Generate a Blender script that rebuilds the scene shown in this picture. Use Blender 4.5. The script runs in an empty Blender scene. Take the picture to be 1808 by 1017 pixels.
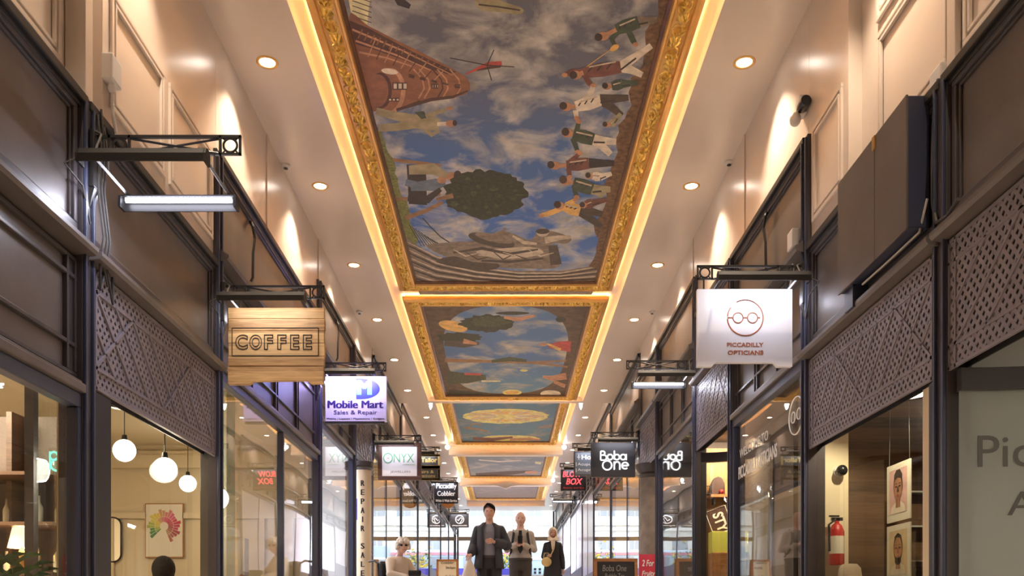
import bpy, bmesh, math, random
import numpy as np
from mathutils import Vector, Matrix

random.seed(7)
rng = np.random.default_rng(11)
PI = math.pi
SC = bpy.context.scene
COL = SC.collection

# ------------------------------------------------------------------ camera
# World: X across the arcade, Y along it (away from the camera), Z up; Z = 0 is the camera's eye level.
FPX = 1580.0                 # focal length in pixels of a 1808 px wide frame
VX, VY = 893.0, 1095.0       # vanishing point of the arcade in the photograph
cam_d = bpy.data.cameras.new('camera')
cam_d.sensor_width = 36.0
cam_d.sensor_fit = 'HORIZONTAL'
cam_d.lens = FPX / 1808.0 * 36.0
cam_d.shift_x = (904.0 - VX) / 1808.0
cam_d.shift_y = (VY - 508.5) / 1808.0
cam_d.clip_end = 400
cam = bpy.data.objects.new('camera', cam_d)
COL.objects.link(cam)
cam.location = (0, 0, 0)
cam.rotation_euler = (PI / 2, 0, 0)
SC.camera = cam

# ------------------------------------------------------------------ sky and exposure
W = bpy.data.worlds.new('sky')
SC.world = W
W.use_nodes = True
wn = W.node_tree.nodes
wl = W.node_tree.links
wn.clear()
bg = wn.new('ShaderNodeBackground')
bg.inputs['Color'].default_value = (0.86, 0.93, 1.0, 1)
bg.inputs['Strength'].default_value = 2.0
wo = wn.new('ShaderNodeOutputWorld')
wl.new(bg.outputs[0], wo.inputs[0])
SC.view_settings.view_transform = 'Standard'
SC.view_settings.look = 'None'
SC.view_settings.gamma = 1.0
SC.view_settings.use_curve_mapping = False
SC.view_settings.exposure = 1.18
P_DOWN = 108.0        # watts of a ceiling downlight
P_ROOM = 60.0        # watts of an added shop ceiling lamp
E_COVE = 20.0         # emission of the cove strips
E_TUBE = 8.0        # emission of the sign tubes
WARM = (1.0, 0.81, 0.61)
COOL = (0.82, 0.84, 1.0)

# ------------------------------------------------------------------ main measures (metres)
XF = 2.65            # facade planes at x = -XF and +XF
HC1, HC2 = 5.38, 5.87    # ceiling heights of the two ceiling levels
YSTEP = 22.2         # where the ceiling steps up
YEND = 48.0          # far mouth of the arcade
XO = 1.90            # half width of the cove opening
def floor_z(y):
    return -1.1 + 0.0724 * min(max(y, -4.0), YEND)

# ------------------------------------------------------------------ materials
def new_mat(name):
    m = bpy.data.materials.new(name)
    m.use_nodes = True
    return m, m.node_tree.nodes, m.node_tree.links, m.node_tree.nodes['Principled BSDF']
def mat(name, col, rough=0.5, metal=0.0, var=0.0, scale=6.0, bump=0.0, bscale=40.0, spec=0.5, stretch=(1, 1, 1), coat=0.0):
    m, n, l, b = new_mat(name)
    b.inputs['Base Color'].default_value = (*col, 1)
    b.inputs['Roughness'].default_value = rough
    b.inputs['Metallic'].default_value = metal
    b.inputs['Specular IOR Level'].default_value = spec
    if coat:
        b.inputs['Coat Weight'].default_value = coat
        b.inputs['Coat Roughness'].default_value = 0.1
    if var or bump:
        tc = n.new('ShaderNodeTexCoord')
        mp = n.new('ShaderNodeMapping')
        mp.inputs['Scale'].default_value = stretch
        l.new(tc.outputs['Object'], mp.inputs[0])
    if var:
        nz = n.new('ShaderNodeTexNoise')
        nz.inputs['Scale'].default_value = scale
        nz.inputs['Detail'].default_value = 6
        l.new(mp.outputs[0], nz.inputs['Vector'])
        rp = n.new('ShaderNodeValToRGB')
        rp.color_ramp.elements[0].position = 0.3
        rp.color_ramp.elements[1].position = 0.7
        lo = [max(0, c * (1 - var)) for c in col]
        hi = [min(1, c * (1 + var)) for c in col]
        rp.color_ramp.elements[0].color = (*lo, 1)
        rp.color_ramp.elements[1].color = (*hi, 1)
        l.new(nz.outputs['Fac'], rp.inputs[0])
        l.new(rp.outputs[0], b.inputs['Base Color'])
    if bump:
        nb = n.new('ShaderNodeTexNoise')
        nb.inputs['Scale'].default_value = bscale
        nb.inputs['Detail'].default_value = 4
        l.new(mp.outputs[0], nb.inputs['Vector'])
        bp = n.new('ShaderNodeBump')
        bp.inputs['Strength'].default_value = bump
        bp.inputs['Distance'].default_value = 0.01
        l.new(nb.outputs['Fac'], bp.inputs['Height'])
        l.new(bp.outputs[0], b.inputs['Normal'])
    return m
def emis(name, col, strength):
    m, n, l, b = new_mat(name)
    b.inputs['Base Color'].default_value = (*col, 1)
    b.inputs['Emission Color'].default_value = (*col, 1)
    b.inputs['Emission Strength'].default_value = strength
    return m
def glass_mat(name, tint=(1, 1, 1), rough=0.0, haze=0.0, ripple=0.0):
    # a thin pane: Schlick mirror reflection over clear transmission, the same on both faces
    m, n, l, b = new_mat(name)
    n.remove(b)
    out = n['Material Output']
    geo = n.new('ShaderNodeNewGeometry')
    dt = n.new('ShaderNodeVectorMath'); dt.operation = 'DOT_PRODUCT'
    l.new(geo.outputs['Normal'], dt.inputs[0]); l.new(geo.outputs['Incoming'], dt.inputs[1])
    ab = n.new('ShaderNodeMath'); ab.operation = 'ABSOLUTE'; l.new(dt.outputs['Value'], ab.inputs[0])
    om = n.new('ShaderNodeMath'); om.operation = 'SUBTRACT'; om.inputs[0].default_value = 1.0; l.new(ab.outputs[0], om.inputs[1])
    pw = n.new('ShaderNodeMath'); pw.operation = 'POWER'; pw.inputs[1].default_value = 5.0; l.new(om.outputs[0], pw.inputs[0])
    ma = n.new('ShaderNodeMath'); ma.operation = 'MULTIPLY_ADD'; ma.inputs[1].default_value = 0.95; ma.inputs[2].default_value = 0.05
    l.new(pw.outputs[0], ma.inputs[0])
    tr = n.new('ShaderNodeBsdfTransparent'); tr.inputs['Color'].default_value = (*tint, 1)
    gl = n.new('ShaderNodeBsdfGlossy'); gl.inputs['Roughness'].default_value = rough
    gl.inputs['Color'].default_value = (1, 1, 1, 1)
    if ripple:
        tc = n.new('ShaderNodeTexCoord')
        nz = n.new('ShaderNodeTexNoise'); nz.inputs['Scale'].default_value = 0.9; nz.inputs['Detail'].default_value = 0
        l.new(tc.outputs['Object'], nz.inputs['Vector'])
        bp = n.new('ShaderNodeBump'); bp.inputs['Strength'].default_value = ripple; bp.inputs['Distance'].default_value = 0.02
        l.new(nz.outputs['Fac'], bp.inputs['Height']); l.new(bp.outputs[0], gl.inputs['Normal'])
    base = tr
    if haze:
        df = n.new('ShaderNodeBsdfDiffuse'); df.inputs['Color'].default_value = (0.75, 0.77, 0.75, 1)
        tl = n.new('ShaderNodeBsdfTranslucent'); tl.inputs['Color'].default_value = (0.75, 0.77, 0.75, 1)
        mx0 = n.new('ShaderNodeMixShader'); mx0.inputs[0].default_value = 0.5
        l.new(df.outputs[0], mx0.inputs[1]); l.new(tl.outputs[0], mx0.inputs[2])
        mh = n.new('ShaderNodeMixShader'); mh.inputs[0].default_value = haze
        l.new(tr.outputs[0], mh.inputs[1]); l.new(mx0.outputs[0], mh.inputs[2])
        base = mh
    mx = n.new('ShaderNodeMixShader')
    l.new(ma.outputs[0], mx.inputs[0]); l.new(base.outputs[0], mx.inputs[1]); l.new(gl.outputs[0], mx.inputs[2])
    l.new(mx.outputs[0], out.inputs['Surface'])
    return m
def plank_mat(name, c1, c2, rough=0.45, along='X', plank=0.11):
    # sawn boards: wave grain along one axis, one tone per board across the other
    m, n, l, b = new_mat(name)
    tc = n.new('ShaderNodeTexCoord')
    sp = n.new('ShaderNodeSeparateXYZ'); l.new(tc.outputs['Object'], sp.inputs[0])
    dv = n.new('ShaderNodeMath'); dv.operation = 'DIVIDE'; dv.inputs[1].default_value = plank
    l.new(sp.outputs['Z' if along == 'X' else 'X'], dv.inputs[0])
    fl = n.new('ShaderNodeMath'); fl.operation = 'FLOOR'; l.new(dv.outputs[0], fl.inputs[0])
    wn_ = n.new('ShaderNodeTexWhiteNoise'); wn_.noise_dimensions = '1D'; l.new(fl.outputs[0], wn_.inputs['W'])
    mp = n.new('ShaderNodeMapping')
    mp.inputs['Scale'].default_value = (1.5, 1.5, 22) if along == 'X' else (22, 22, 1.5)
    l.new(tc.outputs['Object'], mp.inputs[0])
    off = n.new('ShaderNodeVectorMath'); off.operation = 'ADD'
    l.new(mp.outputs[0], off.inputs[0]); l.new(wn_.outputs['Color'], off.inputs[1])
    nz = n.new('ShaderNodeTexNoise'); nz.inputs['Scale'].default_value = 1.6; nz.inputs['Detail'].default_value = 7; nz.inputs['Distortion'].default_value = 1.2
    l.new(off.outputs[0], nz.inputs['Vector'])
    ad = n.new('ShaderNodeMath'); ad.operation = 'MULTIPLY_ADD'; ad.inputs[1].default_value = 0.45; l.new(wn_.outputs['Value'], ad.inputs[0]); l.new(nz.outputs['Fac'], ad.inputs[2])
    rp = n.new('ShaderNodeValToRGB')
    rp.color_ramp.elements[0].position = 0.35; rp.color_ramp.elements[0].color = (*c1, 1)
    rp.color_ramp.elements[1].position = 0.95; rp.color_ramp.elements[1].color = (*c2, 1)
    l.new(ad.outputs[0], rp.inputs[0]); l.new(rp.outputs[0], b.inputs['Base Color'])
    b.inputs['Roughness'].default_value = rough
    return m
def sky_mat(name, stops, cloud, scale=1.6, axis='Y', y0=0.0, y1=1.0, cover=0.5):
    # painted sky: colour bands along the canvas with brushed clouds over them
    m, n, l, b = new_mat(name)
    tc = n.new('ShaderNodeTexCoord')
    sp = n.new('ShaderNodeSeparateXYZ'); l.new(tc.outputs['Object'], sp.inputs[0])
    mr = n.new('ShaderNodeMapRange'); mr.inputs['From Min'].default_value = y0; mr.inputs['From Max'].default_value = y1
    l.new(sp.outputs[axis], mr.inputs['Value'])
    rp = n.new('ShaderNodeValToRGB')
    cr = rp.color_ramp
    cr.elements[0].position = stops[0][0]; cr.elements[0].color = (*stops[0][1], 1)
    cr.elements[1].position = stops[-1][0]; cr.elements[1].color = (*stops[-1][1], 1)
    for p, c in stops[1:-1]:
        e = cr.elements.new(p); e.color = (*c, 1)
    l.new(mr.outputs[0], rp.inputs[0])
    nz = n.new('ShaderNodeTexNoise'); nz.inputs['Scale'].default_value = scale; nz.inputs['Detail'].default_value = 8
    nz.inputs['Roughness'].default_value = 0.58; nz.inputs['Distortion'].default_value = 0.5
    l.new(tc.outputs['Object'], nz.inputs['Vector'])
    cr2 = n.new('ShaderNodeValToRGB')
    cr2.color_ramp.elements[0].position = cover - 0.04; cr2.color_ramp.elements[0].color = (0, 0, 0, 1)
    cr2.color_ramp.elements[1].position = cover + 0.14; cr2.color_ramp.elements[1].color = (1, 1, 1, 1)
    l.new(nz.outputs['Fac'], cr2.inputs[0])
    nz2 = n.new('ShaderNodeTexNoise'); nz2.inputs['Scale'].default_value = scale * 2.3; nz2.inputs['Detail'].default_value = 5
    l.new(tc.outputs['Object'], nz2.inputs['Vector'])
    rc = n.new('ShaderNodeValToRGB')
    rc.color_ramp.elements[0].position = 0.35; rc.color_ramp.elements[0].color = tuple(c * 0.62 for c in cloud) + (1,)
    rc.color_ramp.elements[1].position = 0.62; rc.color_ramp.elements[1].color = (*cloud, 1)
    l.new(nz2.outputs['Fac'], rc.inputs[0])
    mx = n.new('ShaderNodeMix'); mx.data_type = 'RGBA'
    l.new(cr2.outputs[0], mx.inputs['Factor']); l.new(rp.outputs[0], mx.inputs['A']); l.new(rc.outputs[0], mx.inputs['B'])
    l.new(mx.outputs['Result'], b.inputs['Base Color'])
    b.inputs['Roughness'].default_value = 0.55
    return m

M = {}
M['ceiling'] = mat('ceiling_paint', (0.70, 0.61, 0.54), 0.30, var=0.02, scale=1.5)
M['wall'] = mat('cream_wall_paint', (0.68, 0.58, 0.50), 0.28, var=0.025, scale=2.0)
M['cove'] = mat('cove_plaster', (0.84, 0.76, 0.64), 0.5)
M['beam'] = mat('beam_plaster', (0.78, 0.68, 0.58), 0.45)
M['floor'] = mat('pale_terrazzo', (0.68, 0.60, 0.52), 0.25, var=0.12, scale=60)
M['fascia'] = mat('brown_black_paint', (0.118, 0.100, 0.094), 0.38, var=0.12, scale=3, bump=0.05, bscale=30)
M['dark'] = mat('dark_painted_wood', (0.060, 0.052, 0.056), 0.33, var=0.1, scale=5)
M['navy'] = mat('blue_black_paint', (0.042, 0.050, 0.092), 0.35)
M['lattice'] = mat('mauve_brown_metal', (0.215, 0.190, 0.220), 0.42, var=0.06, scale=4)
M['iron'] = mat('black_iron', (0.022, 0.020, 0.020), 0.45, metal=0.2)
M['zinc'] = mat('zinc_arm', (0.20, 0.20, 0.21), 0.35, metal=0.8)
M['cable'] = mat('grey_cable', (0.05, 0.045, 0.042), 0.6)
M['cable_white'] = mat('white_cable', (0.6, 0.57, 0.54), 0.5)
M['white_plastic'] = mat('white_plastic', (0.72, 0.70, 0.68), 0.4)
M['black_plastic'] = mat('black_plastic', (0.012, 0.012, 0.013), 0.25)
M['gold'] = mat('gilt', (0.90, 0.49, 0.12), 0.30, metal=0.85, var=0.40, scale=32)
M['gold_flat'] = mat('flat_gilt', (0.80, 0.46, 0.13), 0.34, metal=0.5, var=0.1, scale=6)
M['walnut'] = mat('brown_gilt_slip', (0.16, 0.065, 0.022), 0.35, var=0.3, scale=10, stretch=(1, 1, 1))
M['glass'] = glass_mat('shop_glass', (0.97, 0.985, 0.975), ripple=0.10)
M['glass_old'] = glass_mat('bent_shop_glass', (0.93, 0.95, 0.92))
M['glass_frost'] = glass_mat('frosted_glass', (0.9, 0.92, 0.9), rough=0.08, haze=0.38)
M['room_cream'] = mat('room_cream', (0.66, 0.55, 0.38), 0.6)
M['room_dark'] = mat('room_brown', (0.13, 0.095, 0.07), 0.6, var=0.15, scale=3)
M['room_white'] = mat('room_white', (0.74, 0.73, 0.72), 0.6)
M['room_grey'] = mat('room_grey', (0.42, 0.41, 0.37), 0.6)
M['white'] = mat('white_paint', (0.78, 0.77, 0.77), 0.4)
M['sign_white'] = mat('sign_white', (0.80, 0.80, 0.84), 0.35)
M['sign_dark'] = mat('sign_charcoal', (0.045, 0.045, 0.05), 0.4)
M['sign_black'] = mat('sign_black', (0.012, 0.011, 0.016), 0.35)
M['oak'] = plank_mat('pale_pine_planks', (0.30, 0.155, 0.055), (0.72, 0.46, 0.20), 0.5, 'X', 0.118)
M['panel_wood'] = plank_mat('warm_wall_planks', (0.30, 0.13, 0.035), (0.60, 0.32, 0.10), 0.5, 'Z', 0.14)
M['slat_wood'] = plank_mat('dark_slat_wall', (0.05, 0.028, 0.016), (0.15, 0.08, 0.04), 0.5, 'X', 0.10)
M['brown_frame'] = mat('brown_frame', (0.075, 0.032, 0.022), 0.45, var=0.1)
M['wood'] = mat('orange_wood', (0.38, 0.16, 0.05), 0.5, var=0.25, scale=9, stretch=(1, 1, 6))
M['ink'] = mat('black_ink', (0.012, 0.010, 0.012), 0.6)
M['copper_ink'] = mat('copper_ink', (0.42, 0.12, 0.05), 0.5)
M['indigo_ink'] = mat('indigo_ink', (0.03, 0.012, 0.12), 0.5)
M['green_ink'] = mat('green_ink', (0.12, 0.42, 0.22), 0.5)
M['grey_ink'] = mat('grey_ink', (0.25, 0.26, 0.27), 0.5)
M['blue_ink'] = mat('blue_ink', (0.05, 0.07, 0.75), 0.4)
M['cyan_emissive'] = emis('cyan_letter', (0.15, 0.72, 1.0), 0.5)  # cyan letter colour with emission of its own
M['white_ink'] = mat('white_ink', (0.85, 0.85, 0.85), 0.5)
M['gold_ink'] = mat('gold_ink', (0.62, 0.46, 0.16), 0.45)
M['red_ink'] = mat('red_ink', (0.6, 0.03, 0.03), 0.5)
M['neon_white'] = emis('white_neon', (1, 1, 1), 0.9)
M['neon_red'] = emis('red_neon', (1.0, 0.07, 0.08), 0.8)
M['neon_teal'] = emis('teal_neon', (0.22, 0.9, 0.68), 0.55)
M['tube'] = emis('cool_tube', COOL, E_TUBE)
M['tube_violet'] = emis('violet_tube', (0.42, 0.36, 1.0), E_TUBE * 1.6)
M['cove_led'] = emis('warm_led_strip', (1.0, 0.76, 0.46), E_COVE)
M['lens'] = emis('downlight_lens', (1.0, 0.93, 0.82), 9.0)
M['globe'] = emis('opal_globe', (1.0, 0.93, 0.82), 4.0)
M['room_fill_panel'] = emis('added_lamp_panel', (1.0, 0.86, 0.66), 3.0)
M['room_fill_panel_cool'] = emis('cool_added_lamp_panel', (0.92, 0.95, 1.0), 5.0)
M['shade'] = emis('lamp_shade_fabric', (1.0, 0.72, 0.40), 0.9)
M['brass'] = mat('brass', (0.65, 0.42, 0.14), 0.3, metal=1.0)
M['leaf'] = mat('leaf_green', (0.045, 0.11, 0.03), 0.45, var=0.3, scale=12)
M['flower'] = mat('yellow_flower', (0.75, 0.52, 0.03), 0.6)
M['paper'] = mat('poster_paper', (0.72, 0.66, 0.55), 0.6)
M['stone'] = mat('brown_stone', (0.24, 0.20, 0.165), 0.42, var=0.3, scale=5)
M['red'] = mat('red_paint', (0.45, 0.02, 0.02), 0.4)
M['pinkred'] = mat('crimson_paper', (0.62, 0.05, 0.09), 0.5)
M['yellow'] = mat('yellow_card', (0.62, 0.60, 0.10), 0.5)
M['slate'] = mat('chalkboard_slate', (0.022, 0.02, 0.02), 0.6, var=0.2, scale=8)
M['chalk'] = mat('chalk', (0.30, 0.29, 0.28), 0.8)
M['asphalt'] = mat('asphalt', (0.09, 0.09, 0.10), 0.7, var=0.2, scale=30)
M['portland'] = mat('pale_stone', (0.74, 0.72, 0.70), 0.7, var=0.06, scale=2)
M['street_glass'] = mat('street_window_glass', (0.30, 0.34, 0.40), 0.08)
m_, n_, l_, b_ = new_mat('white_window_film')
b_.inputs['Base Color'].default_value = (.85, .85, .87, 1); b_.inputs['Roughness'].default_value = .15
t_ = n_.new('ShaderNodeBsdfTranslucent'); t_.inputs['Color'].default_value = (.85, .85, .9, 1)
x_ = n_.new('ShaderNodeMixShader'); x_.inputs[0].default_value = .5
l_.new(b_.outputs[0], x_.inputs[1]); l_.new(t_.outputs[0], x_.inputs[2]); l_.new(x_.outputs[0], n_['Material Output'].inputs['Surface'])
M['blind'] = m_
M['skin'] = mat('skin', (0.52, 0.28, 0.20), 0.5)
M['skin_pale'] = mat('pale_skin', (0.60, 0.36, 0.28), 0.5)
M['hair_dark'] = mat('dark_hair', (0.006, 0.004, 0.004), 0.8, spec=.15, bump=0.5, bscale=90)
M['hair_white'] = mat('white_hair', (0.70, 0.62, 0.50), 0.7, bump=0.8, bscale=60)
M['cloth_navy'] = mat('charcoal_wool', (0.030, 0.028, 0.034), 0.8, bump=0.2, bscale=120)
M['cloth_grey'] = mat('grey_sweater', (0.20, 0.20, 0.235), 0.8, bump=0.2, bscale=120)
M['cloth_stone'] = mat('stone_shirt', (0.36, 0.31, 0.27), 0.8, bump=0.2, bscale=80)
M['cloth_brown'] = mat('dark_brown_trousers', (0.045, 0.034, 0.028), 0.8)
M['cloth_black'] = mat('black_cloth', (0.013, 0.011, 0.013), 0.75)
M['cloth_cream'] = mat('cream_cloth', (0.66, 0.54, 0.40), 0.8, bump=0.25, bscale=50)
M['bag_plastic'] = mat('cream_carrier_plastic', (0.54, 0.46, 0.37), 0.4, bump=0.4, bscale=14)
M['leather_tan'] = mat('straw_leather', (0.55, 0.40, 0.16), 0.5)
M['tram_blue'] = mat('tram_pale_blue', (0.42, 0.55, 0.66), 0.3)
M['tram_deep'] = mat('tram_violet_blue', (0.07, 0.06, 0.42), 0.3)
M['tram_pink'] = mat('tram_pink', (0.62, 0.26, 0.32), 0.35)

# ------------------------------------------------------------------ mesh tools
class MB:
    def __init__(s):
        s.v = []; s.f = []; s.m = []; s.sm = []
    def add(s, vs, fs, mi=0, smooth=False):
        o = len(s.v)
        s.v += [tuple(map(float, q)) for q in vs]
        for f in fs:
            s.f.append(tuple(i + o for i in f)); s.m.append(mi); s.sm.append(smooth)
        return s
    def box(s, x0, x1, y0, y1, z0, z1, mi=0):
        x0, x1 = min(x0, x1), max(x0, x1); y0, y1 = min(y0, y1), max(y0, y1); z0, z1 = min(z0, z1), max(z0, z1)
        return s.add([(x0, y0, z0), (x1, y0, z0), (x1, y1, z0), (x0, y1, z0), (x0, y0, z1), (x1, y0, z1), (x1, y1, z1), (x0, y1, z1)],
                     [(0, 3, 2, 1), (4, 5, 6, 7), (0, 1, 5, 4), (1, 2, 6, 5), (2, 3, 7, 6), (3, 0, 4, 7)], mi)
    def extrude(s, poly, fn, t0, t1, mi=0, smooth=False):
        # poly: 2D outline; fn(u, v, t) -> xyz
        n = len(poly)
        vs = [fn(u, v, t0) for u, v in poly] + [fn(u, v, t1) for u, v in poly]
        fs = [(i, (i + 1) % n, n + (i + 1) % n, n + i) for i in range(n)]
        s.add(vs, fs, mi, smooth)
        return s.add(vs, [tuple(range(n - 1, -1, -1)), tuple(range(n, 2 * n))], mi)
    def tube(s, pts, r, n=8, mi=0, closed=False, caps=True, smooth=True):
        pts = [Vector(p) for p in pts]
        k = len(pts)
        rs = r if isinstance(r, (list, tuple)) else [r] * k
        up = None
        rings = []
        for i, p in enumerate(pts):
            if closed:
                t = (pts[(i + 1) % k] - pts[i - 1]).normalized()
            else:
                t = (pts[min(i + 1, k - 1)] - pts[max(i - 1, 0)]).normalized()
            if up is None:
                a = Vector((0, 0, 1)) if abs(t.z) < 0.9 else Vector((1, 0, 0))
                up = (a - t * a.dot(t)).normalized()
            else:
                up = up - t * up.dot(t)
                up = up.normalized() if up.length > 1e-6 else t.orthogonal().normalized()
            w = t.cross(up)
            rings.append([p + (up * math.cos(2 * PI * j / n) + w * math.sin(2 * PI * j / n)) * rs[i] for j in range(n)])
        vs = [q for rg in rings for q in rg]
        fs = []
        for i in range(k if closed else k - 1):
            a = i * n; b = ((i + 1) % k) * n
            for j in range(n):
                fs.append((a + j, a + (j + 1) % n, b + (j + 1) % n, b + j))
        s.add(vs, fs, mi, smooth)
        if caps and not closed:
            s.add(rings[0], [tuple(range(n - 1, -1, -1))], mi); s.add(rings[-1], [tuple(range(n))], mi)
        return s
    def bar(s, a, b, w, mi=0):
        # square bar from a to b
        return s.tube([a, b], w * 0.7071, 4, mi, smooth=False)
    def lathe(s, prof, c=(0, 0, 0), n=24, mi=0, axis='Z', smooth=True, caps=True):
        vs = []
        for r, h in prof:
            for j in range(n):
                a = 2 * PI * j / n
                if axis == 'Z': q = (c[0] + r * math.cos(a), c[1] + r * math.sin(a), c[2] + h)
                elif axis == 'X': q = (c[0] + h, c[1] + r * math.cos(a), c[2] + r * math.sin(a))
                else: q = (c[0] + r * math.sin(a), c[1] + h, c[2] + r * math.cos(a))
                vs.append(q)
        fs = []
        for i in range(len(prof) - 1):
            for j in range(n):
                fs.append((i * n + j, i * n + (j + 1) % n, (i + 1) * n + (j + 1) % n, (i + 1) * n + j))
        s.add(vs, fs, mi, smooth)
        if caps:
            if prof[0][0] > 1e-5: s.add(vs[:n], [tuple(range(n - 1, -1, -1))], mi)
            if prof[-1][0] > 1e-5: s.add(vs[-n:], [tuple(range(n))], mi)
        return s
    def ball(s, c, r, mi=0, n=16, m=10):
        rx, ry, rz = r if isinstance(r, (list, tuple)) else (r, r, r)
        vs = [(c[0], c[1], c[2] - rz)]
        for i in range(1, m):
            t = PI * i / m
            for j in range(n):
                a = 2 * PI * j / n
                vs.append((c[0] + rx * math.sin(t) * math.cos(a), c[1] + ry * math.sin(t) * math.sin(a), c[2] - rz * math.cos(t)))
        vs.append((c[0], c[1], c[2] + rz))
        fs = [(0, 1 + (j + 1) % n, 1 + j) for j in range(n)]
        for i in range(m - 2):
            for j in range(n):
                a = 1 + i * n
                fs.append((a + j, a + (j + 1) % n, a + n + (j + 1) % n, a + n + j))
        e = len(vs) - 1; a = 1 + (m - 2) * n
        fs += [(a + j, a + (j + 1) % n, e) for j in range(n)]
        return s.add(vs, fs, mi, True)
    def ring(s, c, r0, r1, d, axis='Y', n=28, mi=0):
        # flat annulus of thickness d
        return s.lathe([(r0, 0), (r1, 0), (r1, d), (r0, d), (r0, 0)], c, n, mi, axis, smooth=False, caps=False)
    def merge(s, o, mi=None):
        k = len(s.v); s.v += o.v
        for f, m_, q in zip(o.f, o.m, o.sm):
            s.f.append(tuple(i + k for i in f)); s.m.append(m_ if mi is None else mi); s.sm.append(q)
        return s
    def mesh(s, name, mats, origin=(0, 0, 0)):
        me = bpy.data.meshes.new(name)
        ox, oy, oz = origin
        me.from_pydata([(x - ox, y - oy, z - oz) for x, y, z in s.v], [], s.f)
        for m_ in (mats if isinstance(mats, (list, tuple)) else [mats]):
            me.materials.append(M[m_] if isinstance(m_, str) else m_)
        me.polygons.foreach_set('material_index', s.m)
        me.polygons.foreach_set('use_smooth', s.sm)
        me.update()
        return me
    def fix(s, me):
        b = bmesh.new(); b.from_mesh(me); bmesh.ops.recalc_face_normals(b, faces=b.faces); b.to_mesh(me); b.free()
        return me
    def build(s, name, mats, parent=None, bevel=0.0, fix=True, origin=None):
        # parts are written in world coordinates and moved into their thing's frame
        if origin is None:
            origin = tuple(parent_origin(parent)) if parent else (0, 0, 0)
        me = s.mesh(name, mats, origin)
        if fix: s.fix(me)
        o = bpy.data.objects.new(name, me)
        COL.objects.link(o)
        if parent: o.parent = parent
        else: o.location = origin
        if bevel:
            bv = o.modifiers.new('bevel', 'BEVEL'); bv.width = bevel; bv.segments = 2; bv.limit_method = 'ANGLE'
        return o
def parent_origin(p):
    q = Vector(p.location)
    while p.parent:
        p = p.parent; q += Vector(p.location)
    return q
def tag(o, label, cat, group=None, kind=None):
    o['label'] = label; o['category'] = cat
    if group: o['group'] = group
    if kind: o['kind'] = kind
    return o
def thing(name, label, cat, loc=(0, 0, 0), group=None):
    o = bpy.data.objects.new(name, None)
    o.empty_display_size = 0.1
    COL.objects.link(o)
    o.location = loc
    return tag(o, label, cat, group)
def struct(name, mb, mats, label=None, cat=None, bevel=0.0):
    o = mb.build(name, mats, bevel=bevel)
    o['kind'] = 'structure'
    if label: o['label'] = label
    if cat: o['category'] = cat
    return o
def dup(root, loc, label=None, group=None):
    r = root.copy(); COL.objects.link(r); r.location = loc
    if label: r['label'] = label
    if group: r['group'] = group
    for ch in list(root.children):
        c = ch.copy(); COL.objects.link(c); c.parent = r
        for g in ch.children:
            d = g.copy(); COL.objects.link(d); d.parent = c
    return r
def text_mb(body, u0, u1, v0, v1, frame, bold=0.0, shear=0.0, depth=0.003, outline=0.0, mi=0, keep=False, fat=0.0):
    if fat:
        q = MB()
        for k in range(5):
            t = (k - 2) / 2 * fat
            q.merge(text_mb(body, u0 + fat + t, u1 - fat + t, v0, v1, frame, bold, shear, depth + .00003 * k, outline, mi, keep))
        return q
    # lettering fitted into the rectangle u0..u1 x v0..v1; frame(u, v, d) -> xyz with d towards the reader
    cu = bpy.data.curves.new('lettering', 'FONT')
    cu.body = body; cu.align_x = 'CENTER'; cu.size = 1.0; cu.shear = shear; cu.space_line = 0.95
    if outline:
        cu.fill_mode = 'NONE'; cu.bevel_depth = outline; cu.bevel_resolution = 1; cu.offset = bold
    else:
        cu.offset = bold; cu.extrude = 0.0
    cu.resolution_u = 4
    ob = bpy.data.objects.new('lettering', cu); COL.objects.link(ob)
    dg = bpy.context.evaluated_depsgraph_get()
    me = bpy.data.meshes.new_from_object(ob.evaluated_get(dg))
    vs = [v.co.copy() for v in me.vertices]; fs = [tuple(p.vertices) for p in me.polygons]
    bpy.data.objects.remove(ob); bpy.data.curves.remove(cu); bpy.data.meshes.remove(me)
    xs = [v.x for v in vs]; ys = [v.y for v in vs]
    ax, bx, ay, by = min(xs), max(xs), min(ys), max(ys)
    sx = (u1 - u0) / max(bx - ax, 1e-6); sy = (v1 - v0) / max(by - ay, 1e-6)
    if keep: sx = sy = min(sx, sy)
    cx = (u0 + u1) / 2; cy = (v0 + v1) / 2
    mb = MB()
    if outline:
        mb.add([frame(cx + (v.x - (ax + bx) / 2) * sx, cy + (v.y - (ay + by) / 2) * sy, depth + v.z * sy) for v in vs], fs, mi, True)
    else:
        P = [(cx + (v.x - (ax + bx) / 2) * sx, cy + (v.y - (ay + by) / 2) * sy) for v in vs]
        n = len(P)
        edges = {}
        for f in fs:
            for i in range(len(f)):
                e = (f[i], f[(i + 1) % len(f)])
                edges[e] = True
        side = [(b, a, a + n, b + n) for (a, b) in edges if (b, a) not in edges]
        mb.add([frame(u, v, depth) for u, v in P] + [frame(u, v, 0.0) for u, v in P], fs + side, mi)
    return mb
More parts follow.
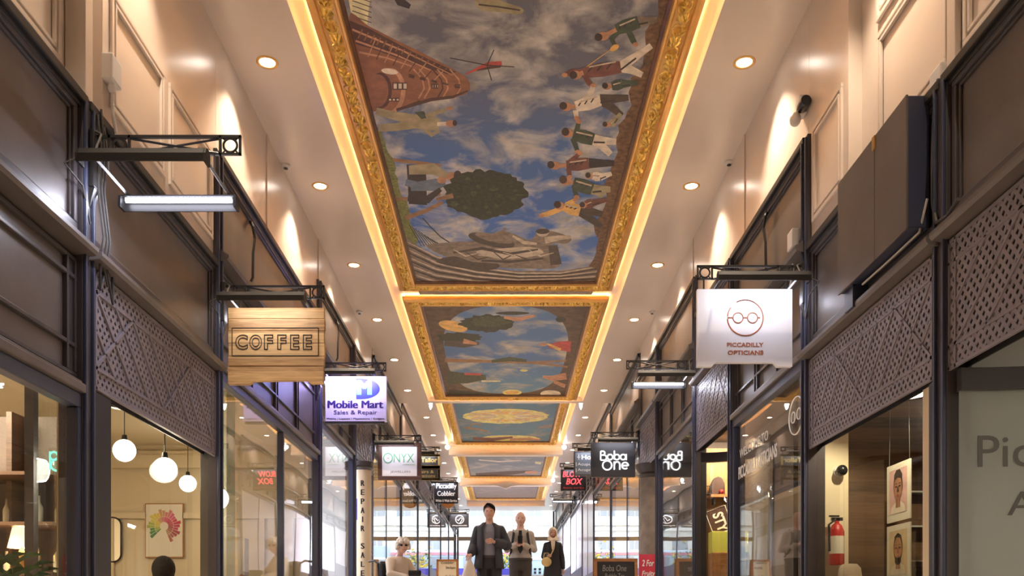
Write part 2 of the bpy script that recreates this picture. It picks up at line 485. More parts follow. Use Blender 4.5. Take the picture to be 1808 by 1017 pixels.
def fuse(src, voxel=.012, smooth=4):
    # welds overlapping pieces into one continuous surface
    me = bpy.data.meshes.new('fuse'); me.from_pydata(src.v, [], src.f)
    b = bmesh.new(); b.from_mesh(me); bmesh.ops.recalc_face_normals(b, faces=b.faces); b.to_mesh(me); b.free()
    ob = bpy.data.objects.new('fuse', me); COL.objects.link(ob)
    r = ob.modifiers.new('remesh', 'REMESH'); r.mode = 'VOXEL'; r.voxel_size = voxel
    if smooth:
        s = ob.modifiers.new('smooth', 'SMOOTH'); s.factor = .5; s.iterations = smooth
    dg = bpy.context.evaluated_depsgraph_get()
    out = bpy.data.meshes.new_from_object(ob.evaluated_get(dg))
    mb = MB(); mb.add([tuple(v.co) for v in out.vertices], [tuple(q.vertices) for q in out.polygons], 0, True)
    bpy.data.objects.remove(ob); bpy.data.meshes.remove(me); bpy.data.meshes.remove(out)
    return mb
def facing_cam(y):
    return lambda u, v, d: (u, y - d, v)          # a vertical face looking back at the camera
def facing_in(side, x):
    # a face in the plane x, read from the middle of the arcade; u runs along Y as (left to right) readers see it
    return (lambda u, v, d: (x - d * side, -u * side, v))

# ================================================================== THE SETTING
def lamp(name, kind, loc, energy, col, size=0.1, rot=(0, 0, 0), parent=None, spot=None, sy=None, blend=0.5):
    d = bpy.data.lights.new(name, kind)
    d.energy = energy; d.color = col
    if kind == 'AREA':
        d.size = size
        if sy: d.shape = 'RECTANGLE'; d.size_y = sy
    else:
        d.shadow_soft_size = size
    if kind == 'SPOT':
        d.spot_size = spot; d.spot_blend = blend
    o = bpy.data.objects.new(name, d)
    COL.objects.link(o)
    o.location = loc; o.rotation_euler = rot
    if parent: o.parent = parent
    return o

# sloping floor
mb = MB()
ys = [-4, 0, 8, 16, 24, 32, 40, YEND]
for a, b in zip(ys[:-1], ys[1:]):
    za, zb = floor_z(a), floor_z(b)
    mb.add([(-7, a, za - .2), (7, a, za - .2), (7, b, zb - .2), (-7, b, zb - .2), (-7, a, za), (7, a, za), (7, b, zb), (-7, b, zb)],
           [(3, 2, 1, 0), (4, 5, 6, 7), (0, 1, 5, 4), (1, 2, 6, 5), (2, 3, 7, 6), (3, 0, 4, 7)])
struct('floor', mb, 'floor')

# panels in the ceiling: start and end of each cove opening, ceiling height
PANELS = [(6.6, 22.0, HC1), (22.5, 30.1, HC2), (30.6, 37.1, HC2), (37.6, 43.8, HC2)]
def cove_profile(hc):
    # from the ceiling edge up the side, over the hollow to the flat above the frame
    pts = [(XO, hc)]
    pts += [(XO - 0.01, hc + 0.03)]
    for k in range(1, 7):
        a = k / 6 * PI / 2
        pts.append((XO - 0.01 - 0.15 * (1 - math.cos(a)), hc + 0.03 + 0.075 * math.sin(a)))
    pts.append((1.2, hc + 0.105))
    return pts
mb = MB()
def slab(x0, x1, y0, y1, h, t=0.10):
    mb.box(x0, x1, y0, y1, h, h + t)
for sgn in (-1, 1):
    slab(sgn * XO, sgn * 3.0, -4, YSTEP, HC1)
    slab(sgn * XO, sgn * 3.0, YSTEP, YEND, HC2)
FRAMES = [(6.85, 14.62, HC1), (15.08, 21.85, HC1), (22.7, 29.9, HC2), (30.8, 36.9, HC2), (37.8, 43.6, HC2)]
segs = [(-4, 6.6, HC1), (22.0, YSTEP, HC1), (YSTEP, 22.5, HC2), (30.1, 30.6, HC2), (37.1, 37.6, HC2), (43.8, YEND, HC2)]
for y0, y1, h in segs:
    slab(-XO, XO, y0, y1, h)
mb.box(-3.0, 3.0, YSTEP, YSTEP + 0.1, HC1 + 0.1, HC2 + 0.1)      # riser of the step
struct('ceiling', mb, 'ceiling')
# coves
mb = MB()
for y0, y1, hc in PANELS:
    prof = cove_profile(hc)
    n = len(prof)
    def rect(r, h):
        ins = XO - r
        return [(-r, y0 + ins, h), (r, y0 + ins, h), (r, y1 - ins, h), (-r, y1 - ins, h)]
    rings = [rect(r, h) for r, h in prof]
    for k in range(4):
        k2 = (k + 1) % 4
        vs = []; fs = []
        for rg in rings:
            vs += [rg[k], rg[k2]]
        for i in range(n - 1):
            fs.append((2 * i, 2 * i + 1, 2 * i + 3, 2 * i + 2))
        mb.add(vs, fs, 0, True)
    mb.add(rings[-1], [(0, 1, 2, 3)])
struct('trim_cove', mb, 'cove')
# dropped beams across the far ceiling, one carrying a carved lozenge
for i, (y0, y1, bot) in enumerate([(30.12, 30.55, 5.58), (37.12, 37.55, 5.60), (44.0, 44.4, 5.63)]):
    mb = MB()
    mb.box(-XO - 0.02, XO + 0.02, y0, y1, bot, HC2)
    mb.box(-XO - 0.02, XO + 0.02, y0 - 0.05, y0, bot - 0.03, bot + 0.05)
    if i == 1:
        c = bot + 0.02
        poly = [(-1.05, 0), (-.55, .05), (-.25, .10), (0, .26), (.25, .10), (.55, .05), (1.05, 0), (.55, -.05), (.25, -.10), (0, -.26), (-.25, -.10), (-.55, -.05)]
        mb.extrude(poly, lambda u, v, t: (u * 1.1, t, c + v * .72), y0 - 0.12, y0 - 0.03)
        mb.extrude([(-.22, 0), (0, .11), (.22, 0), (0, -.11)], lambda u, v, t: (u, t, c + v), y0 - 0.15, y0 - 0.11)
    struct('trim_beam_%d' % (i + 1), mb, 'beam', bevel=0.01)

# upper walls: from the fascia tops to the ceiling; nearest stretch set back 10 cm
# bays: (y0, y1, head, fascia top)
BAYS = {
    -1: [(1.6, 5.60, 1.38, 3.25, 'window'), (5.60, 8.17, 1.48, 3.25, 'lobby'), (8.17, 12.6, 2.29, 4.28, 'window'),
         (12.6, 15.5, 2.82, 4.78, 'window'), (15.5, 17.75, 2.82, 4.78, 'lobby'), (17.75, 22.7, 3.35, 5.26, 'window'),
         (22.7, 27.0, 3.75, 5.50, 'window'), (27.0, 31.0, 3.90, 5.60, 'lobby'), (31.0, 36.5, 4.15, 5.70, 'window'),
         (36.5, 41.5, 4.40, 5.78, 'window'), (41.5, 47.6, 4.55, 5.80, 'window')],
    1: [(2.4, 5.38, 1.48, 3.25, 'lobby'), (5.38, 7.82, 1.48, 3.25, 'lobby'), (7.82, 10.42, 2.29, 4.22, 'window'),
        (10.42, 12.4, 2.29, 4.22, 'lobby'), (12.4, 15.5, 2.82, 4.76, 'window'), (15.5, 17.65, 2.82, 4.76, 'lobby'),
        (17.65, 22.6, 3.35, 5.26, 'window'), (22.6, 27.0, 3.75, 5.50, 'window'), (27.0, 31.0, 4.02, 5.60, 'window'),
        (31.0, 36.5, 4.15, 5.70, 'window'), (36.5, 41.5, 4.35, 5.78, 'window'), (41.5, 47.6, 4.45, 5.80, 'window')],
}
for side, nm in ((-1, 'wall_left'), (1, 'wall_right')):
    mb = MB()
    ysb = 5.88 if side < 0 else 6.92
    def wbox(x0, x1, y0, y1, z0, z1): mb.box(side * x0, side * x1, y0, y1, z0, z1)
    b0 = BAYS[side][0]
    wbox(XF + .105, XF + .35, -4, ysb, 3.264, HC1 + .1)
    for (y0, y1, head, ft, kind) in BAYS[side]:
        hc = HC1 if y1 <= YSTEP + 1 else HC2
        a = max(y0, ysb)
        if y1 > a:
            keep = mb; mb = MB()
            wbox(XF, XF + .35, a, y1, ft + .012, hc + .1)
            for yj in (9.9, 12.62, 17.7):
                if a <= yj < y1: wbox(XF - .012, XF, yj, yj + .10, ft + .03, HC1)
            struct(nm, mb, 'wall', bevel=0.004)
            mb = keep
    keep = mb
    for q in ((47.68, YEND, -1, HC2 + .1), (-4, b0[0] - .07, -2, 3.25)):
        mb = MB(); wbox(XF + .02, XF + .35, *q); struct(nm, mb, 'wall')
    mb = keep
    # raised panel mouldings on the upper wall
    def mould(y0, y1, z0, z1, x, w=.035, t=.022):
        for e in (0, 1):
            q = e * .055
            a0, a1, c0, c1 = y0 + q, y1 - q, z0 + q, z1 - q
            ww = w if e == 0 else w * .7
            wbox(x - t, x, a0, a1, c0, c0 + ww); wbox(x - t, x, a0, a1, c1 - ww, c1)
            wbox(x - t, x, a0, a0 + ww, c0 + ww, c1 - ww); wbox(x - t, x, a1 - ww, a1, c0 + ww, c1 - ww)
    for m_ in ([(1.8, 3.6), (3.75, 5.50)] if side < 0 else [(2.6, 4.0), (4.1, 5.35), (5.5, 6.6)]):
        mould(m_[0], m_[1], 3.42, 4.30, XF + .10)
        mould(m_[0], m_[1], 4.40, 5.2, XF + .10)
    for m_ in ([(5.98, 6.92), (7.02, 8.05)] if side < 0 else [(7.02, 7.70)]):
        mould(m_[0], m_[1], 3.42, 4.22, XF)
    # white quoin strip with a conduit, and the upright joints of the far wall
    if side < 0: wbox(XF - .03, XF + .10, 5.58, 5.68, 3.27, HC1)
    else: wbox(XF + .06, XF + .10, 5.40, 5.50, 3.27, HC1)
    struct(nm, mb, 'wall', bevel=0.004)
mb = MB(); mb.box(-3, 3, -4.3, -4, -2, HC1 + .2); struct('wall_back_light_stop', mb, 'wall')  # unseen end wall behind the camera, added to keep outside light out

# ================================================================== SHOPFRONT PIECES
def W3(side):
    return lambda d, y, z: (side * (XF - d), y, z)      # d = how far a piece stands out into the arcade

def frame_rect(mb, side, d0, d1, y0, y1, z0, z1, w):
    X0, X1 = side * (XF - d0), side * (XF - d1)
    mb.box(X0, X1, y0, y1, z0, z0 + w); mb.box(X0, X1, y0, y1, z1 - w, z1)
    mb.box(X0, X1, y0, y0 + w, z0 + w, z1 - w); mb.box(X0, X1, y1 - w, y1, z0 + w, z1 - w)

def fascia(side, y0, y1, ft, label):
    z0 = ft - .96
    root = thing('fascia_board', label, 'shop fascia', (side * XF, (y0 + y1) / 2, z0), 'dark fascia boards above the shopfronts')
    mb = MB(); mb.box(side * (XF + .10), side * (XF + .02), y0, y1, z0, ft)
    mb.build('board', 'fascia', root)
    mb = MB(); frame_rect(mb, side, -.02, .015, y0 + .07, y1 - .07, z0 + .11, ft - .06, .045)
    frame_rect(mb, side, -.02, -.002, y0 + .115, y1 - .115, z0 + .155, ft - .105, .02)
    mb.build('panel_moulding', 'dark', root, bevel=.006)
    mb = MB(); mb.box(side * (XF + .1), side * (XF - .05), y0, y1, ft - .045, ft + .012)
    mb.box(side * (XF + .1), side * (XF - .025), y0, y1, ft - .075, ft - .045)
    mb.build('capping', 'iron', root, bevel=.006)
    # cornice below the board
    prof = [(-.1, -.02), (.10, .0), (.115, .02), (.115, .045), (.08, .06), (.055, .085), (.02, .10), (.02, .115), (-.1, .115)]
    mb = MB(); mb.extrude(prof, lambda d, z, t: (side * (XF - d), t, z0 - .02 + z), y0, y1)
    mb.build('cornice', 'fascia', root)
    return root

def pilaster(side, y, ft, label, w=.13, zb=None):
    z0 = floor_z(y) if zb is None else zb
    root = thing('pilaster', label, 'shopfront post', (side * XF, y, z0), 'slim dark posts between the shopfronts')
    mb = MB()
    pr = .035 if y < 16 else .012
    mb.box(side * (XF + .12), side * (XF - pr), y - w / 2, y + w / 2, z0, ft)
    mb.build('shaft', 'dark', root, bevel=.006)
    mb = MB()
    for yy in (y - w / 2 + .012, y + w / 2 - .012):
        mb.box(side * (XF - pr), side * (XF - pr - (.02 if y < 16 else .006)), yy - .011, yy + .011, z0 + .3, ft - .03)
    mb.build('bead', 'navy', root, bevel=.004)
    return root

def frieze(side, y0, y1, z0, z1, label, n=4):
    root = thing('frieze_panel', label, 'shop frieze', (side * XF, (y0 + y1) / 2, z0), 'dark panelled friezes above the shop windows')
    mb = MB(); mb.box(side * (XF + .10), side * (XF + .03), y0, y1, z0, z1); mb.build('board', 'fascia', root)
    mb = MB()
    for z in (z0 + .02, z0 + .20, z1 - .16, z1 - .05):
        mb.box(side * (XF + .03), side * (XF + .002), y0, y1, z, z + .026)
    mb.build('rail', 'dark', root, bevel=.004)
    for k in range(n + 1):
        yy = y0 + .08 + (y1 - y0 - .16) * k / n
        mb = MB(); mb.box(side * (XF + .03), side * (XF + .015), yy - .05, yy + .05, z0 + .05, z1 - .03)
        for q in (-.05, .05):
            mb.box(side * (XF + .03), side * (XF + .0), yy + q - .012, yy + q + .012, z0 + .05, z1 - .03)
        mb.build('stile', 'dark', root, bevel=.004)
    return root

def lattice(side, y0, y1, z0, z1, label, cell=.065, row=.038, zig=4):
    root = thing('lattice_screen', label, 'metal lattice', (side * XF, (y0 + y1) / 2, z0), 'pierced metal lattice screens')
    mb = MB()
    ny = max(4, round((y1 - y0) / cell)); nz = max(4, round((z1 - z0) / row))
    cy = (y1 - y0) / ny; cz = (z1 - z0) / nz
    X = side * (XF - .012)
    vs = []; fs = []
    for j in range(nz):
        off = .5 * cy if j % 2 else 0.0
        for i in range(ny + (1 if j % 2 else 0)):
            a = y0 + i * cy - off; b = a + cy
            ca, cb = max(a, y0), min(b, y1)
            za = z0 + j * cz; zb = za + cz
            k = len(vs)
            my, mz = (a + b) / 2, (za + zb) / 2
            if ca > a + 1e-6 or cb < b - 1e-6:
                vs += [(X, ca, za), (X, cb, za), (X, cb, zb), (X, ca, zb)]
                fs.append((k, k + 1, k + 2, k + 3)); continue
            hy, hz = cy * .27, cz * .54 if False else cz * .47
            vs += [(X, a, za), (X, my, za), (X, b, za), (X, b, mz), (X, b, zb), (X, my, zb), (X, a, zb), (X, a, mz),
                   (X, my, mz - hz), (X, my + hy, mz), (X, my, mz + hz), (X, my - hy, mz)]
            q = k
            fs += [(q, q + 1, q + 8), (q + 1, q + 2, q + 8), (q + 2, q + 9, q + 8), (q + 2, q + 3, q + 9), (q + 3, q + 4, q + 9),
                   (q + 4, q + 10, q + 9), (q + 4, q + 5, q + 10), (q + 5, q + 6, q + 10), (q + 6, q + 11, q + 10), (q + 6, q + 7, q + 11), (q + 7, q, q + 11), (q, q + 8, q + 11)]
    mb.add(vs, fs)
    o = mb.build('pierced_sheet', 'lattice', root, fix=False)
    sd = o.modifiers.new('thickness', 'SOLIDIFY'); sd.thickness = .006
    mb = MB(); mb.box(side * (XF + .085), side * (XF + .095), y0, y1, z0 + .02, z1); mb.build('light_block_sheet', 'iron', root)  # dark sheet added behind the holes to block room light
    mb = MB()
    d0, d1 = .008, .024
    w = .020
    def fl(ya, za, yb, zb, w=w):
        L = math.hypot(yb - ya, zb - za); ny_, nz_ = -(zb - za) / L * w / 2, (yb - ya) / L * w / 2
        P = [(ya + ny_, za + nz_), (yb + ny_, zb + nz_), (yb - ny_, zb - nz_), (ya - ny_, za - nz_)]
        mb.extrude(P, lambda u, v, t: (side * (XF - t), u, v), d0, d1)
    m = .085
    for z in (z0 + .012, z1 - .012, z0 + .14, z1 - .14): fl(y0, z, y1, z)
    for y in (y0 + .012, y1 - .012, y0 + m, y1 - m): fl(y, z0, y, z1)
    ya, yb, za, zb = y0 + m, y1 - m, z0 + .14, z1 - .14
    step = (yb - ya) / zig
    for k in range(zig):
        fl(ya + k * step, zb, ya + (k + 1) * step, za)
        if k % 2 == 0: fl(ya + k * step, za, ya + (k + 1) * step, zb)
        fl(ya + k * step, (za + zb) / 2, ya + (k + .5) * step, za, w * .8)
        fl(ya + (k + .5) * step, zb, ya + (k + 1) * step, (za + zb) / 2, w * .8)
    mb.build('flat_strips', 'lattice', root, bevel=.003)
    return root

def shop_window(side, y0, y1, head, label, mull=(), glass='glass', sill=.35, fw=.05):
    zf = floor_z((y0 + y1) / 2)
    zs = floor_z(y1) + sill
    root = thing('shop_window', label, 'shop window', (side * XF, (y0 + y1) / 2, floor_z(y0)), 'dark framed shop windows along the arcade')
    X0, X1 = side * (XF + .05), side * (XF - (.03 if y0 < 16 else .004))
    mb = MB()
    mb.box(X0, X1, y0, y1, head - .07, head + .02)
    mb.box(X0, X1, y0, y0 + fw, zs, head - .07); mb.box(X0, X1, y1 - fw, y1, zs, head - .07)
    mb.box(X0, X1, y0, y1, zs - .08, zs)
    mb.build('frame', 'navy', root, bevel=.008)
    mb = MB(); mb.box(X0, side * (XF - .06), y0, y1, head + .02, head + .075); mb.box(X0, side * (XF - .035), y0, y1, head + .075, head + .10)
    mb.build('head_moulding', 'fascia', root, bevel=.008)
    for q in mull:
        mb = MB(); mb.box(X0, X1, q - fw * .55, q + fw * .55, zs, head - .07); mb.build('mullion', 'navy', root, bevel=.006)
    cuts = [y0 + fw] + [c for q in mull for c in (q - fw * .55, q + fw * .55)] + [y1 - fw]
    for a, b in zip(cuts[0::2], cuts[1::2]):
        mb = MB(); mb.box(side * (XF + .006), side * (XF + .014), a - .004, b + .004, zs - .004, head - .066)
        mb.build('pane', glass, root)
    mb = MB(); mb.box(side * (XF + .06), side * (XF - .01), y0, y1, floor_z(y0) - .05, zs - .08)
    mb.build('stall_riser', 'dark', root)
    return root

def bent_window(side, y0, y1, head, label, depth=.75, glass='glass_old', y_in=None, sill=.35):
    # a lobby: glass bending from the far post round into the shop
    zs = floor_z(y1) + sill
    y_in = y0 + (y1 - y0) * .40 if y_in is None else y_in
    root = thing('bent_glass_window', label, 'curved shop window', (side * (XF + .3), y1, floor_z(y1)), 'bent glass windows turning into the shop lobbies')
    pts = []
    for k in range(15):
        a = k / 14 * PI / 2
        pts.append((XF + .02 + depth * math.sin(a), y1 - .07 - (y1 - .07 - y_in) * (1 - math.cos(a))))
    def sheet(z0, z1, d, mt, name):
        mb = MB()
        vs = []; fs = []
        nrm = []
        for i, (x, y) in enumerate(pts):
            xa, ya = pts[max(i - 1, 0)]; xb, yb = pts[min(i + 1, 14)]
            tx, ty = xb - xa, yb - ya; L = math.hypot(tx, ty)
            nrm.append((-ty / L, tx / L))
        for (x, y), (nx, ny) in zip(pts, nrm):
            for q in (-d / 2, d / 2):
                for z in (z0, z1):
                    vs.append((side * (x + nx * q), y + ny * q, z))
        for i in range(14):
            a = 4 * i; b = a + 4
            fs += [(a, b, b + 1, a + 1), (a + 2, a + 3, b + 3, b + 2), (a + 1, b + 1, b + 3, a + 3), (a, a + 2, b + 2, b)]
        fs += [(0, 1, 3, 2), (56, 58, 59, 57)]
        mb.add(vs, fs, 0, True)
        o = mb.build(name, mt, root)
        o.data.set_sharp_from_angle(angle=.6)
        return o
    sheet(zs, head - .13, .008, glass, 'pane')
    sheet(head - .13, head + .0, .06, 'dark', 'head_rail')
    sheet(zs - .08, zs, .06, 'navy', 'sill_rail')
    sheet(floor_z(y0) - .05, zs - .08, .03, 'dark', 'stall_riser')
    mb = MB(); mb.box(side * (XF + .02 + depth), side * (XF + .09 + depth), y_in - .04, y_in + .03, floor_z(y0), head)
    mb.build('jamb', 'dark', root)
    return root

LAB = {-1: 'left side', 1: 'right side'}
WHO_L = ['beyond the near corner window of plants', 'over the cafe lobby with globe lamps', 'behind the wooden coffee sign', 'above the phone repair shop window',
         'above the cream repair column', 'above the jewellers', 'above the tailor', 'above the cobbler lobby', 'above the cobbler noticeboard', 'beside the charcoal roundel sign', 'next to the far exit']
WHO_R = ['above the frosted corner window', 'behind the big brown cabinet box', 'above the opticians window', 'above the wood lined display', 'next to the bare strip light',
         'above the stone column', 'above the bubble tea chalkboard', 'by the grey acupuncture sign', 'by the red neon sign', 'above the white blinds', 'by the farthest strip light', 'next to the far exit']
for side, who in ((-1, WHO_L), (1, WHO_R)):
    sd = LAB[side]
    for i, (y0, y1, head, ft, kind) in enumerate(BAYS[side]):
        w = who[i]
        fascia(side, y0 + .02, y1 - .02, ft, 'dark brown fascia board on the %s, %s' % (sd, w))
        fb = ft - .98
        if kind == 'lobby':
            big = i < 2
            lattice(side, y0 + .06, y1 - .06, head if big else head + .04, fb - .02, 'mauve brown pierced lattice on the %s, %s' % (sd, w),
                    cell=.065 if y0 < 9 else (.085 if y0 < 14 else .13), row=.038 if y0 < 9 else (.05 if y0 < 14 else .075), zig=4 if big else 3)
        else:
            frieze(side, y0 + .05, y1 - .05, head + .10, fb - .01, 'dark panelled frieze on the %s, %s' % (sd, w), n=3 if y1 - y0 < 4 else 4)
    # posts
    pys = [b[0] for b in BAYS[side]] + [47.6]
    for i, y in enumerate(pys):
        ft = max([b[3] for b in BAYS[side] if abs(b[0] - y) < .01 or abs(b[1] - y) < .01])
        w = who[min(i, len(who) - 1)]
        pilaster(side, y, ft, 'slim dark %s post at the %s, %s' % (sd, 'far end' if i == len(who) else 'near end', w))
# windows and lobbies, left
shop_window(-1, 1.66, 5.53, 1.38, 'left side window nearest the camera with a palm and table lamp behind it', mull=(3.6,))
bent_window(-1, 5.75, 8.10, 1.95, 'curved left lobby glass under the lattice, globe lamps behind it', depth=.95, y_in=6.9)
mb = MB(); mb.box(-2.63, -2.72, 5.68, 5.97, floor_z(5.6), 1.47)
o = mb.build('lobby_jamb', 'iron', origin=(-2.8, 5.73, floor_z(5.6)), bevel=.008); tag(o, 'broad dark jamb on the near side of the left lobby with globe lamps', 'door jamb')
mb = MB(); mb.box(2.63, 2.72, 5.46, 5.57, floor_z(5.5), 1.47)
o = mb.build('lobby_jamb', 'iron', origin=(2.7, 5.55, floor_z(5.6)), bevel=.008); tag(o, 'broad dark jamb on the near side of the right lobby with portrait posters', 'door jamb')
shop_window(-1, 8.25, 12.52, 2.29, 'left side two pane window under the coffee sign', mull=(10.57,))
shop_window(-1, 12.7, 15.42, 2.82, 'left side single window under the mobile repair sign')
shop_window(-1, 17.85, 22.62, 3.35, 'left side window beside the wheelchair', mull=(19.9,), fw=.035)
shop_window(-1, 22.8, 26.92, 3.75, 'left side window beyond the wheelchair, under the tailor sign', fw=.035)
shop_window(-1, 27.1, 30.9, 3.90, 'left side window just before the cobbler sign', fw=.035)
shop_window(-1, 31.1, 36.4, 4.15, 'left side window behind the cobbler noticeboard', fw=.035)
shop_window(-1, 36.6, 41.4, 4.40, 'left side window just before the charcoal roundel sign', fw=.035)
shop_window(-1, 41.6, 47.5, 4.55, 'left side window nearest the far exit', fw=.035)
# right
bent_window(1, 2.7, 5.34, 1.48, 'frosted curved right corner window with large grey lettering', depth=1.5, y_in=4.3, glass='glass_frost')
bent_window(1, 5.45, 7.75, 1.95, 'curved right lobby glass with portrait posters behind it', depth=.95, y_in=6.7)
shop_window(1, 7.90, 10.35, 2.29, 'right side window with white opticians lettering')
bent_window(1, 10.5, 12.33, 2.29, 'curved right lobby glass in front of the warm planked wall', depth=.75, y_in=11.5)
shop_window(1, 12.5, 15.42, 2.82, 'right side window reflecting the white neon sign')
shop_window(1, 17.75, 22.5, 3.35, 'right side window behind the bubble tea chalkboard', mull=(19.6,), fw=.035)
shop_window(1, 22.7, 26.9, 3.75, 'right side window under the grey acupuncture sign', fw=.035)
for k, (a, b, h) in enumerate([(27.1, 30.9, 4.02), (31.1, 36.4, 4.15), (36.6, 41.4, 4.35), (41.6, 47.5, 4.45)]):
    shop_window(1, a, b, h, 'right side window filmed white all over, %s of four towards the exit' % ['nearest', 'second', 'third', 'farthest'][k], mull=((a + b) / 2,), glass='blind', fw=.035)

# ================================================================== SHOP INTERIORS
ROOMS = []
def room(idx, side, y0, y1, zc, depth, mw, lamp_mat, power, lamp_label, col=WARM, zl=None):
    zf = floor_z(y0) - .02
    xa, xb = side * (XF + .12), side * (XF + depth)
    mb = MB()
    mb.box(xb, xb + side * .1, y0, y1, zf, zc)
    mb.box(xa, xb, y0 - .03, y0 + .02, zf, zc)
    mb.box(xa, xb, y1 - .02, y1 + .03, zf, zc)
    mb.box(side * (XF + .10), xb + side * .1, y0 - .03, y1 + .03, zc, zc + .08)
    mb.box(side * (XF + .5), xb, y0, y1, zf - .1, zf + .19)
    struct('wall_shop_%d' % idx, mb, mw)
    if lamp_mat:  # unseen panel lamp added to brighten the shop interior
        xm = side * (XF + depth * .55); ym = (y0 + y1) / 2
        root = thing('added_panel_lamp', lamp_label, 'lamp', (xm, ym, zc), 'added ceiling panel lamps inside the shops')
        mb = MB(); mb.box(xm - .35, xm + .35, ym - .65, ym + .65, zc - .05, zc); mb.build('housing', 'white', root)
        mb = MB(); mb.box(xm - .32, xm + .32, ym - .62, ym + .62, zc - .056, zc - .048); mb.build('diffuser', lamp_mat, root)
        lamp('shop_fill', 'AREA', (0, 0, -.08), power, col, .6, parent=root, sy=1.2)
room(1, -1, 1.62, 12.56, 2.45, 4.6, 'room_cream', 'room_fill_panel', 110, 'added ceiling panel lamp in the cafe, nearest the camera', WARM)
room(3, -1, 12.62, 17.72, 3.0, 3.2, 'room_white', 'room_fill_panel_cool', 90, 'added cool ceiling panel lamp in the phone repair shop', COOL)
room(4, -1, 17.78, 31.0, 3.72, 3.2, 'room_cream', 'room_fill_panel', 120, 'added ceiling panel lamp in the left shop beside the wheelchair')
room(5, -1, 31.05, 47.6, 4.4, 3.2, 'room_grey', 'room_fill_panel_cool', 150, 'added ceiling panel lamp in the left shop near the far exit', COOL)
room(6, 1, 2.4, 5.36, 1.75, 3.6, 'room_grey', 'room_fill_panel_cool', 26, 'added ceiling panel lamp behind the frosted corner glass')
room(7, 1, 5.40, 8.40, 2.10, 2.6, 'slat_wood', None, 0, '')
room(8, 1, 8.46, 13.10, 2.6, 2.6, 'room_dark', None, 0, '')
room(9, 1, 13.16, 17.62, 3.1, 3.2, 'room_dark', 'room_fill_panel', 35, 'added ceiling panel lamp in the shop behind the stone column')
room(10, 1, 17.68, 27.0, 3.75, 3.2, 'room_cream', 'room_fill_panel', 110, 'added ceiling panel lamp in the bubble tea shop')
room(11, 1, 27.05, 47.6, 4.4, 3.2, 'room_white', 'room_fill_panel_cool', 700, 'added ceiling panel lamp behind the white blinds', COOL)

# --- cafe behind the left lobby glass
CY = 12.53
mb = MB()
mb.box(-6.7, -2.8, CY - .09, CY - .01, 2.12, 2.30); mb.box(-6.7, -2.8, CY - .06, CY - .01, 2.30, 2.36); mb.box(-6.7, -2.8, CY - .05, CY - .01, 1.42, 1.50)
for x in (-6.2, -5.5, -4.05, -3.4, -3.0):
    mb.box(x - .03, x + .03, CY - .05, CY - .01, -.2, 1.42)
struct('trim_cafe', mb, 'room_cream')
def pendant(x, y, z, r, ztop, label):
    root = thing('globe_pendant', label, 'pendant lamp', (x, y, z), 'opal globe pendants in the cafe')
    mb = MB(); mb.ball((x, y, z), r, 0, 28, 18); mb.build('globe', 'globe', root)
    mb = MB(); mb.lathe([(.001, r + .05), (.022, r + .045), (.028, r - .005), (.02, r - .012)], (x, y, z), 16); mb.build('cap', 'black_plastic', root)
    mb = MB(); mb.tube([(x, y, z + r + .04), (x, y, ztop)], .005, 6); mb.build('cord', 'black_plastic', root)
    lamp('pendant_light', 'POINT', (0, 0, 0), 26, (1, .82, .6), r + .01, parent=root)
pendant(-3.665, 8.6, 1.63, .105, 2.45, 'opal globe pendant nearest the dark lobby post, highest of the globes')
pendant(-3.01, 7.9, 1.33, .105, 2.45, 'largest opal globe pendant, in the middle of the lobby opening')
pendant(-4.05, 11.4, 1.74, .105, 2.45, 'small opal globe pendant beyond the middle globe, over the framed wheel print')
pendant(-2.93, 9.08, 1.235, .115, 2.45, 'opal globe pendant behind the first pane under the coffee sign')
# framed print with a colour wheel
def on_wall(y):
    return lambda px, py: ((px - VX) / FPX * y, (VY - py) / FPX * y)
w_ = on_wall(CY - .03)
root = thing('framed_print', 'framed poster with a fan of colour swatches on the cafe wall', 'framed print', (w_(291, 940)[0], CY - .03, w_(291, 985)[1]))
x0, z1 = w_(257, 889); x1, z0 = w_(325, 985)
mb = MB(); mb.box(x0, x1, CY - .05, CY - .02, z0, z1); mb.build('frame', 'wood', root, bevel=.004)
mb = MB(); mb.box(x0 + .015, x1 - .015, CY - .056, CY - .045, z0 + .015, z1 - .015)
cx, cz = (x0 + x1) / 2, (z0 + z1) / 2 + .06
wheel = [(.55, .04, .10), (.62, .10, .22), (.60, .18, .20), (.55, .30, .15), (.68, .50, .06), (.60, .55, .08), (.35, .42, .08), (.06, .25, .07), (.05, .18, .10), (.30, .30, .25), (.45, .25, .18), (.40, .12, .10), (.35, .06, .08), (.50, .05, .12)]
wm = ['paper']
for i, c in enumerate(wheel):
    M['swatch%d' % i] = mat('swatch', c, .6); wm.append('swatch%d' % i)
for i in range(28):
    a0, a1 = 2 * PI * i / 28 + .6, 2 * PI * (i + .86) / 28 + .6
    if 3.9 < (a0 % (2 * PI)) < 4.9: continue
    for r0, r1 in ((.06, .13), (.135, .20 + .02 * (i % 3))):
        mb.add([(cx + r * math.cos(a), CY - .058, cz + r * math.sin(a)) for r, a in ((r0, a0), (r1, a0), (r1, a1), (r0, a1))], [(0, 1, 2, 3)], 1 + (i // 2 + (1 if r0 > .1 else 0)) % 14)
mb.build('poster', wm, root, fix=False)
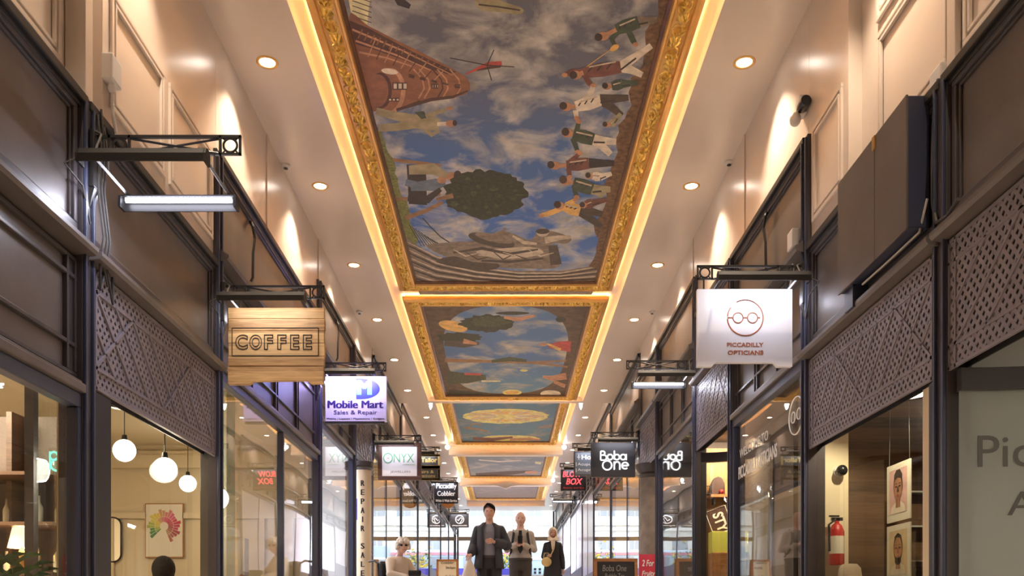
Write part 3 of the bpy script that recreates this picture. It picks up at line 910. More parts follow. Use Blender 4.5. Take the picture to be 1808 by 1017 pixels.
# oval mirror
root = thing('wall_mirror', 'round cornered dark framed mirror on the cafe wall', 'mirror', (-5.55, CY - .03, .8))
cx, cz, rx, rz = w_(198, 953)[0], w_(198, 953)[1], .13, .31
def rrect(hw, hh, r, n=6):
    P = []
    for sx, sy, a in ((1, 1, 0), (-1, 1, PI / 2), (-1, -1, PI), (1, -1, 1.5 * PI)):
        for k in range(n + 1):
            t = a + PI / 2 * k / n
            P.append((sx * (hw - r) + r * math.cos(t), sy * (hh - r) + r * math.sin(t)))
    return P
mb = MB(); mb.tube([(cx + u, CY - .04, cz + v) for u, v in rrect(rx, rz, .11)], .014, 8, closed=True); mb.build('frame', 'black_plastic', root)
M['mirror'] = mat('mirror_glass', (.8, .8, .8), .03, 1.0)
mb = MB(); mb.extrude(rrect(rx, rz, .11), lambda u, v, t: (cx + u, t, cz + v), CY - .04, CY - .02); mb.build('glass', 'mirror', root)
# pale green column and string of small lamps behind the coffee window
mb = MB(); mb.box(-3.22, -2.98, 9.55, 9.85, -.5, 2.44)
M['pale_green'] = mat('pale_green_plaster', (.42, .44, .30), .6)
struct('trim_column', mb, 'pale_green')
mb = MB()
for k in range(9):
    mb.box(-3.25, -3.18, 10.9 + .02 * k, 10.915 + .02 * k, .55, 1.0)
root = thing('menu_rail', 'rail of small menu cards behind the coffee window', 'menu cards', (-3.2, 11, .5))
mb.build('card', 'paper', root)
mb = MB(); mb.bar((-3.21, 10.85, .54), (-3.21, 11.15, .54), .03); mb.build('rail', 'wood', root)
# cafe counter below
mb = MB(); mb.box(-4.3, -3.7, 9.0, 12.2, -.45, .25); mb.box(-4.35, -3.65, 8.95, 12.25, .25, .30)
o = mb.build('cafe_counter', 'room_white', origin=(-4, 10.6, -.45), bevel=.01); tag(o, 'white cafe counter behind the coffee window', 'counter')

# --- left corner shop: column, palm, table lamp, shelves, neon rings
mb = MB(); mb.box(-2.95, -2.84, 5.88, 6.05, -.7, 1.90); struct('trim_pier', mb, 'room_cream')
root = thing('potted_palm', 'feathery green palm behind the nearest left window', 'palm', (-3.02, 5.45, -.8))
mb = MB(); mb.lathe([(.001, 0), (.13, 0), (.17, .3), (.15, .3)], (-3.02, 5.45, -.79), 20); mb.build('pot', 'white', root)
fr = MB(); lf = MB()
R = random.Random(3)
for k in range(16):
    a = k * 2.4; L = R.uniform(.55, .85); tilt = R.uniform(.25, .8)
    pts = []
    for t in range(9):
        s_ = t / 8
        rr = L * s_ * tilt * .75
        zz = -.49 + L * 1.25 * s_ * (1 - .45 * tilt * s_)
        pts.append((max(-3.6, min(-2.70, -3.02 + math.cos(a) * rr * .45)), 5.45 + math.sin(a) * rr * 1.1, zz))
    fr.tube(pts, [.008 - .0006 * i for i in range(9)], 5)
    for t in range(2, 9):
        p = Vector(pts[t]); d = (Vector(pts[t]) - Vector(pts[t - 1])).normalized()
        w = d.cross(Vector((0, 0, 1))).normalized()
        for sg in (-1, 1):
            tip = p + w * sg * .17 + d * .12 - Vector((0, 0, .05))
            tip.x = min(tip.x, -2.69)
            m_ = (p + tip) / 2 + Vector((0, 0, .03)); n_ = d * .012
            lf.add([p - n_, m_ - n_ * 1.4, tip, m_ + n_ * 1.4, p + n_], [(0, 1, 2, 3, 4)])
fr.build('stem', 'leaf', root); lf.build('fronds', 'leaf', root, fix=False)
def table_lamp(x, y, z, label):
    root = thing('table_lamp', label, 'table lamp', (x, y, z))
    mb = MB(); mb.lathe([(.001, 0), (.07, 0), (.07, .015), (.02, .03), (.015, .12), (.035, .17), (.012, .22), (.01, .27)], (x, y, z), 20); mb.build('base', 'brass', root)
    mb = MB(); mb.lathe([(.115, .22), (.075, .40), (.07, .40), (.11, .22)], (x, y, z), 24, caps=False); mb.build('shade', 'shade', root)
    lamp('table_light', 'POINT', (0, 0, .30), 4, (1, .75, .45), .04, parent=root)
table_lamp(-4.30, 7.95, .42, 'small brass table lamp with a glowing shade in the near left window')
root = thing('display_shelf', 'dark display shelves of bottles seen through the nearest left window', 'shelf unit', (-4.4, 8.0, -.7))
mb = MB()
for x in (-5.1, -4.55, -3.98): mb.box(x, x + .05, 8.15, 8.35, -.55, 1.9)
mb.build('upright', 'slat_wood', root)
mb = MB(); mb.box(-5.1, -3.93, 8.36, 8.39, -.55, 1.9); mb.build('back', 'room_dark', root)
for z in (.42, .86, 1.30):
    mb = MB(); mb.box(-5.1, -3.95, 7.8, 8.35, z - .03, z); mb.build('shelf', 'slat_wood', root)
M['bottle'] = mat('smoky_bottle', (.18, .14, .08), .12, spec=.8)
M['bottle2'] = mat('clear_bottle', (.5, .5, .44), .08, spec=.8)
def bottle(x, y, z, h, label, grp, m_='bottle'):
    mb = MB(); mb.lathe([(.001, 0), (.033 * h / .24, 0), (.035 * h / .24, h * .6), (.012, h * .78), (.012, h), (.001, h)], (x, y, z), 14)
    o = mb.build('bottle', m_, origin=(x, y, z)); tag(o, label, 'bottle', grp)
for j, z in enumerate((.42, .86)):
    for i in range(6):
        bottle(-5.0 + .17 * i - (.0 if i < 4 else -.12), 8.05, z, .2 + .03 * ((i * 7 + j) % 3), 'small bottle on the %s board of the dark shelf in the near left shop' % ['middle', 'upper'][j], 'bottles on the dark shelf, %s board' % ['middle', 'upper'][j], 'bottle2' if (i + j) % 2 else 'bottle')
root = thing('neon_sign', 'teal neon sign of linked rings behind the near left window', 'neon sign', (-3.1, 6.1, 1.15))
mb = MB()
def circ(cx, cy, cz, r, axis='Y', n=24, ry=None):
    ry = ry or r
    return [(cx + r * math.cos(2 * PI * k / n), cy, cz + ry * math.sin(2 * PI * k / n)) if axis == 'Y' else (cx, cy + r * math.cos(2 * PI * k / n), cz + ry * math.sin(2 * PI * k / n)) for k in range(n)]
nx = -3.03; ny_ = 6.0
mb.tube(circ(-2.52 * 5.0 / 5.0, 5.0, 0, .05), .008, 6, closed=True) if False else None
Yn = 6.2
for px, py, r in ((100, 821, 10), (95, 805, 7), (108, 801, 7)):
    mb.tube(circ((px - VX) / FPX * Yn, Yn, (VY - py) / FPX * Yn, r / FPX * Yn), .007, 6, closed=True)
mb.tube([((88 - VX) / FPX * Yn, Yn, (VY - y) / FPX * Yn) for y in (797, 830)], .006, 6)
mb.build('tube', 'neon_teal', root)
mb = MB(); mb.box((84 - VX) / FPX * Yn, (116 - VX) / FPX * Yn, Yn + .02, Yn + .03, (VY - 836) / FPX * Yn, (VY - 790) / FPX * Yn); mb.build('back_plate', 'glass_old', root)

# --- phone repair shop
root = thing('hanging_coat', 'cream padded coat on a hanger in the repair shop window', 'coat', (-3.05, 14.6, .4))
mb = MB()
prof = [(.05, .95), (.17, .90), (.22, .75), (.24, .45), (.23, .1), (.20, .05)]
cx, cy, cz = -2.98, 14.3, -.05
for i in range(8):
    z = .92 - i * .11
    mb.ball((cx, cy, cz + z), (.12, .30 - .02 * abs(i - 4), .075), 0, 20, 8)
mb.build('body', 'cloth_cream', root)
for s_ in (-1, 1):
    mb = MB(); mb.tube([(cx, cy + s_ * .24, cz + .88), (cx, cy + s_ * .36, cz + .6), (cx + .02, cy + s_ * .38, cz + .25)], [.09, .085, .06], 12); mb.build('sleeve', 'cloth_cream', root)
mb = MB(); mb.tube([(cx, cy - .2, cz + .95), (cx, cy, cz + 1.05), (cx, cy + .2, cz + .95)], .008, 6); mb.tube([(cx, cy, cz + 1.05), (cx, cy, cz + 1.5), (cx, cy, 3.0)], .004, 6); mb.build('hanger', 'zinc', root)
root = thing('leaflet_holder', 'pale blue leaflet card propped in the repair shop window', 'leaflet', (-2.8, 14.4, -.4))
mb = MB(); mb.box(-2.83, -2.81, 14.0, 14.9, -.25, .02); mb.build('card', 'tram_blue', root)

# --- right shop with portraits
RX = 3.42
def poster(y0, y1, z0, z1, label, kind):
    root = thing('portrait_poster', label, 'poster', (RX, (y0 + y1) / 2, z0), 'white bordered portrait posters')
    mb = MB(); mb.box(RX, RX + .012, y0, y1, z0, z1); mb.build('sheet', 'paper', root)
    mats_ = ['bg', 'skin_c', 'hair', 'cloth', 'dark', 'lip']
    pal = [((.62, .38, .36), (.36, .17, .10), (.05, .03, .025), (.72, .62, .50)), ((.62, .47, .28), (.42, .20, .09), (.04, .025, .02), (.66, .58, .46))][kind]
    ms = [mat('portrait_ground', pal[0], .6, var=.15, scale=9), mat('portrait_skin', pal[1], .6, var=.3, scale=14), mat('portrait_hair', pal[2], .6), mat('portrait_cloth', pal[3], .6, var=.12, scale=12), mat('portrait_dark', (.05, .03, .025), .6), mat('portrait_lip', (.35, .10, .07), .6)]
    mb = MB()
    bw, bh = (y1 - y0), (z1 - z0)
    def Q(u, v, L): return (RX - .001 - .0006 * L, y1 - (.12 + .76 * u) * bw, z0 + (.14 + .76 * v) * bh)
    def poly(P, mi, L): mb.add([Q(u, v, L) for u, v in P], [tuple(range(len(P)))], mi)
    def ell(cu, cv, ru, rv, mi, L, n=22, a0=0, a1=2 * PI): poly([(cu + ru * math.cos(a0 + (a1 - a0) * k / n), cv + rv * math.sin(a0 + (a1 - a0) * k / n)) for k in range(n + (0 if a1 - a0 > 6 else 1))], mi, L)
    poly([(0, 0), (1, 0), (1, 1), (0, 1)], 0, 1)
    poly([(.08, 0), (.92, 0), (.86, .16), (.66, .25), (.36, .25), (.14, .15)], 3, 2)
    poly([(.38, .12), (.64, .12), (.64, .4), (.38, .4)], 1, 3)
    ell(.51, .60, .26, .33, 2, 3)
    ell(.51, .55, .225, .30, 1, 4)
    if kind == 0:
        poly([(.27, .62), (.30, .88), (.42, .98), (.62, .98), (.75, .86), (.76, .62), (.70, .76), (.5, .80), (.33, .76)], 2, 5)
    else:
        poly([(.28, .66), (.32, .86), (.5, .94), (.70, .87), (.75, .66), (.68, .80), (.5, .84), (.35, .80)], 2, 5)
        ell(.51, .30, .18, .09, 2, 5); poly([(.29, .5), (.35, .3), (.5, .22), (.67, .3), (.735, .5), (.66, .4), (.5, .36), (.37, .4)], 2, 5)
    for e in (.41, .61):
        ell(e, .60, .06, .018, 4, 6); poly([(e - .08, .655), (e, .685), (e + .08, .66), (e, .665)], 4, 6)
    poly([(.49, .60), (.53, .60), (.57, .47), (.46, .47)], 4 if kind == 0 else 5, 6)
    ell(.515, .395, .085, .024, 5, 7)
    mb.build('portrait', ms, root, fix=False)
    return root
poster(7.57, 8.03, .865, 1.37, 'upper portrait poster of a short haired face in the right window', 0)
poster(7.57, 8.03, .33, .835, 'lower portrait poster of a bearded face in the right window', 1)
mb = MB(); mb.tube([(RX + .01, 7.6, 1.37), (RX + .01, 7.62, 2.08)], .003, 5); mb.tube([(RX + .01, 8.0, 1.37), (RX + .01, 7.98, 2.08)], .003, 5)
o = mb.build('hanging_wires', 'zinc', origin=(RX, 7.8, 1.37)); tag(o, 'thin wires holding the upper portrait poster', 'wire')
mb = MB(); mb.box(2.78, 3.14, 8.2, 8.36, -.4, 2.08); mb.box(2.665, 2.74, 5.575, 5.72, -.7, 1.47); struct('trim_reveal', mb, 'room_cream')
def small_thing(name, mb, m_, label, cat, origin, bevel=0, group=None):
    return tag(mb.build(name, m_, origin=origin, bevel=bevel), label, cat, group)
# speaker, extinguisher, ceiling spot, on the pale reveal
root = thing('wall_speaker', 'small black dome speaker high on the pale reveal of the portrait window', 'speaker', (3.05, 8.15, 1.36))
mb = MB(); mb.ball((3.05, 8.12, 1.36), .05, 0, 18, 12); mb.build('dome', 'black_plastic', root)
mb = MB(); mb.lathe([(.05, 0), (.05, .03)], (3.05, 8.17, 1.36), 18, 0, 'Y'); mb.build('mount', 'white_plastic', root)
root = thing('fire_extinguisher', 'red and white fire extinguisher on the pale reveal of the portrait window', 'fire extinguisher', (3.0, 8.1, .48))
cx, cy = 3.0, 8.11
mb = MB(); mb.lathe([(.001, .5), (.06, .5), (.065, .52), (.065, .80), (.045, .86), (.02, .88), (.02, .90), (.001, .90)], (cx, cy, 0), 20); mb.build('cylinder', 'red', root)
mb = MB(); mb.lathe([(.0655, .60), (.0655, .76)], (cx, cy, 0), 20, caps=False); mb.build('paper_band', 'paper', root)
mb = MB(); mb.box(cx - .05, cx + .05, cy - .015, cy + .015, .90, .93); mb.box(cx - .07, cx + .02, cy - .01, cy + .01, .935, .95); mb.build('handle', 'black_plastic', root)
mb = MB(); mb.tube([(cx - .02, cy - .03, .91), (cx - .09, cy - .05, .86), (cx - .085, cy - .05, .62)], .011, 8); mb.build('hose', 'black_plastic', root)
# gloves shelf lines on the slat wall
for j in range(5):
    mb = MB(); mb.box(3.6, 4.6, 8.26, 8.37, -.1 + .32 * j, -.085 + .32 * j)
    small_thing('glass_shelf', mb, 'bottle2', 'thin shelf on the dark slatted wall, %s from the bottom' % ['lowest', 'second', 'third', 'fourth', 'topmost'][j], 'shelf', (4, 8.32, -.1 + .32 * j), group='thin shelves on the slatted wall')
root = thing('ceiling_spot', 'small white ceiling spotlight inside the portrait window', 'spotlight', (3.15, 7.3, 2.10))
mb = MB(); mb.lathe([(.05, 0), (.05, -.02), (.035, -.03)], (3.15, 7.3, 2.10), 18); mb.build('rose', 'white_plastic', root)
mb = MB(); mb.lathe([(.02, -.02), (.03, -.10), (.026, -.10)], (3.15, 7.3, 2.10), 16); mb.build('barrel', 'white_plastic', root)
lamp('spot_light', 'POINT', (0, 0, -.18), 55, WARM, .04, parent=root)
root = thing('white_hat', 'cream felt hat on a stand at the foot of the portrait window', 'hat', (2.98, 7.75, -.5))
mb = MB(); mb.lathe([(.17, 0), (.165, .012), (.10, .02), (.09, .09), (.06, .125), (.001, .13)], (2.98, 7.75, .36), 24); mb.build('crown', 'cloth_cream', root)
mb = MB(); mb.lathe([(.08, -.9), (.08, -.88), (.012, -.86), (.012, .05)], (2.98, 7.75, .36), 12); mb.build('stand', 'brass', root)

# --- opticians' display lobby: planked wall, shelf, tilted sign, yellow box, drawers
mb = MB(); mb.box(3.44, 3.48, 10.7, 13.07, -.3, 2.58); struct('trim_dark_screen', mb, 'room_dark')  # dark screen added so the opticians interior looks dim
mb = MB(); mb.box(2.75, 3.42, 13.02, 13.08, -.2, 2.5); struct('trim_planked_wall', mb, 'panel_wood')
yq = 12.96
ql = on_wall(yq)
root = thing('wall_shelf', 'pale wooden shelf on the planked wall', 'shelf', (2.9, yq, 1.78))
mb = MB(); xa, za = ql(1252, 877); xb, zb = ql(1292, 871); mb.box(xa, 3.35, yq - .12, yq + .07, za - .02, za + .02); mb.build('board', 'wood', root)
mb = MB()
for x in (xa + .05, 3.25): mb.box(x, x + .02, yq - .08, yq + .07, za - .12, za - .02)
mb.build('bracket', 'iron', root)
root = thing('wire_basket', 'dark wire basket on the planked wall shelf', 'basket', (2.85, yq, za + .02))
mb = MB()
for k in range(7): mb.bar((2.78 + .03 * k, yq - .1, za + .02), (2.78 + .03 * k, yq - .1, za + .14), .006)
mb.bar((2.77, yq - .1, za + .14), (2.97, yq - .1, za + .14), .008); mb.box(2.77, 2.97, yq - .1, yq + .03, za + .02, za + .03); mb.build('cage', 'iron', root)
root = thing('mantel_clock', 'dark arched ornament on the planked wall shelf', 'ornament', (3.02, yq, za + .02))
mb = MB(); mb.extrude([(-.1, 0), (.1, 0), (.09, .16), (.05, .24), (0, .26), (-.05, .24), (-.09, .16)], lambda u, v, t: (3.06 + u, t, za + .02 + v), yq - .08, yq + .04); mb.build('case', 'brown_frame', root, bevel=.006)
mb = MB(); mb.ball((3.10, yq - .1, za + .06), .035); mb.build('knob', 'red', root)
root = thing('tilted_sign', 'tilted black framed sign with pale letters on the planked wall', 'sign', (2.9, yq, 1.2))
cx, cz = ql(1272, 932); ca = math.radians(68)
def fr_(u, v, d, a=math.radians(-70)): return (cx + u * math.cos(a) + v * -math.sin(a), yq - .05 - d, cz + u * math.sin(a) + v * math.cos(a))
mb = MB(); mb.extrude([(-.30, -.17), (.30, -.17), (.30, .17), (-.30, .17)], lambda u, v, t: fr_(u, v, t), 0, .025); mb.build('board', 'brown_frame', root)
mb = MB(); mb.tube([fr_(u, v, .03) for u, v in ((-.28, -.15), (.28, -.15), (.28, .15), (-.28, .15))], .008, 4, closed=True, smooth=False); mb.build('border', 'paper', root)
text_mb('STYLE', -.22, .22, -.07, .09, lambda u, v, d: fr_(u, v, d + .026), .03).build('lettering', 'paper', root, fix=False)
xa, za = ql(1250, 978); xb, zb = ql(1296, 941)
mb = MB(); mb.box(xa, xb + .2, yq - .25, yq - .02, za, zb)
small_thing('display_box', mb, 'yellow', 'yellow green box standing on the drawers by the planked wall', 'box', (3.0, yq, za), .006)
root = thing('drawer_chest', 'low dark wooden drawers under the yellow box', 'drawers', (3.0, yq, -.12))
mb = MB(); mb.box(xa, 3.4, yq - .28, yq, -.12, za); mb.build('body', 'wood', root, bevel=.006)
for z in (.1, .38):
    mb = MB(); mb.box(xa + .03, 3.35, yq - .30, yq - .28, z, z + .22); mb.build('drawer', 'wood', root, bevel=.004)
mb = MB(); mb.box(xa + .12, 3.3, yq - .32, yq - .30, .47, .53); mb.build('handle', 'white', root)
lamp('display_light', 'AREA', (3.2, 12.3, 2.5), 22, WARM, .25, rot=(math.radians(20), 0, 0))
# glimpse inside the opticians: pale notice and shelving
root = thing('shelving_unit', 'dark shelving of spectacles behind the opticians window', 'shelving', (4.2, 10, -.3))
for z in (0, .4, .8, 1.2, 1.6):
    mb = MB(); mb.box(4.9, 5.2, 8.2, 10.2, z, z + .03); mb.build('shelf', 'panel_wood', root)
mb = MB(); mb.box(5.18, 5.22, 8.1, 10.3, -.4, 1.9); mb.build('back', 'room_dark', root)
# --- bubble tea window: gold tiered bottle and violet cup
root = thing('tiered_bottle', 'tall gold tiered bottle in the bubble tea window', 'bottle', (2.85, 20.3, .35))
mb = MB(); z0 = .35
prof = [(.001, 0), (.12, 0)]
for k in range(6): prof += [(.13 - .008 * k, .06 + .12 * k), (.09 - .006 * k, .11 + .12 * k)]
prof += [(.05, .80), (.04, .95), (.001, .97)]
mb.lathe(prof, (2.86, 20.3, z0), 18); mb.build('body', 'brass', root)
mb = MB(); mb.lathe([(.135, 0), (.14, .25)], (2.86, 20.3, z0), 18, caps=False); mb.build('paper_label', 'paper', root)
mb = MB(); mb.box(2.75, 3.4, 18.0, 22.2, -.2, .35)
small_thing('window_bench', mb, 'panel_wood', 'wooden window bench in the bubble tea shop', 'bench', (3, 20, -.2), .01)
mb = MB(); mb.lathe([(.001, 0), (.05, 0), (.065, .2), (.001, .2)], (2.9, 19.3, .35), 16)
small_thing('drink_cup', mb, 'tube_cup' if False else 'tram_deep', 'violet drink cup on the bubble tea window bench', 'cup', (2.9, 19.3, .35))

# ================================================================== CEILING MURALS
def on_plane(px, py, h):
    y = h * FPX / (VY - py)
    return ((px - VX) / FPX * y, y)
PW = 1.44          # half width of a painted canvas
FW = 1.70          # outer half width of a gilt frame
def relief(name, path_len, width, seed, root, place, amp=.075, du=.010, nv=20):
    # carved acanthus band as a real height field: S-scrolls with leaf lobes and berries
    r = np.random.default_rng(seed)
    nu = max(8, int(path_len / du))
    U, V = np.meshgrid(np.linspace(0, path_len, nu), np.linspace(0, width, nv), indexing='ij')
    H = np.zeros_like(U)
    per = .34
    k = 0
    u0 = -.1
    while u0 < path_len + .2:
        sg = 1 if k % 2 else -1
        cu, cv = u0, width * (.5 + .12 * sg)
        du_, dv_ = U - cu, V - cv
        rr = np.hypot(du_, dv_) + 1e-6
        th = np.arctan2(dv_, du_)
        H = np.maximum(H, np.exp(-(rr / .105) ** 2) * (.55 + .45 * np.cos(sg * th * 1 + rr * 95)))
        # leaf fan trailing behind the scroll
        cu2 = cu + per * .5; cv2 = width * (.5 - .18 * sg)
        d1, d2 = U - cu2, V - cv2
        r2 = np.hypot(d1, d2) + 1e-6; t2 = np.arctan2(d2, d1)
        H = np.maximum(H, np.exp(-(r2 / .085) ** 2) * (.6 + .4 * np.abs(np.cos(3.5 * t2 + 14 * r2))))
        u0 += per * (.92 + .16 * r.random()); k += 1
    for _ in range(int(path_len * 26)):
        cu, cv, s = r.random() * path_len, width * (.1 + .8 * r.random()), .012 + .014 * r.random()
        i0, i1 = max(0, int((cu - .07) / du)), min(nu, int((cu + .07) / du) + 1)
        if i1 <= i0: continue
        su, sv = U[i0:i1], V[i0:i1]
        H[i0:i1] = np.maximum(H[i0:i1], (.55 + .4 * r.random()) * np.exp(-((su - cu) ** 2 + (sv - cv) ** 2) / s ** 2))
    H *= amp * np.sin(np.clip(V / width, 0, 1) * PI) ** .35
    H += .004 * r.random(H.shape)
    mb = MB()
    vs = [place(U[i, j], V[i, j], H[i, j]) for i in range(nu) for j in range(nv)]
    fs = [(i * nv + j, (i + 1) * nv + j, (i + 1) * nv + j + 1, i * nv + j + 1) for i in range(nu - 1) for j in range(nv - 1)]
    mb.add(vs, fs, 0, True)
    return mb
def gilt_frame(root, y0, y1, hc, seed):
    # y0..y1: outer ends of the frame; moulded section hanging under the ceiling
    zt = hc + .10
    prof = [(FW, zt), (FW + .004, hc + .04), (FW + .033, hc + .04), (FW + .034, hc + .068), (FW + .04, hc + .068), (FW + .04, hc + .015), (FW, hc - .005), (FW - .035, hc - .015), (FW - .045, hc + .01),
            (FW - .20, hc + .005), (FW - .215, hc - .012), (FW - .235, hc - .010), (FW - .245, hc + .015)]
    slip = [(FW - .245, hc + .015), (FW - .275, hc + .04), (FW - .28, hc + .055)]
    def ring(r, h):
        e = FW - r
        return [(-r, y0 + e, h), (r, y0 + e, h), (r, y1 - e, h), (-r, y1 - e, h)]
    def loop(P, m_, name):
        mb = MB()
        for (r0, h0), (r1, h1) in zip(P[:-1], P[1:]):
            A, B = ring(r0, h0), ring(r1, h1)
            for k in range(4):
                q = (k + 1) % 4
                mb.add([A[k], A[q], B[q], B[k]], [(0, 1, 2, 3)])
        return mb.build(name, m_, root, fix=False)
    fo = loop(prof, 'gold_flat', 'gilt_moulding')
    loop(slip, 'walnut', 'brown_slip')
    w = .15
    hb = hc + .03
    Ly = y1 - y0 - .09
    for s_ in (-1, 1):
        relief('side', Ly, w, seed + (s_ > 0), root, lambda u, v, h, s_=s_: (s_ * (FW - .047 - v), y0 + .045 + u, hb - h)).build('carved_acanthus', 'gold', root, fix=False)
    for e, yy in ((1, y0 + .047), (-1, y1 - .047)):
        relief('end', 2 * FW - .1, w, seed + 5 + e, root, lambda u, v, h, e=e, yy=yy: (-FW + .05 + u, yy + e * v, hb - h)).build('carved_acanthus', 'gold', root, fix=False)
    # warm strip light lying on the outer ledge of the frame
    mb = MB()
    for s_ in (-1, 1): mb.box(s_ * (FW + .008), s_ * (FW + .03), y0 + .05, y1 - .05, hc + .045, hc + .055)
    for yy in (y0 - .03, y1 + .008): mb.box(-FW, FW, yy, yy + .022, hc + .045, hc + .055)
    mb.build('led_strip', 'cove_led', root)

PAL = {}
def pm(name, col, var=.25, scale=9):
    if name not in PAL: PAL[name] = mat('oil_' + name, tuple(min(.8, c * 1.6) for c in col), .55, var=var, scale=scale)
    return PAL[name]
class Canvas:
    # a flat painted canvas: one mesh of layered paint areas
    def __init__(s, hp, sky):
        s.mb = MB(); s.hp = hp; s.mats = [sky]; s.idx = {}; s.L = 0
    def mi(s, m_):
        if m_.name not in s.idx:
            s.idx[m_.name] = len(s.mats); s.mats.append(m_)
        return s.idx[m_.name]
    def clip(s, P):
        return [(max(-PW, min(PW, x)), y) for x, y in P]
    def area(s, P, m_, world=False):
        s.L += 1
        h = s.hp - .000012 * s.L
        Q = P if world else [on_plane(px, py, s.hp) for px, py in P]
        Q = s.clip(Q)
        s.mb.add([(x, y, h) for x, y in Q], [tuple(range(len(Q)))], s.mi(m_))
    def smooth(s, P, m_, k=4, world=False, closed=True):
        n = len(P); out = []
        for i in range(n):
            p0, p1, p2, p3 = P[i - 1], P[i], P[(i + 1) % n], P[(i + 2) % n]
            for t in range(k):
                u = t / k
                out.append(tuple(.5 * (2 * p1[c] + (p2[c] - p0[c]) * u + (2 * p0[c] - 5 * p1[c] + 4 * p2[c] - p3[c]) * u * u + (3 * p1[c] - p0[c] - 3 * p2[c] + p3[c]) * u ** 3) for c in (0, 1)))
        s.area(out, m_, world)
    def stroke(s, pts, w, m_):
        ws = w if isinstance(w, (list, tuple)) else [w] * len(pts)
        L = []; R_ = []
        for i, p in enumerate(pts):
            a = pts[max(i - 1, 0)]; b = pts[min(i + 1, len(pts) - 1)]
            dx, dy = b[0] - a[0], b[1] - a[1]; d = math.hypot(dx, dy) or 1
            L.append((p[0] - dy / d * ws[i] / 2, p[1] + dx / d * ws[i] / 2)); R_.append((p[0] + dy / d * ws[i] / 2, p[1] - dx / d * ws[i] / 2))
        s.area(L + R_[::-1], m_)
    def ell(s, cx, cy, rx, ry, m_, n=26, jag=0, seed=0, rot=0):
        r = random.Random(seed)
        P = []
        for k in range(n):
            a = 2 * PI * k / n; q = 1 + (r.uniform(-jag, jag) if jag else 0)
            u, v = rx * q * math.cos(a), ry * q * math.sin(a)
            P.append((cx + u * math.cos(rot) - v * math.sin(rot), cy + u * math.sin(rot) + v * math.cos(rot)))
        s.area(P, m_)
    def figure(s, foot, hip, neck, head, m_leg, m_top, m_skin, arm=None, arm2=None, w=14, foot2=None):
        head = (neck[0] + (head[0] - neck[0]) * .72, neck[1] + (head[1] - neck[1]) * .72)
        s.stroke([foot, ((foot[0] + hip[0]) / 2, (foot[1] + hip[1]) / 2), hip], [w * .4, w * .55, w * .75], m_leg)
        if foot2: s.stroke([foot2, ((foot2[0] + hip[0]) / 2, (foot2[1] + hip[1]) / 2 - 2), hip], [w * .4, w * .55, w * .7], m_leg)
        s.stroke([hip, ((hip[0] + neck[0]) / 2, (hip[1] + neck[1]) / 2), neck], [w * .8, w * .95, w * .7], m_top)
        for a in (arm, arm2):
            if a:
                s.stroke(a, [w * .38] * (len(a) - 1) + [w * .28], m_top)
                s.ell(a[-1][0], a[-1][1], w * .2, w * .16, m_skin, 10)
        dx, dy = neck[0] - hip[0], neck[1] - hip[1]
        for q in (.2, .45, .7):   # folds of the coat, lit edge and dark edge
            s.stroke([(hip[0] + dx * q - dy * .16, hip[1] + dy * q + dx * .16), (hip[0] + dx * (q + .18), hip[1] + dy * (q + .18))], w * .09, PAL['black'])
        s.stroke([(hip[0] - dy * .18 + dx * .1, hip[1] - abs(dx) * .16 + dy * .1), (neck[0] - dx * .15, neck[1] - dy * .15 - abs(dx) * .13)], w * .10, PAL['stone_light'])
        s.stroke([((foot[0] + hip[0]) / 2, (foot[1] + hip[1]) / 2 + w * .12), (hip[0], hip[1] + w * .18)], w * .12, PAL['black'])
        s.stroke([neck, head], w * .3, m_skin)
        s.ell(head[0], head[1], w * .38, w * .30, m_skin, 14)
        s.ell(head[0] + (head[0] - neck[0]) * .36, head[1] + (head[1] - neck[1]) * .30 - w * .06, w * .27, w * .27, pm('hair', (.04, .025, .02)), 12)
def mural(i, label, sky_stops, cloud, paint, cover=.5, scale=1.6):
    y0, y1, hc = FRAMES[i]
    fy0, fy1 = y0, y1
    hp = hc + .055
    root = thing('ceiling_mural', label, 'ceiling painting', (0, (y0 + y1) / 2, hc), 'gilt framed murals along the arcade ceiling')
    sky = sky_mat('painted_sky_%d' % (i + 1), sky_stops, cloud, scale, 'Y', -(y1 - y0) / 2, (y1 - y0) / 2, cover)
    c = Canvas(hp, sky)
    ya, yb = fy0 + (FW - PW), fy1 - (FW - PW)
    c.mb.add([(-PW, ya, hp), (PW, ya, hp), (PW, yb, hp), (-PW, yb, hp)], [(0, 3, 2, 1)])
    c.y = (ya, yb)
    paint(c)
    c.mb.build('canvas', c.mats, root, fix=False)
    gilt_frame(root, fy0, fy1, hc, 20 + 10 * i)
    return root
pm('hair', (.04, .025, .02)); pm('brick', (.20, .085, .045)); pm('brick_dark', (.07, .032, .022)); pm('brick_light', (.36, .19, .11)); pm('cream', (.55, .46, .28))
pm('skin', (.36, .18, .10)); pm('green_coat', (.045, .06, .04)); pm('khaki', (.26, .22, .13)); pm('maroon', (.13, .05, .04)); pm('offwhite', (.50, .44, .36))
pm('black', (.03, .025, .025)); pm('grass', (.14, .15, .045), .4, 30); pm('rock', (.12, .065, .032), .5, 16); pm('tree', (.022, .026, .013), .5, 22); pm('tree2', (.042, .050, .020), .5, 26)
pm('stone', (.17, .13, .10), .35, 12); pm('stone_dark', (.055, .040, .032), .3, 12); pm('stone_light', (.40, .33, .25), .25, 12); pm('denim', (.10, .13, .18)); pm('wood', (.22, .12, .06)); pm('iron', (.03, .03, .035)); pm('red', (.35, .05, .04)); pm('ochre', (.50, .30, .09)); pm('gold', (.62, .45, .16)); pm('steel', (.20, .19, .18))
o_ = PAL
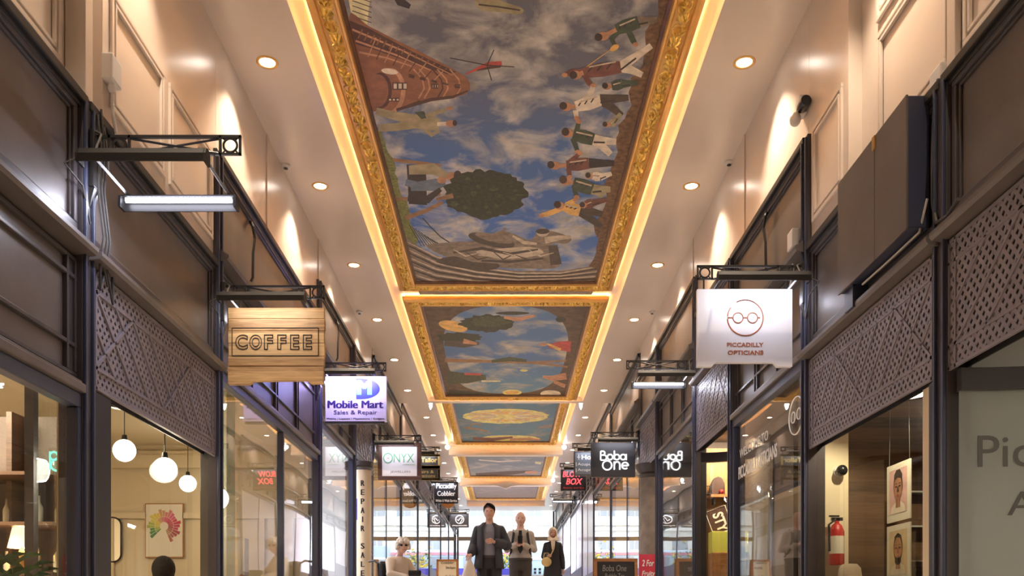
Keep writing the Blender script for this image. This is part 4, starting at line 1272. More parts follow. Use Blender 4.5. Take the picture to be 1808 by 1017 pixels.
def paint1(c):
    B = o_
    # far corner buildings at the top edge
    c.area([(605, -60), (660, -60), (648, 45), (622, 36)], B['cream'])
    for k in range(5): c.stroke([(622, -8 + k * 9), (656, 4 + k * 9)], 1.6, B['stone_dark'])
    c.stroke([(680, -40), (708, 4), (724, 12)], [12, 16, 8], B['black'])
    c.smooth([(838, 0), (848, 17), (885, 22), (918, 25), (921, 14), (880, 0), (860, -15)], B['khaki'])
    c.stroke([(845, 8), (880, 12), (918, 18)], 3, B['stone_dark'])
    # round-ended brick building lying along the left edge
    c.smooth([(616, 30), (651, 46), (700, 71), (745, 93), (795, 119), (822, 136), (830, 151), (822, 166), (795, 172), (760, 177), (730, 187), (700, 195), (668, 196), (650, 180)], B['brick'])
    c.area([(617, 36), (651, 50), (730, 92), (805, 127), (790, 131), (740, 116), (660, 87), (628, 78)], B['brick_dark'])
    for k, (a, b) in enumerate((((622, 52), (800, 133)), ((628, 72), (770, 128)), ((634, 92), (730, 118)))):
        c.stroke([a, ((a[0] + b[0]) / 2, (a[1] + b[1]) / 2 - 3), b], [3.5, 3, 1.5], B['brick_light'])
    for k in range(16):
        t = k / 15
        c.stroke([(640 + 160 * t, 52 + 74 * t), (632 + 165 * t, 68 + 58 * t)], 2.2, B['brick'])
    for cx, rx, ry, mm in ((690, 26, 40, 'brick_light'), (684, 24, 37, 'brick'), (672, 20, 32, 'brick_dark'), (667, 19, 29, 'brick')):
        c.ell(cx, 160, rx, ry, B[mm])
    for x in (742, 752, 775, 784, 806):
        c.stroke([(x - 12, 122), (x + 4, 140), (x + 7, 156), (x - 3, 174)], 2.6, B['brick_dark' if x % 2 else 'brick_light'])
    c.ell(688, 126, 15, 5, B['offwhite'], rot=.15)
    for x, y, w, h in ((706, 152, 26, 13), (768, 152, 12, 9), (695, 176, 20, 7), (808, 152, 10, 7)):
        c.area([(x - w / 2, y - h / 2), (x + w / 2, y - h / 2), (x + w / 2, y + h / 2), (x - w / 2, y + h / 2)], B['brick_dark'])
        for k in range(3): c.area([(x - w / 2 + 2 + k * w / 3, y - h / 2 + 2), (x - w / 2 + w / 3 + k * w / 3 - 1, y - h / 2 + 2), (x - w / 2 + w / 3 + k * w / 3 - 1, y + h / 2 - 2), (x - w / 2 + 2 + k * w / 3, y + h / 2 - 2)], B['offwhite'])
    c.stroke([(830, 152), (844, 152)], [20, 8], B['steel'])
    for k in range(9):
        t = k / 8
        c.stroke([(664 + 118 * t, 66 + 60 * t), (650 + 116 * t, 100 + 42 * t)], 1.8, B['brick_dark' if k % 2 else 'brick_light'])
    for q in (0, 1, 2): c.stroke([(720 + 26 * q, 186 - 5 * q), (742 + 26 * q, 178 - 3 * q)], 3, B['brick_dark'])
    c.stroke([(700, 194), (760, 176), (800, 171), (826, 160)], [5, 6, 5, 2], B['brick_dark'])
    for q in range(5): c.area([(722 + 20 * q, 130 + 5 * q), (732 + 20 * q, 133 + 5 * q), (731 + 20 * q, 139 + 4 * q), (721 + 20 * q, 136 + 4 * q)], B['brick_dark'])
    # helicopter
    c.stroke([(822, 131), (842, 122), (862, 115), (886, 112)], [2, 5, 12, 9], B['red']); c.stroke([(842, 124), (866, 119), (884, 117)], [2, 5, 4], B['brick_dark'])
    for e in ((794, 102), (872, 88), (868, 142), (908, 118)): c.stroke([(860, 115), e], 1.8, B['black'])
    # man with his arms out
    c.stroke([(664, 196), (700, 205), (735, 212)], [13, 15, 20], B['khaki']); c.stroke([(668, 226), (700, 224), (738, 217)], [13, 14, 18], B['khaki'])
    c.stroke([(735, 214), (760, 217), (776, 220)], [24, 28, 18], B['khaki']); c.area([(732, 198), (748, 196), (756, 208), (744, 210)], B['green_coat'])
    c.stroke([(752, 206), (772, 198), (788, 194)], [9, 8, 6], B['khaki']); c.ell(794, 191, 6, 3, B['skin'])
    c.stroke([(752, 228), (762, 238), (776, 230)], [9, 8, 6], B['khaki'])
    c.stroke([(772, 219), (790, 218)], 7, B['offwhite']); c.ell(796, 218, 9, 6, B['skin']); c.ell(803, 217, 4, 5, B['hair'])
    # grass verge with a bench
    r = random.Random(4)
    P = [(655, 232)]
    for k in range(24): P.append((676 + k * 2.55 + r.uniform(-4, 5), 232 + k * 8.2))
    P += [(735, 432), (690, 432)]
    c.area(P, B['grass'])
    for y in (282, 352): c.stroke([(694, y), (760, y + 8 if y < 300 else y - 4), (778, y + 10 if y < 300 else y - 10)], [6, 6, 5], B['wood'])
    c.stroke([(716, 385), (752, 372), (782, 357)], [8, 7, 6], B['wood'])
    c.area([(718, 290), (752, 294), (754, 362), (722, 360)], B['black'])
    c.stroke([(722, 300), (765, 298), (790, 312)], [16, 20, 10], B['khaki']); c.ell(798, 312, 10, 8, B['skin']); c.ell(808, 310, 7, 9, B['hair'])
    c.stroke([(725, 330), (770, 326), (786, 322)], [14, 22, 10], B['denim']); c.ell(780, 318, 8, 6, B['skin'])
    c.stroke([(720, 350), (755, 352), (778, 334)], [10, 14, 8], B['black']); c.stroke([(716, 322), (735, 326)], 12, B['denim'])
    # tree crown lying in the sky
    c.ell(856, 343, 72, 42, B['tree'], 60, .08, 2)
    for k in range(46):
        a = r.uniform(0, 2 * PI); q = math.sqrt(r.random())
        c.ell(856 + 66 * q * math.cos(a), 342 + 36 * q * math.sin(a), r.uniform(4, 10), r.uniform(2, 5), B['tree2' if k % 3 == 0 else 'tree'], 12, .3, k)
    c.stroke([(770, 352), (800, 345)], [5, 9], B['wood'])
    # railings and curved stone steps with a reclining statue
    for k in range(10): c.stroke([(722 + k * 5.4, 396 + k * 3.6), (744 + k * 5.6, 434 + k * .4)], 1.3, B['iron'])
    c.stroke([(746, 384), (760, 400), (778, 418), (800, 432)], 2, B['iron'])
    band = [(700, 418), (760, 448), (830, 468), (910, 478), (990, 478), (1075, 468), (1085, 520), (690, 520)]
    c.area(band, B['stone'])
    for k in range(5):
        c.stroke([(706 + k * 6, 425 + k * 15), (770, 453 + k * 11), (840, 472 + k * 8), (915, 482 + k * 6), (990, 482 + k * 5), (1080, 470 + k * 9)], [1.6, 2.4, 2.4, 2.2, 2, 1.6], B['stone_light'])
        c.stroke([(706 + k * 6, 431 + k * 15), (770, 458 + k * 11), (840, 476 + k * 8), (915, 485 + k * 6), (990, 485 + k * 5), (1080, 474 + k * 9)], [3, 4, 4, 3, 3, 3], B['stone_dark'])
    c.smooth([(752, 434), (790, 428), (840, 424), (880, 408), (905, 412), (935, 424), (950, 410), (975, 408), (1008, 420), (1000, 430), (975, 432), (988, 470), (930, 474), (850, 470), (800, 458)], B['stone'])
    c.ell(868, 424, 42, 11, B['stone_dark'], rot=.22)
    c.smooth([(840, 444), (890, 438), (940, 436), (960, 446), (930, 454), (880, 456)], B['stone_light'])
    c.stroke([(800, 446), (850, 438), (900, 448), (950, 440)], [3, 5, 5, 3], B['stone_dark']); c.stroke([(850, 460), (900, 462), (960, 456)], [3, 5, 3], B['stone_dark'])
    c.ell(958, 410, 11, 8, B['stone_light']); c.ell(958, 408, 12, 5, B['stone_dark']); c.stroke([(962, 424), (985, 420), (1008, 418)], [12, 9, 6], B['stone_light'])
    c.stroke([(885, 412), (892, 402)], [5, 4], B['stone']); c.area([(968, 434), (984, 432), (992, 466), (972, 468)], B['stone_dark'])
    for k in range(7): c.stroke([(800 + 22 * k, 440 + (k % 3) * 5), (822 + 22 * k, 452 + (k % 2) * 6), (846 + 22 * k, 446 + (k % 3) * 6)], [1, 3, 1], B['stone_dark' if k % 2 else 'stone_light'])
    c.ell(872, 420, 34, 7, B['stone'], rot=.22); c.stroke([(905, 416), (925, 428), (948, 430)], [4, 6, 4], B['stone_light'])
    c.smooth([(770, 462), (800, 452), (835, 462), (880, 466), (870, 476), (820, 474)], B['stone_dark'])
    # rock edge on the right with people climbing and hauling
    P = [(1225, -40)]
    for k in range(44):
        y_ = -40 + 510 * k / 43
        P.append((893 + .2655 * (1095 - y_) - 17 - 10 * math.sin(PI * k / 43) + r.uniform(-4, 4) - 5 * math.sin(k * .9), y_))
    P += [(1110, 475)]
    c.area(P, B['rock'])
    F = c.figure
    F((1160, 34), (1128, 38), (1088, 52), (1056, 68), B['stone'], B['green_coat'], B['skin'], [(1092, 55), (1080, 68), (1086, 82)], [(1110, 55), (1118, 72), (1122, 78)], 26)
    c.stroke([(1082, 84), (1035, 118)], 1.4, B['ochre']); c.ell(1085, 84, 9, 5, B['ochre'], rot=-.6)
    F((1150, 80), (1096, 118), (1030, 128), (1012, 134), B['offwhite'], B['maroon'], B['skin'], [(1030, 128), (1040, 146), (1046, 152)], [(1040, 126), (1010, 126), (997, 132)], 26, (1134, 132))
    F((1126, 146), (1098, 148), (1080, 152), (1068, 152), B['green_coat'], B['green_coat'], B['skin'], None, None, 20)
    F((1110, 172), (1060, 176), (1016, 188), (994, 188), B['stone_dark'], B['offwhite'], B['skin'], [(1030, 178), (1044, 162), (1048, 150)], [(1016, 194), (1018, 208)], 26, (1098, 204))
    F((1096, 200), (1085, 214), (1078, 220), (1068, 220), B['khaki'], B['khaki'], B['skin'], None, None, 16)
    F((1088, 250), (1048, 246), (1012, 236), (998, 234), B['offwhite'], B['green_coat'], B['skin'], [(1018, 232), (1022, 214)], [(1012, 244), (1020, 268)], 26, (1078, 272))
    F((1084, 288), (1040, 288), (1000, 292), (972, 292), B['black'], B['maroon'], B['skin'], [(1006, 286), (1024, 270)], [(1004, 298), (1006, 312)], 24)
    F((1080, 306), (1060, 312), (1046, 310), (1038, 310), B['offwhite'], B['offwhite'], B['skin'], None, None, 18)
    F((1078, 334), (1046, 334), (1012, 322), (994, 318), B['khaki'], B['green_coat'], B['skin'], [(1014, 328), (1018, 348)], None, 26, (1066, 346))
    F((1062, 400), (1024, 372), (996, 364), (984, 362), B['stone_dark'], B['ochre'], B['skin'], [(996, 366), (970, 376), (956, 380)], [(1002, 360), (1016, 352)], 24, (1064, 378))
    F((1072, 352), (1046, 358), (1034, 362), (1028, 362), B['maroon'], B['maroon'], B['skin'], None, None, 18)
mural(0, 'nearest gilt framed ceiling mural, clouded sky with brick building, tree and climbing figures',
      [(0, (.15, .14, .17)), (.25, (.15, .16, .22)), (.45, (.08, .18, .45)), (.70, (.06, .18, .56)), (.86, (.10, .23, .58)), (1, (.20, .29, .50))], (.68, .65, .62), paint1, .47, 1.7)
def vignette(c, m_, t=.20):
    # dark arched surround of the painted opening
    ya, yb = c.y
    n = 48
    hx, hy = PW, (yb - ya) / 2; cy = (ya + yb) / 2
    def inner(a):
        q = 2.8
        cx_, sy_ = math.cos(a), math.sin(a)
        return (hx * .86 * abs(cx_) ** (2 / q) * (1 if cx_ > 0 else -1), cy + (hy * .955) * abs(sy_) ** (2 / q) * (1 if sy_ > 0 else -1))
    def outer(a):
        cx_, sy_ = math.cos(a), math.sin(a); k = min(1 / max(abs(cx_), 1e-6), 1 / max(abs(sy_), 1e-6))
        return (hx * cx_ * k, cy + hy * sy_ * k)
    c.L += 1
    h = c.hp - .000012 * c.L
    for k in range(n):
        a, b = 2 * PI * k / n, 2 * PI * (k + 1) / n
        P = [outer(a), outer(b), inner(b), inner(a)]
        c.mb.add([(x, y, h) for x, y in P], [(0, 1, 2, 3)], c.mi(m_))
def paint2(c):
    B = o_
    vignette(c, pm('umber', (.075, .045, .025), .4, 8))
    c.ell(800, 576, 26, 9, B['ochre'], rot=.2); c.ell(858, 571, 46, 15, B['tree'], 40, .12, 5); c.ell(866, 568, 34, 9, B['tree2'], 30, .2, 6)
    c.ell(812, 596, 40, 9, B['tree'], 30, .14, 7); c.stroke([(785, 606), (820, 608), (846, 606)], [9, 12, 5], B['stone_dark']); c.stroke([(818, 602), (842, 607)], [9, 4], B['skin'])
    c.stroke([(890, 560), (915, 564), (945, 557)], [5, 8, 4], B['skin']); c.ell(905, 553, 30, 3, B['tree']); c.ell(990, 564, 9, 5, B['tree'])
    c.stroke([(1008, 612), (985, 610), (968, 611)], [20, 14, 6], B['red']); c.stroke([(990, 618), (966, 607)], [6, 3], B['ochre']); c.ell(960, 608, 7, 3, B['skin'])
    c.stroke([(785, 636), (860, 638), (930, 640), (1000, 637)], [7, 5, 4, 3], B['wood']); c.stroke([(930, 640), (970, 643), (1002, 648)], [4, 4, 3], B['wood'])
    c.stroke([(868, 638), (900, 634), (930, 637)], [5, 8, 5], B['tree2'])
    c.stroke([(790, 666), (825, 668), (858, 666)], [22, 18, 8], B['tree2']); c.stroke([(820, 660), (850, 661)], [4, 4], B['red']); c.stroke([(850, 673), (884, 673)], [3, 2], B['cream'])
    c.stroke([(1000, 664), (975, 668), (958, 665)], [12, 9, 4], B['skin']); c.stroke([(998, 682), (978, 674)], [7, 5], B['skin'])
    c.ell(904, 693, 17, 5, B['gold']); c.ell(904, 693, 12, 3, B['ochre']); c.ell(925, 654, 7, 2, B['gold']); c.ell(972, 695, 18, 6, B['offwhite'])
    c.stroke([(792, 692), (825, 697), (852, 696)], [8, 14, 6], B['tree'])
mural(1, 'second gilt framed ceiling mural, dark arched surround and a bare bough across the sky',
      [(0, (.10, .22, .42)), (.5, (.09, .20, .46)), (1, (.13, .30, .46))], (.62, .58, .50), paint2, .50, 1.2)
def paint3(c):
    B = o_
    P = []
    c.ell(893, 735, 75, 13, B['gold'], 36, .04, 3); c.ell(893, 735, 60, 8.5, B['ochre'], 30); c.ell(893, 736, 42, 5, B['gold'], 26)
    for k in range(14):
        a = 2 * PI * k / 14
        c.stroke([(893 + 20 * math.cos(a), 735 + 3 * math.sin(a)), (893 + 68 * math.cos(a), 735 + 11 * math.sin(a))], [2, 3], B['cream' if k % 2 else 'stone_light'])
    c.stroke([(818, 755), (845, 758), (862, 762)], [3, 3, 2], B['wood']); c.stroke([(826, 756), (834, 748), (850, 750)], [3, 2, 2], B['wood']); c.stroke([(950, 755), (975, 752), (990, 750)], [4, 6, 4], B['stone'])
    c.ell(900, 774, 52, 5.5, B['gold'], 26, .05); c.stroke([(835, 774), (868, 776), (905, 772)], [5, 6, 3], B['maroon']); c.stroke([(900, 776), (935, 775), (955, 777)], [4, 5, 2], B['skin'])
mural(2, 'third gilt framed ceiling mural, blue sky around a large golden oval burst',
      [(0, (.08, .18, .30)), (.5, (.09, .21, .35)), (1, (.10, .25, .34))], (.38, .36, .31), paint3, .56, 1.4)
def paint4(c):
    B = o_
    c.stroke([(840, 838), (900, 835), (940, 832)], [5, 7, 3], B['stone_dark']); c.ell(938, 834, 12, 2.5, B['skin'], 18); c.stroke([(945, 817), (955, 818)], 4, B['cream'])
    c.stroke([(845, 812), (880, 815), (920, 813)], [1.5, 2, 1], B['offwhite'])
mural(3, 'fourth gilt framed ceiling mural of grey banded clouds, before the carved lozenge',
      [(0, (.24, .26, .29)), (.5, (.21, .26, .31)), (1, (.28, .28, .28))], (.50, .47, .43), paint4, .50, 1.0)
def paint5(c): pass
mural(4, 'fifth and farthest gilt framed ceiling mural of dusky red clouds near the exit',
      [(0, (.28, .23, .23)), (.5, (.30, .25, .26)), (1, (.34, .26, .23))], (.40, .33, .31), paint5, .5, 1.0)

# ================================================================== CEILING LIGHTS
def make_downlight():
    root = thing('downlight', 'round recessed downlight', 'downlight', (0, 0, 0), 'recessed ceiling downlights')
    mb = MB(); mb.lathe([(.082, .012), (.105, .0), (.105, -.006), (.080, -.008), (.072, .012)], (0, 0, 0), 32, caps=False); mb.build('trim_ring', 'gold_flat', root, fix=True)
    mb = MB(); mb.lathe([(.001, .001), (.074, .001), (.074, -.002), (.001, -.002)], (0, 0, 0), 32, caps=False); mb.build('lens', 'lens', root)
    lamp('downlight_beam', 'SPOT', (0, 0, -.02), P_DOWN, WARM, .05, parent=root, spot=math.radians(98), blend=.6)
    return root
YL = [1.24, 3.70, 6.17, 8.63, 11.09, 13.56, 16.02, 18.49, 20.95] + [23.42, 25.9, 28.4, 30.87, 33.4, 35.8, 38.3, 40.8, 43.3, 45.8]
first = make_downlight(); used = False
ORD = ['nearest', 'second', 'third', 'fourth', 'fifth', 'sixth', 'seventh', 'eighth', 'ninth', 'tenth', 'eleventh', 'twelfth', 'thirteenth', 'fourteenth', 'fifteenth', 'sixteenth', 'seventeenth', 'eighteenth', 'nineteenth']
for side in (-1, 1):
    seen = 0
    for y in YL:
        hc = HC1 if y < YSTEP else HC2
        lbl = 'round brass rimmed ceiling downlight, %s in the %s row' % (ORD[seen] if y > 8 else 'one of three nearer than the frame', LAB[side].split()[0])
        if y > 8: seen += 1
        d = first if not used else dup(first, (0, 0, 0))
        used = True
        d['label'] = lbl
        d.location = (side * 2.30, y, hc)
# light beams are not copied with the mesh parts of repeats that lie beyond the step twice over
for side in (-1, 1):
    for y, hc, nm in ((29.6, HC2, 'third'), (36.6, HC2, 'fourth')):
        x = side * 1.93
        root = thing('spotlight', 'small white spotlight at the %s corner of the %s mural' % (LAB[side].split()[0], nm), 'spotlight', (x, y, hc), 'small spotlights at the mural corners')
        mb = MB(); mb.lathe([(.05, 0), (.05, -.03), (.02, -.035)], (x, y, hc), 16); mb.build('rose', 'white_plastic', root)
        mb = MB(); mb.tube([(x, y, hc - .03), (x, y, hc - .10)], .012, 8); mb.build('stem', 'white_plastic', root)
        mb = MB(); mb.ball((x, y - .02, hc - .15), .075, 0, 18, 12); mb.build('head', 'lens', root)
    x = side * 1.93  # glowing taper built in place of a scallop of light on the cove
    root = thing('spotlight', 'slim tapering glow standing for a light scallop on the %s where the ceiling steps up' % LAB[side].split()[0], 'spotlight', (x, 23.0, HC2), 'tapered glow shapes at the ceiling step')
    mb = MB(); mb.lathe([(.001, -.46), (.03, -.40), (.075, -.14), (.08, -.04), (.001, -.02)], (x, 23.0, HC2), 18); mb.build('shade', 'lens', root)
    mb = MB(); mb.tube([(x, 23.0, HC2 - .04), (x, 23.0, HC2)], .01, 6); mb.build('stem', 'white_plastic', root)
def detector(x, y, h, label):
    root = thing('smoke_detector', label, 'smoke detector', (x, y, h), 'small ceiling detectors')
    mb = MB(); mb.lathe([(.001, 0), (.055, 0), (.055, -.02), (.04, -.035), (.001, -.035)], (x, y, h), 20); mb.build('base', 'white_plastic', root)
    mb = MB(); mb.lathe([(.02, -.03), (.026, -.045), (.001, -.05)], (x, y, h), 14); mb.build('sensor', 'black_plastic', root)
detector(-2.60, 10.58, HC1, 'small dark sensor at the left ceiling edge between the second and third downlights')
detector(2.62, 10.5, HC1, 'small dark sensor at the right ceiling edge beside the first mural')
detector(0, 14.85, HC1 + .105, 'round white detector in the middle of the beam between the first two murals')
detector(-2.55, 15.6, HC1, 'small dark sensor at the left ceiling edge beside the second mural')
detector(2.55, 15.6, HC1, 'small dark sensor at the right ceiling edge beside the second mural')

# ================================================================== SIGN BRACKETS AND THEIR LAMPS
XT = 1.67          # reach of a bracket's tip from the middle of the arcade
def bracket(side, y, ztop, label, tube='tube', sign=True, watts=14, col=COOL, drop=.21):
    root = thing('sign_bracket', label, 'sign bracket', (side * XF, y, ztop - .12), 'cast iron sign brackets on the shopfront posts')
    b = .018
    X = lambda q: side * q
    mb = MB()
    z1, z0 = ztop, ztop - .125
    mb.box(X(XT), X(XF + .02), y - b / 2, y + b / 2, z1 - b, z1)
    mb.box(X(XT), X(XF + .02), y - b / 2, y + b / 2, z0, z0 + b * .7)
    for q in (XT, XT + .125, XF - .28, XF - .155):
        mb.box(X(q), X(q + b * .8), y - b / 2, y + b / 2, z0, z1)
    mb.bar((X(XT + .13), y, z1 - .02), (X(XF - .28), y, z0 + .01), .011)
    mb.bar((X(XT + .13), y, z0 + .01), (X(XF - .28), y, z1 - .02), .011)
    mb.bar((X(XF - .1), y, z0 + .01), (X(XF), y, z1 - .02), .011)
    mb.build('truss', 'iron', root)
    for k, q in enumerate((XT + .0695, XF - .2105)):
        mb = MB(); mb.tube([(X(q) + .043 * math.cos(2 * PI * j / 24), y, (z0 + z1) / 2 + .043 * math.sin(2 * PI * j / 24)) for j in range(24)], .008, 6, closed=True)
        for a in range(4):
            t = PI / 4 + a * PI / 2
            mb.bar((X(q) + .05 * math.cos(t), y, (z0 + z1) / 2 + .05 * math.sin(t)), (X(q) + .075 * math.cos(t), y, (z0 + z1) / 2 + .075 * math.sin(t)), .008)
        mb.build('ring', 'iron', root)
    mb = MB()
    mb.box(X(XF - .07), X(XF + .0), y - .045, y + .045, ztop - .34, ztop + .02)
    mb.extrude([(0, -.34), (.07, -.34), (.02, -.52), (0, -.52)], lambda u, v, t: (side * (XF - u), t, ztop + v), y - .035, y + .035)
    mb.build('wall_plate', 'iron', root, bevel=.005)
    # two tube lamps on arms, before and behind the sign, each shining on it
    zt = ztop - drop
    xa, xb = XT + .12, XF - .10
    for e, yy in ((1, y - .29), (-1, y + .29)):
        mb = MB()
        arc = [(-.045 * e, -.045), (-.05 * e, .0), (-.035 * e, .035), (0, .048), (.03 * e, .035), (.027 * e, .028), (0, .038), (-.027 * e, .027), (-.04 * e, .0), (-.036 * e, -.045)]
        mb.extrude(arc, lambda u, v, t: (t, yy + u, zt + v), X(xa), X(xb), smooth=False)
        for q in (xa, xb): mb.extrude([(-.048 * e, -.045), (-.05 * e, .0), (-.035 * e, .035), (0, .048), (.035 * e, .03), (.04 * e, -.045)], lambda u, v, t: (t, yy + u, zt + v), X(q) - .008, X(q) + .008)
        tr = mb.build('lamp_trough', 'iron', root)
        mb = MB(); mb.tube([(X(xa + .03), yy + .002 * e, zt + .012), (X(xb - .03), yy + .002 * e, zt + .012)], .017, 12)
        mb.build('tube', tube, tr)
        lamp('sign_light', 'AREA', (X((xa + xb) / 2) - root.location.x, yy + .03 * e - y, zt - .03 - root.location.z), watts * .08, col, abs(xb - xa) - .08, rot=(math.radians(38) * e, 0, 0), parent=root, sy=.05)
    for q in (xa + .05, xb - .04):
        mb = MB(); mb.bar((X(q), y - .29, zt + .05), (X(q), y + .29, zt + .05), .016); mb.bar((X(q), y, zt + .05), (X(q), y, ztop - .12), .010)
        mb.build('lamp_arm', 'zinc', root)
    mb = MB()
    mb.tube([(X(XF - .02), y + .02, ztop + .05), (X(XF - .12), y - .05, ztop - .02), (X(XF - .14), y - .2, zt + .06), (X(XF - .12), y - .28, zt + .05)], .007, 6)
    mb.tube([(X(xb - .02), y - .30, zt), (X(XF - .03), y - .34, zt - .06), (X(XF - .045), y - .14, zt - .10), (X(XF - .05), y - .05, zt - .3)], .006, 6)
    mb.build('cable', 'cable', root)
    if sign:
        mb = MB()
        for q in (XT + .06, XF - .2): mb.bar((X(q), y, z0), (X(q), y, z0 - .09), .010)
        mb.build('hanger', 'iron', root)
    return root

bracket(-1, 5.65, 3.06, 'left bracket nearest the camera, with a lit tube and no sign', sign=False, watts=44, drop=.285)
bracket(-1, 8.25, 3.085, 'left bracket carrying the wooden coffee sign', watts=10, col=(1, .93, .85))
bracket(-1, 12.5, 3.60, 'left bracket carrying the phone repair sign', 'tube_violet', watts=60, col=(.50, .42, 1.0))
bracket(-1, 17.7, 3.66, 'left bracket carrying the jewellers sign', watts=10)
bracket(-1, 22.7, 4.40, 'left bracket carrying the gold framed tailor sign', watts=12, col=(1, .95, .85))
bracket(-1, 31.0, 4.95, 'left bracket carrying the black cobbler sign', watts=14)
bracket(-1, 41.2, 5.10, 'left bracket carrying the charcoal roundel sign', watts=8)
bracket(1, 7.82, 3.10, 'right bracket carrying the white spectacles sign', watts=13)
bracket(1, 12.4, 3.60, 'right bracket with a bare lit tube beyond the spectacles sign', sign=False, watts=26, drop=.265)
bracket(1, 17.6, 3.70, 'right bracket carrying the white neon lettered sign', watts=4)
bracket(1, 22.5, 4.45, 'right bracket carrying the grey acupuncture sign', watts=8)
bracket(1, 27.7, 4.86, 'right bracket carrying the red neon sign', watts=6)
bracket(1, 34.0, 4.80, 'farthest right bracket with a bare lit tube near the exit', sign=False, watts=26, drop=.265)

# ================================================================== HANGING SIGNS
def sign_root(name, label, x0, x1, y, z0): return thing(name, label, 'hanging sign', ((x0 + x1) / 2, y, z0), 'hanging shop signs')
# 1 wooden coffee sign
y, x0, x1, z0, z1 = 8.25, -2.553, -1.665, 2.17, 2.872
root = sign_root('hanging_sign', 'pale wooden plank sign with outlined COFFEE lettering in a box', x0, x1, y, z0)
edges = [z1, 2.77, 2.66, 2.545, 2.425, 2.335, 2.285]
for k in range(6):
    a, b = edges[k + 1] + .003, edges[k]
    if k == 5: continue
    mb = MB(); mb.box(x0 + .004 * (k % 2), x1 - .005 * ((k + 1) % 2), y - .025, y + .025, a, b); mb.build('plank', 'oak', root, bevel=.004)
mb = MB()
P = [(x0, 2.328), (x1 - .01, 2.330), (x1 - .015, z0 + .01), (x1 - .13, z0 + .005), (x1 - .16, z0 + .035), (x0 + .24, z0 + .03), (x0 + .19, z0 - .002), (x0, z0)]
mb.extrude(P, lambda u, v, t: (u, t, v), y - .03, y + .025); mb.build('plank', 'oak', root, bevel=.004)
F = facing_cam(y - .0255)
mb = MB()
bx0, bx1, bz0, bz1 = -2.515, -1.722, 2.43, 2.685
for a, b in (((bx0, bz0), (bx1, bz0)), ((bx1, bz0), (bx1, bz1)), ((bx1, bz1), (bx0, bz1)), ((bx0, bz1), (bx0, bz0))):
    mb.bar(F(*a, .001), F(*b, .001), .006)
mb.build('ink_border', 'ink', root)
xs = [-2.485, -2.355, -2.222, -2.10, -1.982, -1.865]
for ch, xx in zip('COFFEE', xs):
    text_mb(ch, xx, xx + (.115 if ch in 'CO' else .085), 2.485, 2.625, F, bold=.03, outline=.024).build('letter', 'ink', root, fix=False)
# 2 phone repair sign
y, x0, x1, z0, z1 = 12.5, -2.515, -1.662, 2.77, 3.40
root = sign_root('hanging_sign', 'white sign reading Mobile Mart with a blue oval logo, washed by violet light', x0, x1, y, z0)
mb = MB(); mb.box(x0, x1, y - .03, y + .03, z0, z1); mb.build('board', 'sign_white', root, bevel=.004)
mb = MB(); mb.box(x0 - .004, x1 - .03, y - .035, y + .035, z0 - .03, z0); mb.build('bottom_rail', 'iron', root)
F = facing_cam(y - .0305)
mb = MB(); cx = -2.085; pts = [(cx, 3.08), (cx, 3.365)]
for k in range(17):
    a = PI / 2 - PI * k / 16; pts.append((cx + .06 + .27 * math.cos(a) ** .9 if math.cos(a) > 0 else cx + .06, 3.222 + .142 * math.sin(a)))
mb.extrude(pts, lambda u, v, t: F(u, v, t), 0, .002); mb.build('oval_logo', 'blue_ink', root)
text_mb('M', -2.33, -2.10, 3.14, 3.345, F, 0, depth=.004, fat=.018).build('white_letter', 'white_ink', root, fix=False)
text_mb('M', -2.075, -1.865, 3.14, 3.345, F, 0, depth=.005, fat=.018).build('blue_letter', 'cyan_emissive', root, fix=False)
mb = text_mb('Mobile Mart', x0 + .03, x1 - .045, 2.955, 3.06, F, 0, fat=.007)
mb.build('lettering', 'indigo_ink', root, fix=False)
mb = text_mb('Sales & Repair', x0 + .12, x1 - .13, 2.85, 2.925, F, .0); mb.build('lettering', 'indigo_ink', root, fix=False)
mb = text_mb('Mobile | Laptops | Playstations | Gadgets', x0 + .02, x1 - .03, 2.79, 2.82, F, .0); mb.build('lettering', 'indigo_ink', root, fix=False)
# 3 jewellers sign
y, x0, x1, z0, z1 = 17.7, -2.525, -1.668, 2.77, 3.50
root = sign_root('hanging_sign', 'brown framed white sign with green ONYX lettering', x0, x1, y, z0)
mb = MB(); mb.box(x0, x1, y - .05, y + .05, z0, z0 + .075); mb.box(x0, x1, y - .05, y + .05, z1 - .075, z1); mb.box(x0, x0 + .085, y - .05, y + .05, z0 + .075, z1 - .075); mb.box(x1 - .085, x1, y - .05, y + .05, z0 + .075, z1 - .075)
mb.build('frame', 'brown_frame', root, bevel=.01)
mb = MB(); mb.box(x0 + .08, x1 - .08, y - .03, y + .03, z0 + .07, z1 - .07); mb.build('panel', 'sign_white', root)
F = facing_cam(y - .0305)
mb = MB(); mb.tube([F(-2.325 + .085 * math.cos(2 * PI * k / 26), 3.20 + .095 * math.sin(2 * PI * k / 26), .002) for k in range(26)], .010, 6, closed=True)
mb.merge(text_mb('NYX', -2.215, -1.81, 3.115, 3.29, F, .0))
mb.build('lettering', 'green_ink', root, fix=False)
text_mb('THE', -2.355, -2.295, 3.185, 3.21, F, .01).build('small_lettering', 'copper_ink', root, fix=False)
text_mb('collection', -2.03, -1.80, 3.06, 3.085, F, .0).build('small_lettering', 'green_ink', root, fix=False)
text_mb('JEWELLERS', -2.28, -1.88, 2.90, 2.95, F, .0).build('small_lettering', 'grey_ink', root, fix=False)
